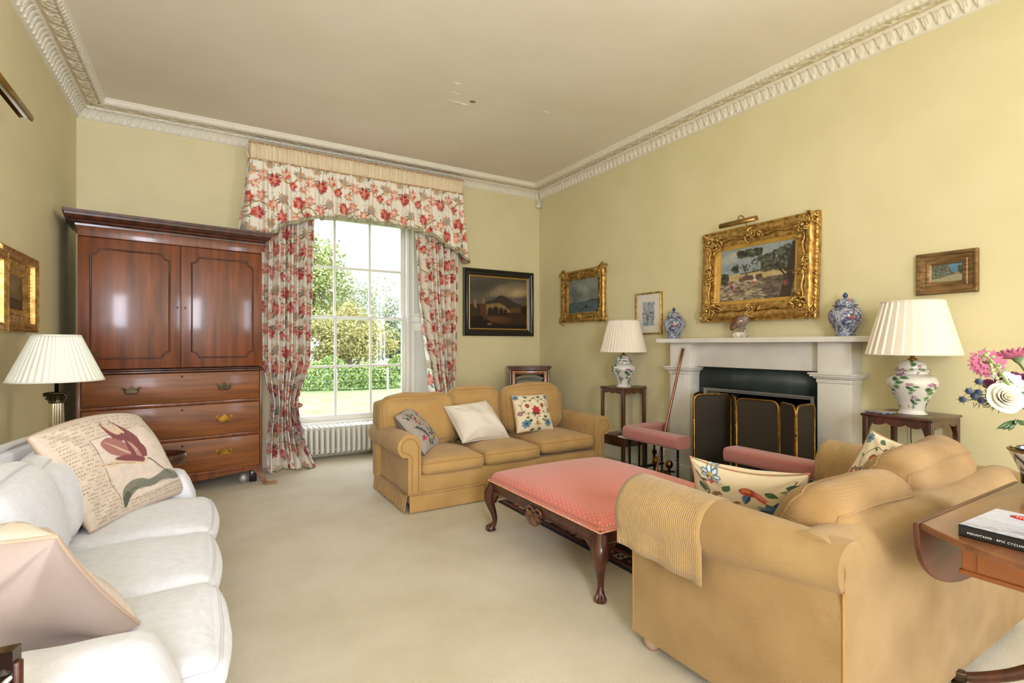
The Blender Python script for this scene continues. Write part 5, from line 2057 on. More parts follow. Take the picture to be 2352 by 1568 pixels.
slopearm(-0.01, 0.235, 1, 0.635)
slopearm(WL_ - 0.215, WL_, 2, 0.60)
ySe = [0.228, 0.826, 1.422, 2.052]
for k in range(3):
    x0, x1 = ySe[k] + 0.004, ySe[k + 1] - 0.004
    g = G()
    g.rbox(x0, x1, 0.0 + (0 if k else -0.01), 0.66, 0.325, 0.455, 0.06, 26, (0.006, 0.03, 0.035), 0.004, k + 20)
    c_ = g.build('seat_cushion', CREAMF, parent=ws)
    sm_ = g.seam
    g = G()
    for lv in (0.74, -0.74):
        g.tube(sm_(2, lv), 0.0055, 6, closed=True)
    g.build('cushion_piping', CREAMP, parent=c_)
for k, (x0, x1) in enumerate(((0.16, 0.80), (0.80, 1.40), (1.40, 2.05))):
    backcush(ws, x0 + 0.004, x1 - 0.004, 0.625, 0.44, 0.81 + (0.012, 0.03, -0.01)[k], 0.19, radians(14), 30 + k, CREAMF, CREAMP, 0.045, wr=0.006)
# loose cover skirt
g = G()
u = np.linspace(0, 1, 200)
z = np.linspace(0.008, 0.33, 10)
s_ = u * (WL_ - 0.03)
O = (0.004 + 0.007 * np.sin(s_ * 26 + 3 * np.sin(s_ * 5)))[:, None] * (1.6 - z / 0.33)[None, :]
P = np.stack([0.015 + s_[:, None] + 0 * O, 0.03 - O, z[None, :] + 0 * O], -1)
g.grid(P, flip=True)
o = g.build('skirt', CREAMF, parent=ws)
m_ = o.modifiers.new('th', 'SOLIDIFY')
m_.thickness = 0.004

# ================================================================== THROW CUSHIONS


def cushion(c00, c10, c11, c01, th, cv, back, label, pipe, name='throw_cushion', n=240, seed=0, wr=0.006, pinch=0.05, fl=False, mat=None, sag=0.0):
    """corners bottom-left, bottom-right, top-right, top-left as seen from the printed side"""
    c = [np.array(q, float) for q in (c00, c10, c11, c01)]
    base = (c[0] + c[1]) / 2
    t = np.linspace(-1, 1, n)
    t = np.sin(t * pi / 2)
    U, Vv = np.meshgrid(t, t, indexing='ij')
    us = U * (1 - pinch * (1 - Vv ** 2))
    vs = Vv * (1 - pinch * (1 - U ** 2))
    a, b = ((us + 1) / 2)[..., None], ((vs + 1) / 2)[..., None]
    P = c[0] * (1 - a) * (1 - b) + c[1] * a * (1 - b) + c[2] * a * b + c[3] * (1 - a) * b
    nrm = np.cross(c[1] - c[0], c[3] - c[0])
    nrm = nrm / np.linalg.norm(nrm)
    h = th / 2 * ((1 - U ** 2) * (1 - Vv ** 2)).clip(0) ** 0.40
    rs = np.random.RandomState(seed)
    W = 0
    for k in range(8):
        kx, ky = rs.normal(size=2) * 5
        W = W + np.sin(U * kx + Vv * ky + rs.rand() * 6) * rs.rand()
    for k in range(4):      # creases running out of the corners
        sx, sy = [(-1, -1), (1, -1), (1, 1), (-1, 1)][k]
        du, dv = U - sx, Vv - sy
        r_ = np.hypot(du, dv)
        W = W + 1.3 * np.cos(np.arctan2(dv, du) * 9 + k) * np.exp(-(r_ - 0.35) ** 2 / 0.12)
    ed = ((1 - U ** 2) * (1 - Vv ** 2)).clip(0) ** 0.5
    P = P - np.array([0, 0, 1.0]) * sag * ((1 - us ** 2) * (Vv > 0) * Vv)[..., None]
    Pf = P + nrm * (h + wr * W * ed)[..., None]
    Pb = P - nrm * (h + wr * 0.8 * W * ed)[..., None]
    ctr = base
    root = thing(name, tuple(ctr), label, 'cushion')
    g = G()
    uu, vv = (U + 1) / 2, (Vv + 1) / 2
    g.grid(Pf - ctr, C=cv.sample(uu, vv))
    g.grid(Pb - ctr, C=(cv.sample(uu, vv) if back is None else np.ones(P.shape) * lin(back)), flip=True)
    g.build('cover', mat or PTRN, parent=root)
    ring = np.concatenate([P[:-1, 0], P[-1, :-1], P[::-1, -1][:-1], P[0, ::-1][:-1]]) - ctr
    g = G()
    g.tube(ring, 0.0055, 6, closed=True)
    g.build('piping', pipe, parent=root)
    return root


def script_lines(c, x0, x1, y0, y1, step, rs, col=(112, 88, 72), slant=0.0, wd=1.25):
    y = y0
    while y < y1:
        x = x0 + rs.rand() * 8
        while x < x1 - 10:
            L = 8 + rs.rand() * 26
            t = np.linspace(0, 1, int(6 + L))
            P = np.stack([x + L * t + 1.5 * np.sin(t * L * 0.9), y + slant * (x - x0) + step * 0.16 * np.sin(t * L * 0.85 + rs.rand() * 6) * (1 + 0.8 * (rs.rand(len(t)) > 0.85))], 1)
            c.line(P, wd * (0.6 + 0.5 * rs.rand()), col, 0.8)
            x += L + 6 + rs.rand() * 8
        y += step


def tulip_canvas():
    c = Cv(420, 420, (212, 194, 176))
    rs = np.random.RandomState(2)
    c.poly([(8, 8), (412, 8), (412, 412), (8, 412)], (206, 190, 170))
    script_lines(c, 14, 400, 24, 96, 15, rs)
    script_lines(c, 12, 96, 96, 410, 14, rs, (92, 72, 58))
    script_lines(c, 96, 400, 372, 408, 14, rs)
    script_lines(c, 330, 408, 96, 380, 15, rs, (150, 128, 108))
    c.poly([(98, 100), (320, 84), (372, 120), (392, 360), (104, 372)], (216, 200, 186))
    c.line([(98, 100), (100, 200), (92, 280), (104, 372)], 2, (90, 74, 60))
    c.line([(98, 100), (180, 96)], 2, (90, 74, 60))
    c.line([(104, 372), (250, 380), (392, 362)], 2, (130, 112, 92))
    # leaves
    GRL, GRD = (126, 124, 106), (84, 84, 72)
    c.poly(smoothpath([(110, 350), (126, 316), (170, 296), (210, 300), (240, 316), (290, 306), (340, 296), (392, 330), (380, 352), (330, 344), (280, 340), (240, 350), (180, 340), (130, 372), (118, 392)], 120, True), GRL)
    for k in range(9):
        c.line([(130 + 3 * k, 350 - 3 * k), (190, 312 + 4 * k), (250, 322 + 3 * k), (320, 306 + 5 * k), (385, 334 + 1 * k)], 1.6, GRD, .6)
    c.poly([(110, 352), (135, 330), (150, 346), (128, 380), (114, 398)], GRD)
    c.line(smoothpath([(262, 212), (290, 236), (316, 280), (352, 320)], 30), [6.5] * 31 if False else 6, GRD)
    # tulip petals
    BUR, BLT, CRM = (124, 62, 66), (160, 104, 98), (214, 188, 158)
    c.poly(smoothpath([(168, 62), (176, 44), (192, 66), (208, 84), (232, 100), (236, 130), (190, 128), (172, 96)], 70, True), BUR)
    c.poly(smoothpath([(214, 44), (238, 66), (262, 96), (276, 140), (262, 190), (226, 150), (222, 92)], 70, True), BUR)
    c.poly(smoothpath([(176, 50), (206, 74), (228, 96), (206, 104), (184, 82)], 70, True), CRM)
    c.poly(smoothpath([(216, 50), (232, 74), (240, 100), (226, 98)], 70, True), CRM)
    c.poly(smoothpath([(120, 130), (136, 112), (164, 108), (200, 128), (224, 160), (228, 196), (176, 186), (136, 166)], 70, True), BLT)
    for k in range(7):
        c.line([(136 + 6 * k, 120 + 6 * k), (176 + 5 * k, 150 + 5 * k), (222, 186)], 2.2, CRM, .6)
    c.poly(smoothpath([(216, 134), (236, 122), (262, 140), (284, 176), (276, 214), (244, 218), (220, 190)], 70, True), BUR)
    for k in range(5):
        c.line([(226 + 3 * k, 138 + 3 * k), (238 + 3 * k, 176), (240 + 4 * k, 206)], 2.6, CRM, .55)
    c.poly(smoothpath([(84, 196), (128, 194), (170, 190), (210, 194), (250, 210), (276, 214), (262, 238), (210, 232), (170, 214), (120, 214)], 70, True), CRM)
    c.poly(smoothpath([(146, 190), (180, 184), (220, 192), (262, 214), (252, 232), (214, 216), (176, 204)], 70, True), BUR)
    c.line([(90, 200), (150, 206), (220, 224)], 2, (110, 80, 70))
    c.noise(0.06, 30, 4)
    return c


TUL = tulip_canvas()
BEIGEP = M('beige_piping', (186, 160, 138), 0.85)
cushion((-0.435, 2.86, 0.475), (-0.105, 3.40, 0.475), (-0.325, 3.47, 0.905), (-0.655, 2.93, 0.90), 0.20, TUL, (190, 168, 148),
        'large cushion printed with a burgundy tulip, leaning at the far end of the white sofa', BEIGEP, seed=4, wr=0.008, pinch=0.03, sag=-0.05)
cushion((-0.165, 1.80, 0.50), (-0.66, 1.85, 0.49), (-0.80, 1.56, 0.90), (-0.29, 1.515, 0.865), 0.25, TUL, (168, 150, 140),
        'beige cushion showing its plain back on the near end of the white sofa', BEIGEP, seed=5, wr=0.017, pinch=0.055)

# crewel print
CW = Cv(360, 360, (224, 208, 176))
rs = np.random.RandomState(14)
GRNS = [(74, 102, 66), (52, 80, 60), (112, 130, 84)]
BLU = [(74, 112, 142), (110, 146, 170), (44, 76, 108)]


def vine(c, pts, w_=4, col=(120, 84, 52)):
    P = smoothpath(pts, 60)
    c.line(P, w_, col)
    for i in range(4, len(P) - 1, 7):
        d = P[i + 1] - P[i]
        a = math.atan2(d[1], d[0]) + (1 if (i // 7) % 2 else -1) * 1.0
        c.leaf(P[i][0], P[i][1], 26, 6, a, GRNS[i % 3])


def bigflower(c, x, y, r, cols, rot=0):
    for k in range(7):
        a = rot + k * 2 * pi / 7
        c.ell(x + r * .55 * cos(a), y + r * .55 * sin(a), r * .48, r * .30, a, cols[0], 1, .1)
        c.ell(x + r * .62 * cos(a), y + r * .62 * sin(a), r * .28, r * .16, a, cols[1], 1, .2)
    c.ell(x, y, r * .3, r * .3, 0, cols[2], 1, .2)


vine(CW, [(180, 330), (176, 250), (120, 190), (60, 190), (40, 120), (90, 60), (150, 70), (175, 30)])
vine(CW, [(180, 330), (184, 250), (240, 190), (300, 190), (320, 120), (270, 60), (210, 70), (185, 30)])
bigflower(CW, 180, 170, 46, [(176, 44, 44), (206, 84, 70), (120, 30, 36)])
CW.poly([(140, 190), (220, 190), (205, 150), (190, 128), (180, 112), (170, 128), (155, 150)], (176, 40, 44))
CW.ell(180, 196, 44, 8, 0, (52, 70, 50))
for x in (100, 260):
    CW.ell(x, 118, 22, 22, 0, (120, 74, 44))
    CW.ell(x, 118, 15, 13, 0, (176, 72, 52))
bigflower(CW, 72, 290, 40, BLU)
bigflower(CW, 288, 290, 40, BLU)
bigflower(CW, 20, 30, 26, BLU)
bigflower(CW, 340, 34, 26, BLU)
bigflower(CW, 330, 170, 24, [(190, 96, 60), (70, 100, 140), (216, 160, 80)])
bigflower(CW, 30, 190, 24, [(190, 96, 60), (70, 100, 140), (216, 160, 80)])
for x, y, a in ((130, 250, 2.4), (230, 250, 0.7), (110, 230, 3.0), (250, 230, 0.1), (90, 22, 0.3), (270, 22, 2.8), (180, 345, 0), (150, 345, 3)):
    CW.leaf(x, y, 44, 13, a, GRNS[int(x) % 3])
CW.ell(180, 300, 34, 8, 0, (176, 140, 70))
CREAMPI = M('cream_green_piping', (150, 150, 112), 0.85, col2=(200, 120, 104), ns=20)
cushion((2.505, 4.045, 0.470), (2.925, 4.040, 0.462), (2.885, 4.14, 0.810), (2.505, 4.15, 0.815), 0.17, CW, (214, 198, 166),
        'cream cushion embroidered with red flower and blue blooms on the far sofa', CREAMPI, seed=6, wr=0.004, pinch=0.045)
# bird cushion canvas (larger motifs)
BW = Cv(360, 360, (222, 204, 170))
vine(BW, [(20, 40), (60, 120), (40, 200), (120, 260), (220, 250), (300, 300)], 7, (140, 94, 50))
vine(BW, [(330, 20), (300, 90), (340, 170), (290, 230)], 5)
for k in range(14):
    a = 0.3 + k * .3
    BW.ell(120 + 40 * cos(a), 130 + 26 * sin(a), 10, 6, a, (150, 104, 56))
BW.ell(190, 70, 30, 22, 0.5, (170, 52, 44))
for k in range(9):
    BW.ell(176 + 6 * (k % 4), 56 + 7 * (k // 3), 6, 5, 0, (210, 120, 60), .9)
for k in range(6):
    BW.leaf(176 + 4 * k, 88, 56, 7, 1.5 + 0.06 * k, BLU[k % 3])
BW.leaf(206, 60, 80, 13, 1.0, (204, 84, 84))
BW.leaf(214, 70, 60, 8, 0.8, (214, 140, 110))
bigflower(BW, 70, 28, 34, [(70, 112, 140), (212, 220, 222), (206, 170, 80)])
BW.poly([(56, 56), (84, 56), (70, 78)], (196, 80, 60))
for k in range(6):
    BW.leaf(270, 180, 66, 15, -0.3 - 0.55 * k, BLU[k % 3])
BW.ell(270, 184, 24, 26, 0, (66, 104, 140))
bigflower(BW, 320, 290, 34, [(176, 60, 56), (214, 120, 96), (150, 110, 50)])
for x, y, a in ((30, 90, 1.2), (60, 150, 0.5), (110, 90, 5.2), (210, 200, 0.4), (180, 230, 3.6), (240, 60, 0.6), (300, 40, 0.2), (20, 260, 1.0), (330, 120, 1.4)):
    BW.leaf(x, y, 52, 13, a, GRNS[int(y) % 3])
cushion((2.32, 1.88, 0.36), (2.57, 1.36, 0.36), (2.40, 1.295, 0.700), (2.18, 1.79, 0.712), 0.20, BW, None,
        'cream cushion with bird and blue flower print at the ottoman end of near sofa', CREAMPI, seed=7, wr=0.006, pinch=0.075, sag=0.03)
cushion((2.80, 1.42, 0.46), (2.90, 1.10, 0.46), (3.03, 1.07, 0.775), (2.985, 1.29, 0.85), 0.13, CW, None,
        'cream floral cushion leaning against the fireplace-side arm of the near sofa', CREAMPI, seed=8, wr=0.006, pinch=0.06)
# white plain cushion
WC = Cv(60, 60, (222, 212, 196))
cushion((1.935, 4.03, 0.438), (2.42, 4.05, 0.44), (2.26, 4.21, 0.770), (1.83, 4.19, 0.745), 0.25, WC, None,
        'plain off-white cushion with soft creases in the middle of the far sofa', M('offwhite_piping', (214, 204, 188), .85), seed=9, wr=0.008, pinch=0.045)
# grey bird cushion
GW = Cv(320, 320, (164, 154, 142))
rs = np.random.RandomState(23)
for pts in ([(20, 40), (90, 90), (140, 170), (220, 230), (310, 250)], [(60, 20), (120, 60), (210, 120), (260, 200), (300, 300)], [(150, 310), (170, 240), (250, 210), (300, 130)], [(40, 140), (90, 210), (130, 300)]):
    P = smoothpath(pts, 40)
    GW.line(P, 5, (52, 48, 46))
    for i in range(3, len(P) - 1, 4):
        d = P[i + 1] - P[i]
        GW.leaf(P[i][0], P[i][1], 34, 8, math.atan2(d[1], d[0]) + rs.choice([-0.9, 0.9]), [(50, 50, 52), (84, 82, 80)][rs.randint(2)])
for x, y, r in ((120, 90, 16), (95, 120, 12), (240, 70, 30), (270, 100, 24), (60, 240, 24), (250, 40, 18)):
    GW.flower(x, y, r, [(170, 36, 60), (196, 60, 84), (130, 24, 50)], rs, 12)
GW.ell(150, 120, 12, 30, 0.3, (196, 160, 80))
GW.ell(158, 84, 9, 9, 0, (206, 176, 100))
GW.ell(146, 130, 7, 18, 0.3, (160, 80, 60))
GW.leaf(146, 145, 60, 6, 1.8, (190, 160, 90))
for k in range(7):
    GW.leaf(190, 250, 50, 12, k * .9, [(44, 44, 48), (176, 150, 80)][k % 2])
cushion((1.50, 3.84, 0.415), (1.765, 4.14, 0.43), (1.52, 4.30, 0.755), (1.33, 4.06, 0.705), 0.17, GW, (120, 104, 96),
        'grey cushion with dark branches and yellow bird against the far sofa left arm', M('grey_piping', (110, 96, 88), .8), seed=10, wr=0.003)

# ================================================================== RUG + OTTOMAN
RC = Cv(520, 760, (34, 34, 44))
for m_, cc, wd in ((4, (44, 60, 76), 6), (12, (158, 76, 62), 6), (20, (40, 46, 62), 3), (57, (196, 176, 150), 3), (64, (140, 62, 54), 7), (74, (30, 32, 44), 6)):
    for a, b in (((m_, m_), (520 - m_, m_)), ((520 - m_, m_), (520 - m_, 760 - m_)), ((520 - m_, 760 - m_), (m_, 760 - m_)), ((m_, 760 - m_), (m_, m_))):
        RC.line([a, b], wd, cc)


def rugmotif(x, y, s, k):
    c1 = [(132, 60, 52), (190, 168, 142), (40, 44, 60), (150, 96, 80)][k % 4]
    c2 = [(200, 180, 156), (36, 38, 50), (170, 110, 92), (30, 30, 40)][k % 4]
    RC.poly([(x - s, y - s), (x + s, y - s), (x + s, y + s), (x - s, y + s)], c1)
    RC.poly([(x - s * .7, y), (x, y - s * .7), (x + s * .7, y), (x, y + s * .7)], c2)
    RC.line([(x - s * .5, y + s * .5), (x + s * .5, y - s * .5)], 4, c1)


for k, y in enumerate(range(64, 720, 36)):
    rugmotif(38, y, 15, k)
    rugmotif(482, y, 15, k + 2)
for k, x in enumerate(range(64, 480, 36)):
    rugmotif(x, 38, 15, k)
    rugmotif(x, 722, 15, k + 1)
for j, y in enumerate(range(140, 640, 40)):
    for i, x in enumerate(range(140, 400, 40)):
        rugmotif(x, y, 13, i + j)
u, v = np.meshgrid(np.linspace(0, 1, 300), np.linspace(0, 1, 430), indexing='ij')
X, Y = 2.07 + 1.30 * u, 1.72 + 1.92 * v
P = np.stack([X, Y, 0.011 + 0.003 * np.sin(X * 9) * np.sin(Y * 7)], -1)
g = G()
g.grid(P, C=RC.sample(u, v))
rug = g.build('patterned_rug', RUGM, origin=(2.72, 2.68, 0.0))
tag(rug, 'dark red and navy patterned wool rug lying under the pink ottoman', 'rug')
m_ = rug.modifiers.new('th', 'SOLIDIFY')
m_.thickness = 0.010
m_.offset = -1

ot = thing('ottoman', (2.205, 2.535, 0), 'large pink dotted upholstered ottoman on dark cabriole legs in front of the far sofa', 'ottoman')
hx, hy = 0.505, 0.585


def pinkcanvas_color(x, y):
    s_ = 0.0215
    ix, iy = x / s_, y / s_
    par = np.floor(iy) % 2
    fx = (ix + 0.5 * par) % 1 - 0.5
    fy = iy % 1 - 0.5
    dot = np.clip(1.4 - np.hypot(fx * 1.0, fy * 1.5) / 0.16, 0, 1)
    base, dc = lin((208, 112, 98)), lin((240, 196, 150))
    return base + (dc - base) * dot[..., None]


n = 420
u, v = np.meshgrid(np.linspace(-1, 1, n), np.linspace(-1, 1, n), indexing='ij')
rr_ = 0.05
X, Y = u * hx, v * hy
e = np.minimum(hx - np.abs(X), hy - np.abs(Y))
qx, qy = np.maximum(np.abs(X) - (hx - rr_), 0), np.maximum(np.abs(Y) - (hy - rr_), 0)
dd = np.hypot(qx, qy)
drop = rr_ - np.sqrt(np.clip(rr_ ** 2 - np.minimum(dd, rr_) ** 2, 0, None))
Z = 0.405 + 0.055 * ((1 - u ** 2) * (1 - v ** 2)) ** 0.55 - drop * 0.9
kc = np.where(dd > rr_, rr_ / np.maximum(dd, 1e-6), 1)
X = np.sign(X) * (np.abs(X) - qx + qx * kc)
Y = np.sign(Y) * (np.abs(Y) - qy + qy * kc)
P = np.stack([X, Y, Z], -1)
g = G()
g.grid(P, C=pinkcanvas_color(X + 3, Y + 3))
ring = np.concatenate([P[:-1, 0], P[-1, :-1], P[::-1, -1][:-1], P[0, ::-1][:-1]])
rows = []
for z_, k_ in ((None, 1), (0.375, 1.006), (0.352, 1.0)):
    q = ring.copy() * (k_, k_, 1)
    if z_:
        q[:, 2] = z_
    rows.append(q)
R_ = np.array(rows)
s_ = np.concatenate([[0], np.cumsum(np.linalg.norm(np.diff(ring, axis=0), axis=1))])
Cc = pinkcanvas_color(np.tile(s_, (3, 1)) + 5, R_[..., 2])
g.grid(R_, cv=True, C=Cc, flip=True)
g.build('upholstered_top', M('pink_dotted_satin', attr=True, rough=0.62, sheen=0.3, bump=0.08, bs=220), parent=ot)
g = G()
for k_ in (0, 1):
    rg = smoothpath(np.array([(-hx, -hy), (hx, -hy), (hx, hy), (-hx, hy)]), 4, False) if False else None
    pts = []
    L = 0
    for (ax_, ay_), (bx_, by_) in (((-hx, -hy), (hx, -hy)), ((hx, -hy), (hx, hy)), ((hx, hy), (-hx, hy)), ((-hx, hy), (-hx, -hy))):
        ln = math.hypot(bx_ - ax_, by_ - ay_)
        for t in np.linspace(0, 1, 170, endpoint=False):
            pts.append((ax_ + (bx_ - ax_) * t, ay_ + (by_ - ay_) * t, L + ln * t))
        L += ln
    pts = np.array(pts)
    an = pts[:, 2] * 340 + k_ * pi
    q = np.stack([pts[:, 0] * 1.006 + 0.0025 * np.cos(an), pts[:, 1] * 1.006 + 0.0025 * np.cos(an), 0.351 + 0.003 * np.sin(an)], 1)
    g.tube(q, 0.0035, 5, closed=True)
g.build('cord_trim', M('pink_cord', (214, 120, 100), 0.8, col2=(240, 206, 176), ns=160), parent=ot)
g = G()
for b_ in ((-hx, -hx + 0.03, -hy, hy), (hx - 0.03, hx, -hy, hy), (-hx, hx, -hy, -hy + 0.03), (-hx, hx, hy - 0.03, hy)):
    g.box(b_[0], b_[1], b_[2], b_[3], 0.288, 0.350)
    g.box(b_[0] - 0.004, b_[1] + 0.004, b_[2] - 0.004, b_[3] + 0.004, 0.283, 0.291)
g.build('frame_rail', MAHOGD, parent=ot, bevel=0.003)
for sx in (-1, 1):
    for sy in (-1, 1):
        ax_, ay_ = sx * (hx - 0.03), sy * (hy - 0.03)
        d = np.array([sx, sy]) / sqrt(2)
        zs = [0.335, 0.30, 0.262, 0.225, 0.18, 0.135, 0.09, 0.055, 0.03, 0.014, 0.0]
        off = [0.004, 0.018, 0.034, 0.040, 0.030, 0.012, 0.0, 0.002, 0.018, 0.026, 0.024]
        rd = [0.036, 0.040, 0.043, 0.038, 0.030, 0.023, 0.018, 0.0165, 0.024, 0.034, 0.032]
        P = smoothpath([(ax_ + d[0] * o_, ay_ + d[1] * o_, z_) for o_, z_ in zip(off, zs)], 44)
        r_ = np.interp(np.linspace(0, 1, len(P)), np.linspace(0, 1, len(rd)), rd)
        g = G()
        g.tube(P, r_, 14)
        for q in (-1, 0, 1):      # pad-foot ridges
            a = math.atan2(d[1], d[0]) + q * 0.9
            g.tube([(P[-9][0], P[-9][1], 0.05), (ax_ + d[0] * .03 + 0.022 * cos(a), ay_ + d[1] * .03 + 0.022 * sin(a), 0.026), (ax_ + d[0] * .03 + 0.030 * cos(a), ay_ + d[1] * .03 + 0.030 * sin(a), 0.006)], [0.008, 0.011, 0.008], 8)
        lg = g.build('leg', MAHOGD, parent=ot)
        # knee brackets
        g = G()
        for ux, uy, w_ in ((-sx, 0, 1), (0, -sy, 1)):
            br = [(0.0, 0.288), (0.12, 0.288), (0.085, 0.277), (0.055, 0.258), (0.035, 0.225), (0.02, 0.19), (0.0, 0.19)]
            off_ = 0.024
            if ux:
                g.prism(br, lambda a, b, t: (ax_ + ux * a, ay_ + sy * t, b), off_ - 0.012, off_ + 0.008)
            else:
                g.prism(br, lambda a, b, t: (ax_ + sx * t, ay_ + uy * a, b), off_ - 0.012, off_ + 0.008)
        g.build('knee_bracket', MAHOGD, parent=lg, smooth=False)
# carved shells in the middle of the rails
for fx, fy in ((-1, 0), (0, -1), (1, 0), (0, 1)):
    g = G()
    for q in range(9):
        a = radians(-80 + 20 * q)
        L = 0.078 if q not in (0, 8) else 0.06
        px1, pz1 = 0.011 * sin(a), -0.011 * cos(a)
        px2, pz2 = L * sin(a) * 1.1, -L * cos(a)
        P = []
        for t in np.linspace(0, 1, 6):
            lx, lz = px1 + (px2 - px1) * t, pz1 + (pz2 - pz1) * t
            o_ = 0.012 + 0.012 * sin(pi * t * 0.8)
            if fx:
                P.append((fx * (hx + o_ - 0.006), lx, 0.294 + lz))
            else:
                P.append((lx, fy * (hy + o_ - 0.006), 0.294 + lz))
        g.tube(P, np.linspace(0.006, 0.0135, 6), 8)
    for s1 in (-1, 1):
        Q = [(0.0, 0.0), (s1 * 0.03, 0.018), (s1 * 0.06, 0.016), (s1 * 0.078, 0.0), (s1 * 0.064, -0.010)]
        g.tube(smoothpath([((fx * (hx + 0.012), a, 0.298 + b) if fx else (a, fy * (hy + 0.012), 0.298 + b)) for a, b in Q], 20), 0.007, 8)
    g.build('carved_shell', M('carved_mahogany', (124, 84, 58), 0.3, col2=(64, 36, 22), ns=30, coat=0.5), parent=ot)
# ================================================================== LAMP TABLES


def urn_table(name, x0, x1, y0, y1, H, mat, label, shelf=None, droop=0.085, over=0.008, lobes=3):
    cx, cy = (x0 + x1) / 2, (y0 + y1) / 2
    t = thing(name, (cx, cy, 0), label, 'side table')
    a, b = (x1 - x0) / 2, (y1 - y0) / 2
    g = G()
    g.box(-a - over, a + over, -b - over, b + over, H - 0.016, H)
    g.build('table_top', mat, parent=t, bevel=0.004)
    lw = 0.030
    for sx in (-1, 1):
        for sy in (-1, 1):
            g = G()
            g.box(sx * a - (lw if sx > 0 else 0), sx * a + (lw if sx < 0 else 0), sy * b - (lw if sy > 0 else 0), sy * b + (lw if sy < 0 else 0), 0, H - 0.016)
            g.build('leg', mat, parent=t, bevel=0.003)

    def apron(L):
        """serpentine lower edge"""
        n = 60
        P = [(L, 0), (-L, 0)]
        for i in range(n + 1):
            s_ = i / n
            e = abs(2 * s_ - 1)
            z = -0.030 - 0.018 * abs(sin(lobes * pi * s_)) ** 0.7
            if e > 0.80:
                z = -0.030 - (droop - 0.03) * ((e - 0.80) / 0.20) ** 1.6
            P.append((-L + 2 * L * s_, z))
        return P
    g = G()
    for sx in (-1, 1):
        g.prism(apron(b - lw), lambda p_, q, w_: (sx * (a - 0.004) - sx * w_, p_, H - 0.016 + q), 0.0, 0.014)
    for sy in (-1, 1):
        g.prism(apron(a - lw), lambda p_, q, w_: (p_, sy * (b - 0.004) - sy * w_, H - 0.016 + q), 0.0, 0.014)
    g.build('scalloped_apron', mat, parent=t, smooth=False)
    if shelf:
        g = G()
        g.box(-a + 0.004, a - 0.004, -b + .004, b - .004, shelf - 0.014, shelf)
        g.build('lower_shelf', mat, parent=t, bevel=0.002)
        g = G()
        g.box(-a + 0.006, a - 0.006, -b + 0.006, b - 0.006, shelf - 0.105, shelf - 0.014)
        g.build('drawer_case', mat, parent=t, bevel=0.002)
        g = G()
        g.box(-a + 0.0005, -a + 0.01, -b + 0.036, b - 0.036, shelf - 0.095, shelf - 0.022)
        d = g.build('drawer', mat, parent=t, bevel=0.002)
        g = G()
        g.lathe([(0.001, -0.012), (0.008, -0.009), (0.011, 0.0), (0.008, 0.009), (0.001, 0.012)], 12, (-a - 0.010, 0, shelf - 0.058))
        g.build('knob', BRASSD, parent=d)
    return t


urn_table('lamp_table', 3.675, 4.00, 3.855, 4.205, 0.853, WALN, 'two-tier walnut lamp table with scalloped apron beside the far sofa', shelf=0.345)
urn_table('lamp_table', 3.578, 3.995, 1.238, 1.60, 0.867, MAHOGD, 'dark mahogany lamp table with scalloped apron right of the fireplace', droop=0.11)

# botanical china lamp glaze
BC = Cv(420, 300, (216, 212, 206), wrap=True)
rs = np.random.RandomState(41)
PUR = [(120, 56, 98), (150, 90, 130), (88, 40, 70)]


def sprig(x, y, s, fl=True):
    P = smoothpath([(x, y), (x + 12 * s, y + 22 * s), (x - 4 * s, y + 48 * s), (x + 8 * s, y + 72 * s)], 20)
    BC.line(P, 2, (70, 90, 60))
    for k in range(5):
        q = P[4 + 3 * k]
        BC.leaf(q[0], q[1], 30 * s, 10 * s, 0.4 + k * 1.9, [(74, 112, 78), (108, 142, 96), (50, 80, 58)][k % 3])
    if fl:
        BC.flower(x, y, 18 * s, PUR + [(186, 140, 168)], rs, 10)


for x, y, s in ((50, 60, 1.1), (150, 120, 0.8), (230, 50, 1.0), (330, 110, 1.1), (400, 40, 0.8), (100, 190, 0.8), (280, 190, 0.8), (10, 140, 1.0), (190, 130, 0.9), (270, 110, 0.7), (360, 210, 0.9), (30, 10, 0.8), (120, 20, 0.9), (180, 235, 0.8)):
    sprig(x, y, s)
for x, y in ((100, 60), (190, 60), (200, 180), (360, 210), (40, 230), (300, 40), (260, 250), (150, 260), (80, 130), (380, 160)):
    a = rs.rand() * 6
    BC.ell(x, y, 12, 3.2, a, (110, 84, 60))
    BC.ell(x, y, 5, 3.5, a + 1.2, [(176, 150, 96), (150, 90, 70), (120, 140, 150)][rs.randint(3)])


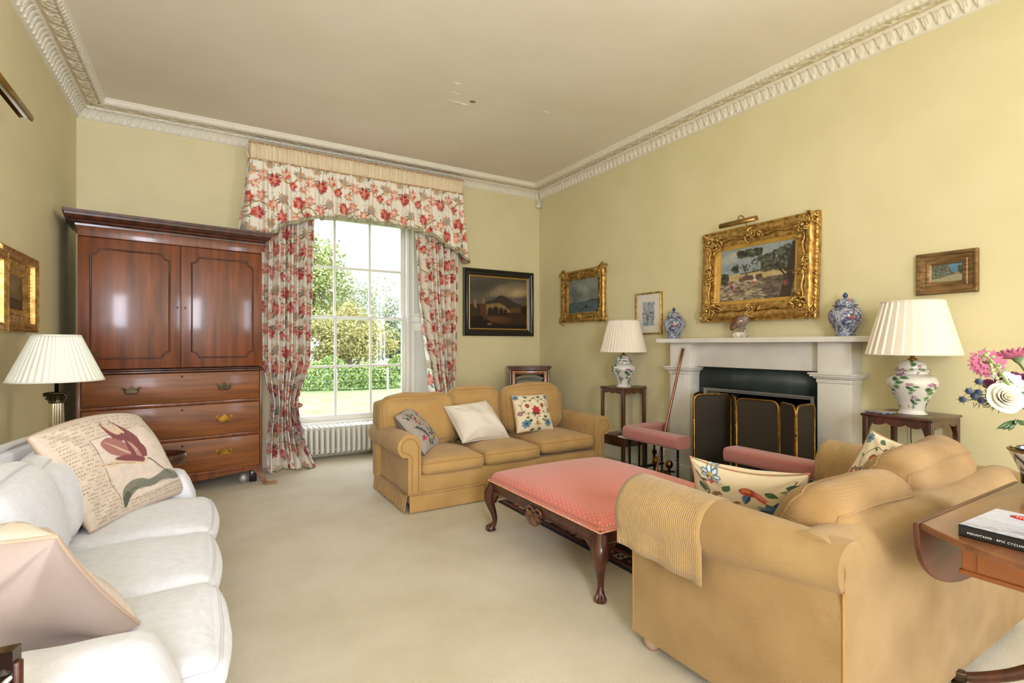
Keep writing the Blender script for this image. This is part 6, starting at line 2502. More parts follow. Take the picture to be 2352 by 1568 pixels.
def china_lamp(loc, label, flex, n_pl=40):
    t = thing('table_lamp', loc, label, 'lamp')
    pr = np.array(smoothpath([(0.001, 0.0), (0.072, 0.0), (0.073, 0.008), (0.067, 0.018), (0.066, 0.035), (0.082, 0.085), (0.108, 0.135), (0.128, 0.18), (0.130, 0.205), (0.118, 0.232), (0.092, 0.248), (0.080, 0.252), (0.079, 0.272)], 110))
    n = 90
    U, V = np.meshgrid(np.arange(n) / n, np.linspace(0, 1, len(pr)), indexing='xy')
    g = G()
    g.lathe(pr, n, C=BC.sample(U * 1.0 + 0.1, np.clip(pr[:, 1:2] / 0.30, 0, 1) + 0 * U))
    g.build('jar_base', CHINA, parent=t)
    lp = np.array(smoothpath([(0.092, 0.270), (0.093, 0.277), (0.078, 0.284), (0.074, 0.305), (0.060, 0.325), (0.030, 0.338), (0.001, 0.340)], 50))
    U, V = np.meshgrid(np.arange(n) / n, np.linspace(0.5, 0.8, len(lp)), indexing='xy')
    g = G()
    g.lathe(lp, n, C=BC.sample(U, V))
    g.build('jar_lid', CHINA, parent=t)
    g = G()
    g.lathe([(0.001, 0.338), (0.026, 0.338), (0.026, 0.345), (0.012, 0.35), (0.010, 0.40), (0.017, 0.402), (0.017, 0.45), (0.001, 0.452)], 20)
    g.build('brass_fitting', BRASS, parent=t)
    z0, z1, r0, r1 = 0.372, 0.702, 0.240, 0.155
    g = G()
    m = n_pl * 6
    an = np.arange(m) * 2 * pi / m
    rows = []
    ph = (np.arange(m) % 6) / 6.0
    ple = np.where(ph < 0.8, 0.006 * ph / 0.8 * 40 / n_pl, -0.002)
    for t_ in np.linspace(0, 1, 6):
        r = r0 + (r1 - r0) * t_
        rows.append(np.stack([(r + ple) * np.cos(an), (r + ple) * np.sin(an), z0 + (z1 - z0) * t_ + 0 * an], 1))
    g.grid(np.array(rows), cv=True, flip=True)
    sh = g.build('lamp_shade', SHADEM, parent=t, smooth=False)
    m_ = sh.modifiers.new('th', 'SOLIDIFY')
    m_.thickness = 0.002
    for zz, rr in ((z0, r0 + 0.004), (z1, r1 + 0.004)):
        g = G()
        g.tube([(rr * cos(a), rr * sin(a), zz) for a in np.linspace(0, 2 * pi, 72, endpoint=False)], 0.004, 6, closed=True)
        g.build('shade_trim', M('shade_binding', (236, 226, 208), 0.8), parent=sh)
    g = G()
    g.tube(smoothpath(flex, 24), 0.003, 6)
    g.build('flex', EBON, parent=t)
    return t


SHADEM = M('shade_cloth', (240, 230, 214), 0.85, sheen=0.2)
china_lamp((3.800, 3.985, 0.8535), 'botanical china lamp with cream pleated shade on the two-tier walnut table',
           [(0.07, -0.03, 0.006), (0.12, -0.09, 0.012), (0.18, -0.12, 0.006), (0.222, -0.10, -0.03), (0.228, -0.1, -0.5)])
china_lamp((3.80, 1.415, 0.8675), 'botanical china lamp with cream pleated shade right of the fireplace',
           [(0.07, 0.03, 0.006), (0.15, 0.06, 0.010), (0.212, 0.08, 0.0), (0.222, 0.09, -0.2), (0.222, 0.06, -0.6)], 28)
g = G()
g.rbox(-0.062, 0.062, -0.042, 0.042, 0.0, 0.012, 0.006, 10)
g.box(-0.075, 0.075, -0.054, 0.054, 0.010, 0.014)
ds = g.build('china_dish', M('blue_white_dish', (206, 210, 216), 0.1, col2=(96, 112, 150), ns=40, coat=0.5), origin=None, smooth=False, bevel=0.002)
ds.location = (3.665, 1.545, 0.867)
ds.rotation_euler = (0, 0, radians(70))
tag(ds, 'small blue and white rectangular china dish beside the right lamp base', 'dish')
g = G()
g.box(-0.05, 0.05, -0.05, 0.05, 0, 0.005)
cs = g.build('coaster', M('olive_coaster', (112, 104, 80), 0.5), bevel=0.001)
cs.location = (3.655, 1.315, 0.867)
tag(cs, 'flat olive square coaster at the front corner of the right lamp table', 'coaster')
g = G()
g.lathe([(0.001, 0), (0.03, 0.0), (0.034, 0.006), (0.036, 0.026), (0.032, 0.03), (0.001, 0.031)], 20)
sb = g.build('trinket_box', M('pale_box', (170, 164, 170), 0.4), smooth='auto')
sb.location = (3.83, 4.05, 0.345)
tag(sb, 'small pale round box on the lower shelf of the two-tier lamp table', 'box')

# ---------- corner cabinet with papers
cb = thing('music_cabinet', (3.545, 5.42, 0), 'small walnut cabinet with glazed door full of papers across the far corner', 'cabinet', rz=-A)
w2, dp, H = 0.262, 0.30, 1.025
g = G()
g.box(-w2, -w2 + 0.03, 0.0, dp, 0.05, H - 0.03)
g.box(w2 - 0.03, w2, 0.0, dp, 0.05, H - 0.03)
g.box(-w2, w2, dp - 0.015, dp, 0.05, H - 0.03)
g.box(-w2, w2, 0, dp, 0.05, 0.09)
g.box(-w2, w2, 0, dp, H - 0.05, H - 0.03)
g.box(-w2 + .03, w2 - .03, 0.04, dp - .015, 0.50, 0.515)
g.box(-w2 + .03, w2 - .03, 0.04, dp - .015, 0.78, 0.79)
g.build('case', WALN, parent=cb, bevel=0.003)
g = G()
g.box(-w2 - 0.022, w2 + 0.022, -0.022, dp + .005, H - 0.014, H)
g.box(-w2 - 0.012, w2 + 0.012, -0.012, dp + .002, H - 0.030, H - 0.014)
g.build('cabinet_top', WALN, parent=cb, bevel=0.004)
OAK = M('warm_walnut', (120, 66, 24), 0.3, col2=(156, 96, 42), ns=4, st=(4, 4, 1), coat=0.4)
g = G()
a, b = -w2 + 0.035, w2 - 0.035
g.box(a, a + 0.045, -0.012, 0.006, 0.10, H - 0.055)
g.box(b - 0.045, b, -0.012, 0.006, 0.10, H - 0.055)
g.box(a + .045, b - .045, -0.012, 0.006, 0.10, 0.15)
g.box(a + .045, b - .045, -0.012, 0.006, H - 0.10, H - 0.055)
dr = g.build('door', OAK, parent=cb, bevel=0.003)
g = G()
g.box(a + 0.045, b - 0.045, -0.003, -0.001, 0.15, H - 0.10)
g.build('glass_pane', GLASS, parent=dr, smooth=False)
for sx in (-1, 1):
    for yy in (0.012, dp - 0.03):
        g = G()
        g.box(sx * (w2 - 0.015) - 0.015, sx * (w2 - 0.015) + 0.015, yy - 0.012, yy + 0.018, 0, 0.05)
        g.build('foot', WALN, parent=cb, bevel=0.003)
rs = np.random.RandomState(17)
ca, sa = cos(-A), sin(-A)
for k in range(14):
    z = 0.792 + 0.0095 * k
    wv = 0.150 + 0.03 * rs.rand()
    dx = 0.02 * (rs.rand() - 0.5)
    g = G()
    n = 14
    xx = np.linspace(-wv, wv, n)
    zz = -0.0006 * k * (xx / wv) ** 2 * 6 + 0.002 * np.sin(xx * 20 + k)
    for top in (0,):
        P0 = np.stack([np.stack([xx + dx, 0 * xx + 0.022 + 0.01 * rs.rand(), zz + 0.0005], 1), np.stack([xx + dx, 0 * xx + 0.25, zz + 0.0005], 1), np.stack([xx + dx, 0 * xx + 0.25, zz + 0.008], 1), np.stack([xx + dx, 0 * xx + 0.022 + 0.01 * rs.rand(), zz + 0.008], 1)])
        g.grid(P0, cu=True)
    cc = [(196, 184, 166), (170, 160, 144), (140, 128, 116), (186, 150, 120), (150, 146, 142)][rs.randint(5)]
    o = g.build('sheet_music', M('paper_%d' % rs.randint(5), cc, 0.85), smooth=False)
    o.location = (3.545, 5.42, z)
    o.rotation_euler = (0, 0, -A)
    lab = ['folded paper at the very top of the stack inside the corner cabinet', 'paper booklet within the loose stack behind the cabinet glass'][0 if k == 13 else 1]
    tag(o, lab, 'papers', 'papers stacked in the corner cabinet')

# ---------- left column lamp on a small table beyond the white sofa
lt = thing('pedestal_table', (-0.735, 3.85, 0), 'small dark table behind the far end of the white sofa, carrying the column lamp', 'side table')
g = G()
g.lathe([(0.001, 0.535), (0.165, 0.535), (0.170, 0.543), (0.165, 0.55), (0.001, 0.55)], 40)
g.build('table_top', MAHOGD, parent=lt, smooth='auto')
g = G()
g.lathe([(0.02, 0.06), (0.04, 0.10), (0.025, 0.16), (0.018, 0.3), (0.03, 0.40), (0.02, 0.46), (0.045, 0.535)], 20)
g.build('column', MAHOGD, parent=lt)
for k in range(3):
    a = k * 2 * pi / 3 + 0.4
    g = G()
    g.tube(smoothpath([(0.02 * cos(a), 0.02 * sin(a), 0.12), (0.09 * cos(a), 0.09 * sin(a), 0.08), (0.16 * cos(a), 0.16 * sin(a), 0.015)], 14), 0.013, 8)
    g.build('leg', MAHOGD, parent=lt)
ll = thing('column_lamp', (-0.735, 3.85, 0.55), 'reeded column lamp with brass capital and wide pale pleated shade behind the white sofa', 'lamp')
SIL = M('silver_reeded', (214, 206, 176), 0.18, 1.0)
g = G()
g.box(-0.065, 0.065, -0.065, 0.065, 0, 0.022)
g.box(-0.05, 0.05, -0.05, 0.05, 0.022, 0.045)
g.lathe([(0.046, 0.045), (0.048, 0.055), (0.038, 0.062), (0.040, 0.070), (0.034, 0.078)], 28)
g.build('base', BRASSD, parent=ll, smooth='auto')
g = G()
n = 140
an = np.arange(n) * 2 * pi / n
rows = []
for z, r in ((0.078, 0.0345), (0.09, 0.034), (0.30, 0.033), (0.42, 0.031)):
    rr = r * (0.90 + 0.10 * np.abs(np.sin(an * 7)))
    rows.append(np.stack([rr * np.cos(an), rr * np.sin(an), z + 0 * an], 1))
g.grid(np.array(rows), cv=True, flip=True)
g.build('column', SIL, parent=ll)
g = G()
g.lathe([(0.030, 0.415), (0.033, 0.42), (0.030, 0.425), (0.032, 0.44), (0.042, 0.462), (0.046, 0.468)], 30, flute=16, fa=0.12)
for k in range(8):
    a = k * pi / 4
    for z0_, r0_, s_ in ((0.425, 0.033, 0.02), (0.445, 0.038, 0.018)):
        g.tube(smoothpath([(r0_ * cos(a), r0_ * sin(a), z0_), ((r0_ + .010) * cos(a), (r0_ + .010) * sin(a), z0_ + s_), ((r0_ + .017) * cos(a), (r0_ + .017) * sin(a), z0_ + s_ * .7)], 10), 0.0045, 6)
g.box(-0.05, 0.05, -0.05, 0.05, 0.468, 0.478)
for sx in (-1, 1):
    for sy in (-1, 1):
        g.lathe([(0.001, -0.006), (0.008, 0), (0.001, 0.006)], 8, (sx * .045, sy * .045, 0.462))
g.build('capital', BRASSD, parent=ll)
g = G()
g.lathe([(0.001, 0.478), (0.010, 0.478), (0.010, 0.56), (0.016, 0.562), (0.016, 0.61), (0.001, 0.612)], 14)
g.build('lamp_holder', BRASSD, parent=ll)
g = G()
m = 240
an = np.arange(m) * 2 * pi / m
rs = np.random.RandomState(5)
irr = np.convolve(rs.rand(m), [0.3, 0.4, 0.3], 'same')
rows = []
for t_ in np.linspace(0, 1, 12):
    r = 0.214 + (0.105 - 0.214) * t_
    rr = r + 0.0035 * np.sin(an * 48 + 1.5 * np.sin(an * 5) + t_ * 0.8) + 0.002 * irr
    rows.append(np.stack([rr * np.cos(an), rr * np.sin(an), 0.545 + (0.805 - 0.545) * t_ + 0 * an], 1))
g.grid(np.array(rows), cv=True, flip=True)
sh = g.build('lamp_shade', M('silk_shade', (236, 236, 222), 0.7, sheen=0.3), parent=ll)
m_ = sh.modifiers.new('th', 'SOLIDIFY')
m_.thickness = 0.002
for zz, rr in ((0.545, 0.216), (0.805, 0.107)):
    g = G()
    g.tube([(rr * cos(a), rr * sin(a), zz) for a in np.linspace(0, 2 * pi, 72, endpoint=False)], 0.0042, 6, closed=True)
    g.build('shade_trim', M('pale_binding', (232, 232, 216), .8), parent=sh)

# ---------- oval tray table with turned finials
tt = thing('tray_table', (-0.33, 4.07, 0), 'dark oval tray-top table with turned finials between the white sofa and the linen press', 'side table')
g = G()
an = np.linspace(0, 2 * pi, 64, endpoint=False)
ra, rb = 0.215, 0.15
g.prism([(ra * cos(a), rb * sin(a)) for a in an], lambda a, b, t: (a, b, t), 0.515, 0.530)
g.build('tray', MAHOGT, parent=tt, smooth=False)
g = G()
rows = []
for r_, z in ((1.0, 0.515), (1.03, 0.52), (1.035, 0.545), (1.02, 0.575), (1.0, 0.578), (0.985, 0.572), (0.985, 0.53)):
    rows.append(np.stack([ra * r_ * np.cos(an), rb * r_ * np.sin(an), z + 0 * an], 1))
g.grid(np.array(rows), cv=True, flip=True)
g.build('gallery_rim', MAHOGD, parent=tt)
for sx, sy in ((0.092, -1), (0.04, 1)):
    g = G()
    g.lathe([(0.001, 0.0), (0.014, 0.0), (0.012, 0.1), (0.018, 0.16), (0.012, 0.2), (0.012, 0.46), (0.018, 0.49), (0.019, 0.515), (0.014, 0.53), (0.017, 0.535), (0.015, 0.585), (0.009, 0.59), (0.009, 0.597), (0.020, 0.602), (0.022, 0.612), (0.014, 0.622), (0.008, 0.626), (0.010, 0.631), (0.001, 0.636)], 20, (sx, sy * (rb + 0.012), 0))
    g.build('turned_post', MAHOGD, parent=tt)
g = G()
g.box(-0.02, 0.02, -rb, rb, 0.20, 0.225)
g.build('stretcher', MAHOGD, parent=tt, bevel=0.004)

# ---------- dark carved wooden stand in the bottom left corner
st = thing('magazine_rack', (-0.30, 1.06, 0), 'dark carved wooden rack corner cut off at the bottom left of the photo', 'rack', rz=radians(-12))
g = G()
for x_, y_ in ((0.03, 0.05), (-0.40, 0.05), (0.03, -0.20), (-0.40, -0.20)):
    g = G()
    g.box(x_ - 0.008, x_ + 0.008, y_ - 0.008, y_ + 0.008, 0, 0.795)
    g.build('post', MAHOGD, parent=st, bevel=0.003)
g = G()
for y_ in (0.05, -0.20):
    g.box(-0.40, 0.03, y_ - 0.006, y_ + 0.006, 0.30, 0.76)
g.build('side_panel', M('red_mahogany', (112, 48, 22), 0.22, col2=(140, 70, 34), ns=3, st=(6, 6, 1), coat=0.6), parent=st, bevel=0.002)
g = G()
g.box(-0.40, 0.03, -0.20, 0.05, 0.30, 0.315)
g.build('base_board', MAHOGD, parent=st, bevel=0.002)
g = G()
P = [(-0.10, 0.0), (0.032, 0.0), (0.032, 0.052), (0.0, 0.050), (-0.03, 0.042), (-0.055, 0.046), (-0.08, 0.03), (-0.095, 0.012)]
g.prism(P, lambda a, b, t: (a, 0.05 + t, 0.765 + b), -0.012, 0.012)
for k in range(7):
    g.lathe([(0.001, -0.008), (0.010, 0), (0.001, 0.008)], 8, (-0.07 + 0.015 * k, 0.040, 0.785 + 0.006 * sin(k)))
g.build('carved_crest', M('polished_dark_wood', (34, 24, 20), 0.15, coat=0.8), parent=st, smooth='auto')
g = G()
g.tube([(0.028, -0.18, 0.775), (0.028, 0.04, 0.775)], 0.004, 8)
g.build('metal_rod', M('steel_rod', (205, 205, 215), 0.2, 1.0), parent=st)

# ================================================================== NEAR DROP-LEAF TABLE
dt = thing('drop_leaf_table', (2.15, 0.36, 0), 'mahogany drop-leaf pedestal table behind the near sofa with a book and flowers on it', 'table')
TH = 0.80
x0, x1, y0, y1 = -0.515, 0.50, -0.36, 0.262
g = G()
# slightly bowed ends
n = 20
end = [(x0 - 0.035 + 0.118 * abs(2 * i / n - 1) ** 2.2, y1 + (y0 - y1) * i / n) for i in range(n + 1)]
end2 = [(-a + 0.0 + (x1 + x0), b) for a, b in end[::-1]]
end2 = [(x1 + 0.035 - 0.118 * abs(2 * i / n - 1) ** 2.2, y0 + (y1 - y0) * i / n) for i in range(n + 1)]
g.prism(end + end2, lambda a, b, t: (a, b, t), TH - 0.020, TH)
g.build('table_top', MAHOGT, parent=dt, bevel=0.007, seg=3, smooth=False)
g = G()
for sy, yy in ((1, y1 + 0.002), (-1, y0 - 0.002)):
    P = [(x1 - 0.02, 0)] + [(x0 + 0.03, 0)]
    t = np.linspace(pi, 2 * pi, 40)
    P = [((x0 + x1) / 2 + ((x1 - x0) / 2 - 0.085) * cos(a), 0.245 * -abs(sin(a)) ** 0.8) for a in t]
    g.prism(P, lambda a, b, q: (a, yy + sy * q, TH - 0.004 + b), 0.0, 0.016)
    g.build('drop_leaf', M('leaf_mahogany', (74, 34, 20), 0.4, col2=(108, 56, 32), ns=2.2, st=(1, 6, 6), coat=0.15), parent=dt, smooth=False, bevel=0.004)
    g = G()
g = G()
a0, a1, b0, b1 = x0 + 0.145, x1 - 0.145, y0 + 0.035, y1 - 0.072
g.box(a0, a1, b0, b1, TH - 0.125, TH - 0.020)
g.box(a0 - 0.004, a1 + .004, b0 - .004, b1 + .004, TH - 0.130, TH - 0.116)
g.build('frieze_box', M('honey_mahogany', (128, 68, 26), 0.3, col2=(166, 98, 44), ns=2, st=(6, 1, 5), coat=0.4), parent=dt, bevel=0.003)
g = G()
g.box(a0 - 0.007, a0 + 0.02, b0 + 0.03, b1 - 0.035, TH - 0.112, TH - 0.028)
d = g.build('drawer', M('honey_mahogany'), parent=dt, bevel=0.002)
g = G()
g.lathe([(0.001, -0.012), (0.010, -0.008), (0.012, 0), (0.010, 0.008), (0.001, 0.012)], 14, (a0 - 0.016, (b0 + b1) / 2, TH - 0.07))
g.build('knob', BRASS, parent=d)
pcx, pcy = 0.45, -0.05
g = G()
g.lathe([(0.05, 0.16), (0.06, 0.20), (0.05, 0.24), (0.035, 0.28), (0.045, 0.36), (0.055, 0.42), (0.04, 0.50), (0.035, 0.58), (0.06, 0.64), (0.06, 0.67)], 26, (pcx, pcy, 0))
g.build('column', MAHOGD, parent=dt)
for an_ in (radians(112), radians(200), radians(292), radians(20)):
    g = G()
    L = 0.46
    pts = [(0.03, 0.21), (0.12, 0.235), (0.22, 0.20), (0.34, 0.115), (0.44, 0.066), (0.48, 0.062)]
    if an_ == radians(112):
        L = 0.46
    P = smoothpath([(pcx + r_ * cos(an_), pcy + r_ * sin(an_), z_) for r_, z_ in pts], 30)
    g.tube(P, np.linspace(0.027, 0.017, len(P)), 12, sx=0.8)
    lg = g.build('leg', MAHOGD, parent=dt)
    g = G()
    e = P[-1]
    g.box(-0.022, 0.022, -0.016, 0.016, -0.018, 0.016)
    g.V[-1] = g.V[-1] @ np.array([[cos(an_), sin(an_), 0], [-sin(an_), cos(an_), 0], [0, 0, 1]]) + e
    g.build('castor_cap', BRASSD, parent=lg, bevel=0.004)
    g = G()
    c_ = e + (0.0, 0.0, -0.040)
    g.tube([c_ + np.array([-sin(an_), cos(an_), 0]) * s_ for s_ in (-0.009, 0.009)], 0.0215, 18)
    g.build('castor_wheel', BRASSD, parent=lg)

# ---------- book
BK = thing('book', (1.690, 0.528, TH), 'cycling book with black spine and grey mountain cover lying on the drop-leaf table', 'book', rz=radians(-91.5))
# local +x runs along the spine to the right as seen by the camera, y into the book
BL, BD, BT = 0.30, 0.255, 0.030
g = G()
g.box(0, BL, 0, BD, 0, 0.003)
g.box(0, BL, 0, 0.003, 0, BT)
g.box(0, BL, 0, BD, BT - 0.003, BT - 0.0008)
g.build('cover', M('book_black', (26, 26, 24), 0.35), parent=BK, smooth=False)
g = G()
g.box(0.004, BL - 0.004, 0.003, BD - 0.004, 0.003, BT - 0.003)
g.build('pages', M('pages', (224, 220, 210), 0.8), parent=BK, smooth=False)
c = Cv(300, 360, (178, 180, 194))
c.noise(0.12, 4, 3)
c.a[:190] += (lin((196, 196, 210)) - c.a[:190]) * 0.5
rs = np.random.RandomState(9)
for k in range(420):
    x = rs.rand() * 300
    y = 150 + rs.rand() * 210
    if y < 330 - x * 0.6:
        continue
    c.ell(x, y, 12 * rs.rand() + 3, 4 * rs.rand() + 2, -0.6 + rs.rand(), [(110, 104, 108), (70, 68, 72), (150, 150, 160), (126, 112, 104), (190, 192, 200)][rs.randint(5)], .55, .5)
c.poly([(120, 250), (150, 210), (190, 190), (240, 200), (300, 180), (300, 270), (200, 262)], (88, 90, 96), .7)
for k in range(8):
    c.line([(180 + 14 * k, 205), (190 + 12 * k, 245)], 4, (206, 210, 218), .8)
c.noise(0.10, 50, 5)
u, v = np.meshgrid(np.linspace(0, 1, 130), np.linspace(0, 1, 150), indexing='ij')
g = G()
g.grid(np.stack([u * BL, v * BD, BT + 0 * u], -1), C=c.sample(v, 1 - u) if False else c.sample(u, v))
g.build('cover_picture', M('gloss_print', attr=True, rough=0.3), parent=BK)


def text(s, size, loc, rot, mat, parent, name='lettering', ext=0.0002, sp=1.0):
    cu = bpy.data.curves.new(name, 'FONT')
    cu.body = s
    cu.size = size
    cu.extrude = ext
    cu.space_character = sp
    cu.align_y = 'CENTER'
    o = bpy.data.objects.new(name, cu)
    COL.objects.link(o)
    bpy.context.view_layer.update()
    me = bpy.data.meshes.new_from_object(o)
    bpy.data.objects.remove(o)
    me.materials.clear()
    me.materials.append(mat)
    o = bpy.data.objects.new(name, me)
    COL.objects.link(o)
    o.parent = parent
    o.location = loc
    o.rotation_euler = rot
    return o


WT_ = M('white_ink', (236, 234, 228), 0.6)
text('MOUNTAINS \u00b7 EPIC CYCLING', 0.0072, (0.018, -0.0008, 0.0125), (pi / 2, 0, 0), WT_, BK, sp=1.22, ext=0.0003)
g = G()
g.lathe([(0.001, 0), (0.042, 0.0), (0.042, 0.0008), (0.001, 0.0009)], 40, (0.085, 0.205, BT), sy=0.55)
rd = g.build('red_oval', M('red_ink', (206, 44, 36), 0.4), parent=BK)
g = G()
for k in range(9):
    g.box(0.057 + 0.0065 * k, 0.0585 + 0.0065 * k, 0.199, 0.211, BT + 0.0009, BT + 0.0012)
g.build('oval_marks', WT_, parent=rd, smooth=False)
text('MICHAEL', 0.009, (0.040, 0.135, BT + 0.0006), (0, 0, 0), M('grey_ink', (110, 112, 124), .6), BK) if False else None

# ---------- chevron pot
cpo = thing('planter', (2.36, 0.50, TH), 'blue and white chevron pot with black liner on the drop-leaf table', 'pot')
n, m = 160, 90
H_ = 0.150
u, v = np.meshgrid(np.arange(n) / n, np.linspace(0, 1, m), indexing='xy')
pr = np.interp(v[:, 0], [0, 0.06, 0.5, 0.93, 1.0], [0.045, 0.050, 0.072, 0.098, 0.101])
an = np.arange(n) * 2 * pi / n
P = np.stack([pr[:, None] * np.cos(an), pr[:, None] * np.sin(an), v * H_], -1)
zg = np.abs((u * 12) % 1 - 0.5) * 2
st_ = (v * 3.6 + zg * 0.55) % 1.0
C = np.where((st_ < 0.42)[..., None], lin((54, 66, 104)), lin((226, 226, 224)))
C = C * (0.92 + 0.12 * np.sin(40 * u + 30 * v))[..., None]
g = G()
g.grid(P, cv=True, C=C, flip=True)
g.build('pot_body', CHINA, parent=cpo)
g = G()
g.tube([(0.101 * cos(a), 0.101 * sin(a), H_) for a in np.linspace(0, 2 * pi, 64, endpoint=False)], 0.0035, 8, closed=True)
g.build('gold_rim', BRASS, parent=cpo)
g = G()
g.lathe([(0.098, H_ - 0.002), (0.085, H_ - 0.006), (0.084, H_ + 0.006), (0.080, H_ + 0.008), (0.076, H_ + 0.004), (0.070, 0.04), (0.001, 0.035)], 48)
g.build('black_liner', M('black_plastic', (20, 20, 22), 0.3), parent=cpo)

# ---------- vase with mixed bouquet
VX, VY = 2.60, 0.50
vs = thing('vase', (VX, VY, TH), 'dark green glass vase holding a mixed bouquet at the right edge', 'vase')
g = G()
g.lathe(np.array(smoothpath([(0.001, 0.0), (0.040, 0.0), (0.046, 0.01), (0.050, 0.08), (0.046, 0.16), (0.050, 0.21), (0.060, 0.235), (0.056, 0.236), (0.046, 0.21), (0.042, 0.16), (0.044, 0.08), (0.038, 0.012), (0.001, 0.01)], 90)), 40)
g.build('vase_body', M('green_glass', (52, 66, 54), 0.08, coat=0.5), parent=vs)
GREENS = M('stem_green', (92, 112, 62), 0.6, col2=(120, 138, 84), ns=10)
AXv = np.array([sin(A), cos(A), 0])
RTv = np.array([cos(A), -sin(A), 0])


def petalcloud(g, c, ax, n, L, w_, cup, rs, col=None, layers=1, z0=0.0, tipw=0.3, back=False):
    """ring of curved petals around axis ax"""
    ax = np.array(ax, float)
    ax /= np.linalg.norm(ax)
    ref = np.array([0, 0, 1.0]) if abs(ax[2]) < 0.9 else np.array([1.0, 0, 0])
    e1 = np.cross(ax, ref)
    e1 /= np.linalg.norm(e1)
    e2 = np.cross(ax, e1)
    for k in range(n):
        a = 2 * pi * k / n + rs.rand() * 0.15
        d = e1 * cos(a) + e2 * sin(a)
        s_ = np.cross(ax, d)
        Lk = L * (0.9 + 0.2 * rs.rand())
        rows = []
        for t in np.linspace(0, 1, 7):
            r_ = Lk * t
            h = cup * L * (t ** 2) + z0
            ww = w_ * (sin(pi * min(1, 0.12 + t * 0.86)) ** 0.6)
            p_ = np.array(c) + d * r_ + ax * h
            rows.append([p_ + s_ * ww * q + ax * (0.18 * ww * abs(q)) for q in (-1, -0.5, 0, 0.5, 1)])
        g.grid(np.array(rows))
    return g


def stem(parent, a, b, r=0.003):
    g = G()
    a, b = np.array(a), np.array(b)
    m_ = a * 0.45 + b * 0.55 + (0, 0, 0.02)
    g.tube(smoothpath([a, m_, b], 14), r, 7)
    return g.build('stem', GREENS, parent=parent)


VT = np.array([VX, VY, TH + 0.16])
rs = np.random.RandomState(77)
F_ = 1161.0


def at(px, py, depth):
    return np.array([0, 0, 1.3]) + depth * (AXv + RTv * (px - 1176) / F_ + np.array([0, 0, -1.0]) * (py - 791.8) / F_)


def fl(name, pos, label, group=None):
    return thing(name, tuple(pos), label, 'flower', group=group)


DEP = 1.70
# gerberas
for (px, py, dp, L, ax, lab) in ((2268, 834, 1.72, 0.052, (-0.55, -0.35, 0.30), 'pink gerbera facing left behind the green bud spike'),
                                 (2338, 822, 1.70, 0.062, (0.15, 0.25, 0.95), 'large pink gerbera at the top of the bouquet seen from below')):
    p = at(px, py, dp)
    f = fl('gerbera', p, lab, 'pink gerberas in the bouquet')
    g = G()
    petalcloud(g, (0, 0, 0), ax, 30, L, L * 0.15, -0.05 if ax[2] < 0.5 else 0.30, rs)
    petalcloud(g, np.array(ax) * 0.003, ax, 26, L * 0.86, L * 0.14, 0.05 if ax[2] < 0.5 else 0.42, rs)
    petalcloud(g, np.array(ax) * 0.006, ax, 18, L * 0.5, L * 0.10, 0.25, rs)
    o = g.build('petals', M('pink_petal', (184, 92, 124), 0.6, col2=(206, 124, 150), ns=60), parent=f)
    m_ = o.modifiers.new('th', 'SOLIDIFY')
    m_.thickness = 0.0008
    g = G()
    axn = np.array(ax) / np.linalg.norm(ax)
    g.tube([-axn * 0.020, -axn * 0.010, axn * 0.002], [0.004, 0.012, 0.017], 12)
    g.build('calyx', M('calyx_green', (108, 124, 92), 0.7), parent=f)
    g = G()
    g.rbox(-0.012, 0.012, -0.012, 0.012, -0.004, 0.008, 0.008, 8)
    g.V[-1] = g.V[-1] + axn * 0.006
    g.build('flower_centre', M('centre_dark', (110, 70, 60), 0.8), parent=f)
    stem(f, -axn * 0.018, VT - p, 0.0045)
# white rose
p = at(2312, 912, 1.62)
f = fl('rose', p, 'open cream white rose at the lower left of the bouquet')
g = G()
ax = np.array([-0.62, -0.62, 0.35])
ax /= np.linalg.norm(ax)
ref = np.cross(ax, (0, 0, 1.0))
ref /= np.linalg.norm(ref)
e2 = np.cross(ax, ref)
for ly, (nP, R_, Ht, op) in enumerate(((3, 0.008, 0.036, 0.0), (3, 0.014, 0.036, 0.1), (4, 0.020, 0.035, 0.25), (4, 0.027, 0.031, 0.45), (5, 0.034, 0.025, 0.8))):
    for k in range(nP):
        a0 = 2 * pi * k / nP + ly * 0.7 + rs.rand() * 0.2
        sp_ = 2 * pi / nP * 0.75
        rows = []
        for t in np.linspace(0, 1, 9):
            row = []
            for q in np.linspace(-1, 1, 9):
                a = a0 + q * sp_ * (0.35 + 0.65 * sin(pi * min(t * 0.7 + 0.1, 1)))
                r_ = R_ * (0.35 + 0.65 * t ** 0.7) + op * 0.018 * t ** 3 + 0.004 * (t > .85) * (1 - q * q)
                h = Ht * t * (1 - 0.12 * q * q) - 0.02 - op * 0.012 * t ** 2
                row.append((ref * cos(a) + e2 * sin(a)) * r_ + ax * h)
            rows.append(row)
        g.grid(np.array(rows))
o = g.build('petals', M('cream_petal', (226, 212, 186), 0.6, col2=(232, 224, 208), ns=12), parent=f)
m_ = o.modifiers.new('th', 'SOLIDIFY')
m_.thickness = 0.001
g = G()
for k in range(5):
    a = k * 2 * pi / 5
    d = ref * cos(a) + e2 * sin(a)
    g.tube([-ax * 0.022, -ax * 0.024 + d * 0.018, -ax * 0.030 + d * 0.034], [0.006, 0.005, 0.001], 6)
g.build('sepals', GREENS, parent=f)
stem(f, -ax * 0.02, VT - p, 0.004)
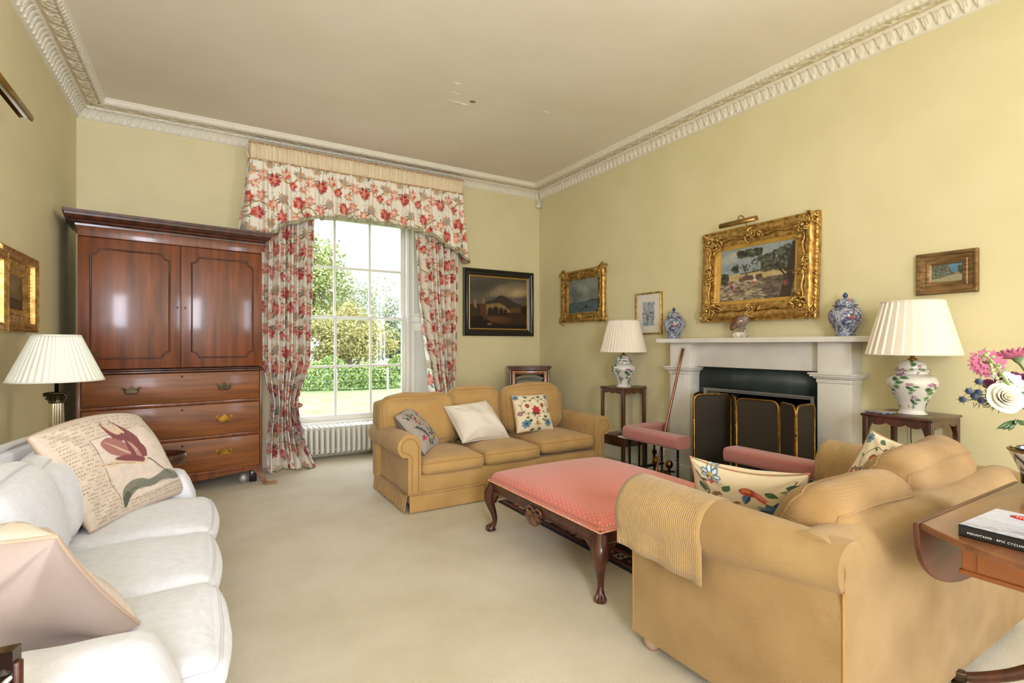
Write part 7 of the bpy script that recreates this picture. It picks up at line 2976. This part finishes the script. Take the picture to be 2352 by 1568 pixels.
# sea holly thistles
THI = M('thistle_blue', (72, 80, 110), 0.8, col2=(98, 110, 134), ns=120, bump=0.6, bs=300)
for k, (px, py, lab) in enumerate(((2248, 876, 'highest blue sea holly head left of the purple pompom'), (2226, 898, 'blue sea holly head second from the left'), (2247, 901, 'blue sea holly head just below the topmost one'),
                                   (2211, 917, 'leftmost blue sea holly head in the bouquet'), (2238, 910, 'blue sea holly head in the middle of the thistle cluster'), (2254, 920, 'lowest right blue sea holly head next to the rose'))):
    p = at(px, py, 1.66)
    f = fl('sea_holly', p, lab, 'blue sea holly sprig heads')
    ax = np.array([-0.75, -0.1, 0.25]) + rs.normal(size=3) * 0.12
    ax /= np.linalg.norm(ax)
    g = G()
    g.tube([-ax * 0.013, -ax * 0.008, ax * 0.002, ax * 0.011, ax * 0.017], [0.003, 0.0095, 0.0105, 0.0075, 0.002], 12)
    g.build('flower_head', THI, parent=f)
    g = G()
    r1 = np.cross(ax, (0, 0, 1.0))
    r1 /= np.linalg.norm(r1)
    r2 = np.cross(ax, r1)
    for q in range(7):
        a = q * 2 * pi / 7
        d = r1 * cos(a) + r2 * sin(a)
        g.tube([-ax * 0.011, -ax * 0.008 + d * 0.010, -ax * 0.004 + d * 0.019], [0.0013, 0.0009, 0.0003], 5)
    g.build('bracts', M('bract_grey_green', (84, 96, 96), 0.7), parent=f)
    stem(f, -ax * 0.012, at(2310, 945, 1.70) - p, 0.0016)
    g = G()
    e = at(2310, 945, 1.70) - p
    for q in range(9):
        b0 = e * (0.25 + 0.07 * q)
        d = rs.normal(size=3)
        d /= np.linalg.norm(d)
        g.tube([b0, b0 + d * 0.010 - ax * -0.004, b0 + d * 0.019 + ax * 0.010], [0.0014, 0.001, 0.0003], 5)
    g.build('spiny_leaves', M('holly_green', (76, 92, 62), 0.7), parent=f)
# purple pompoms
for px, py, r_, lab in ((2270, 881, 0.017, 'small purple pompom flower left of the white blossoms'), (2328, 866, 0.020, 'purple pompom flower under the large gerbera'), (2296, 873, 0.014, 'small purple pompom flower half hidden by the white blossoms'), (2350, 868, 0.016, 'purple pompom flower cut by the right edge of the photo')):
    p = at(px, py, 1.70)
    f = fl('pompom_flower', p, lab, 'purple pompom flowers')
    g = G()
    for q in range(90):
        z = 1 - 2 * (q + .5) / 90
        a = q * 2.39996
        d = np.array([sqrt(1 - z * z) * cos(a), sqrt(1 - z * z) * sin(a), z])
        g.tube([d * r_ * 0.35, d * r_ * 0.85, d * r_], [0.0012, 0.0024, 0.0014], 5)
    g.build('petals', M('magenta_petal', (122, 44, 92), 0.7, col2=(156, 76, 128), ns=60), parent=f)
    stem(f, (0, 0, -r_ * .5), VT - p, 0.002)
# white stock blossoms
WB = M('white_petal', (238, 236, 228), 0.6)
for px, py, s_, lab in ((2300, 888, 0.022, 'white stock blossom above the rose, left of centre'), (2330, 872, 0.020, 'white stock blossom directly under the large gerbera'), (2338, 890, 0.020, 'white stock blossom right of the rose top'), (2310, 862, 0.014, 'small white blossom beside the bud spike'), (2283, 863, 0.011, 'small white bud cluster at the left of the bouquet'), (2350, 884, 0.018, 'white stock blossom at the right photo edge')):
    p = at(px, py, 1.655)
    f = fl('stock_blossom', p, lab, 'white stock blossoms')
    g = G()
    for q in range(3):
        petalcloud(g, (0, 0, 0), np.array([-0.5, -0.6, 0.4]) + rs.normal(size=3) * 0.4, 5, s_, s_ * 0.45, 0.25, rs)
    o = g.build('petals', WB, parent=f)
    m_ = o.modifiers.new('th', 'SOLIDIFY')
    m_.thickness = 0.0008
    stem(f, (0, 0, 0), VT - p, 0.002)
# bud spike
p = at(2318, 885, 1.64)
f = fl('bud_spike', p, 'pale green stock bud spike leaning left across the gerbera')
tip = at(2262, 812, 1.60) - p
g = G()
g.tube(smoothpath([np.array([0, 0, 0.]), tip * 0.5 + (0, 0, 0.006), tip], 20), np.linspace(0.0055, 0.003, 21)[:len(smoothpath([np.array([0, 0, 0.]), tip * 0.5, tip], 20))], 8)
g.build('stem', M('fresh_green', (136, 160, 84), 0.55), parent=f)
for k in range(15):
    t_ = 0.30 + 0.05 * k
    b0 = tip * min(t_, 1.02)
    d = rs.normal(size=3)
    d = d - tip * (d @ tip) / (tip @ tip)
    d /= np.linalg.norm(d)
    R_ = 0.016 * (1.3 - 0.6 * min(t_, 1))
    g = G()
    g.tube([b0, b0 + d * R_ * 0.6 + tip * 0.04], 0.0012, 5)
    c0 = b0 + d * R_ + tip * 0.07
    g.tube([c0 - d * 0.005, c0 - d * 0.002, c0 + d * 0.003, c0 + d * 0.006], [0.002, 0.0052, 0.0048, 0.0014], 9)
    g.build('bud', M('bud_green', (176, 186, 128), 0.6, col2=(150, 166, 110), ns=40), parent=f)
stem(f, (0, 0, 0), VT - p, 0.005)
# foliage sprig under the rose
p = at(2338, 965, 1.66)
f = thing('foliage_sprig', tuple(p), 'dark green leaf sprig drooping below the white rose', 'leaves')
stem(f, (0, 0, 0), VT - p, 0.003)
for k in range(6):
    a = at(2290 + 14 * k, 985 + 6 * (k % 3) - 4 * k, 1.64) - p
    nrm = np.cross(a, AXv)
    nrm /= max(np.linalg.norm(nrm), 1e-6)
    g = G()
    rows = []
    for t in np.linspace(0, 1, 8):
        rows.append([a * t + nrm * 0.009 * sin(pi * t) * q + AXv * (0.003 * abs(q)) for q in (-1, 0, 1)])
    g.grid(np.array(rows))
    o = g.build('leaf', M('dark_leaf', (54, 78, 42), 0.5, col2=(72, 98, 54), ns=30), parent=f)
    m_ = o.modifiers.new('th', 'SOLIDIFY')
    m_.thickness = 0.0006
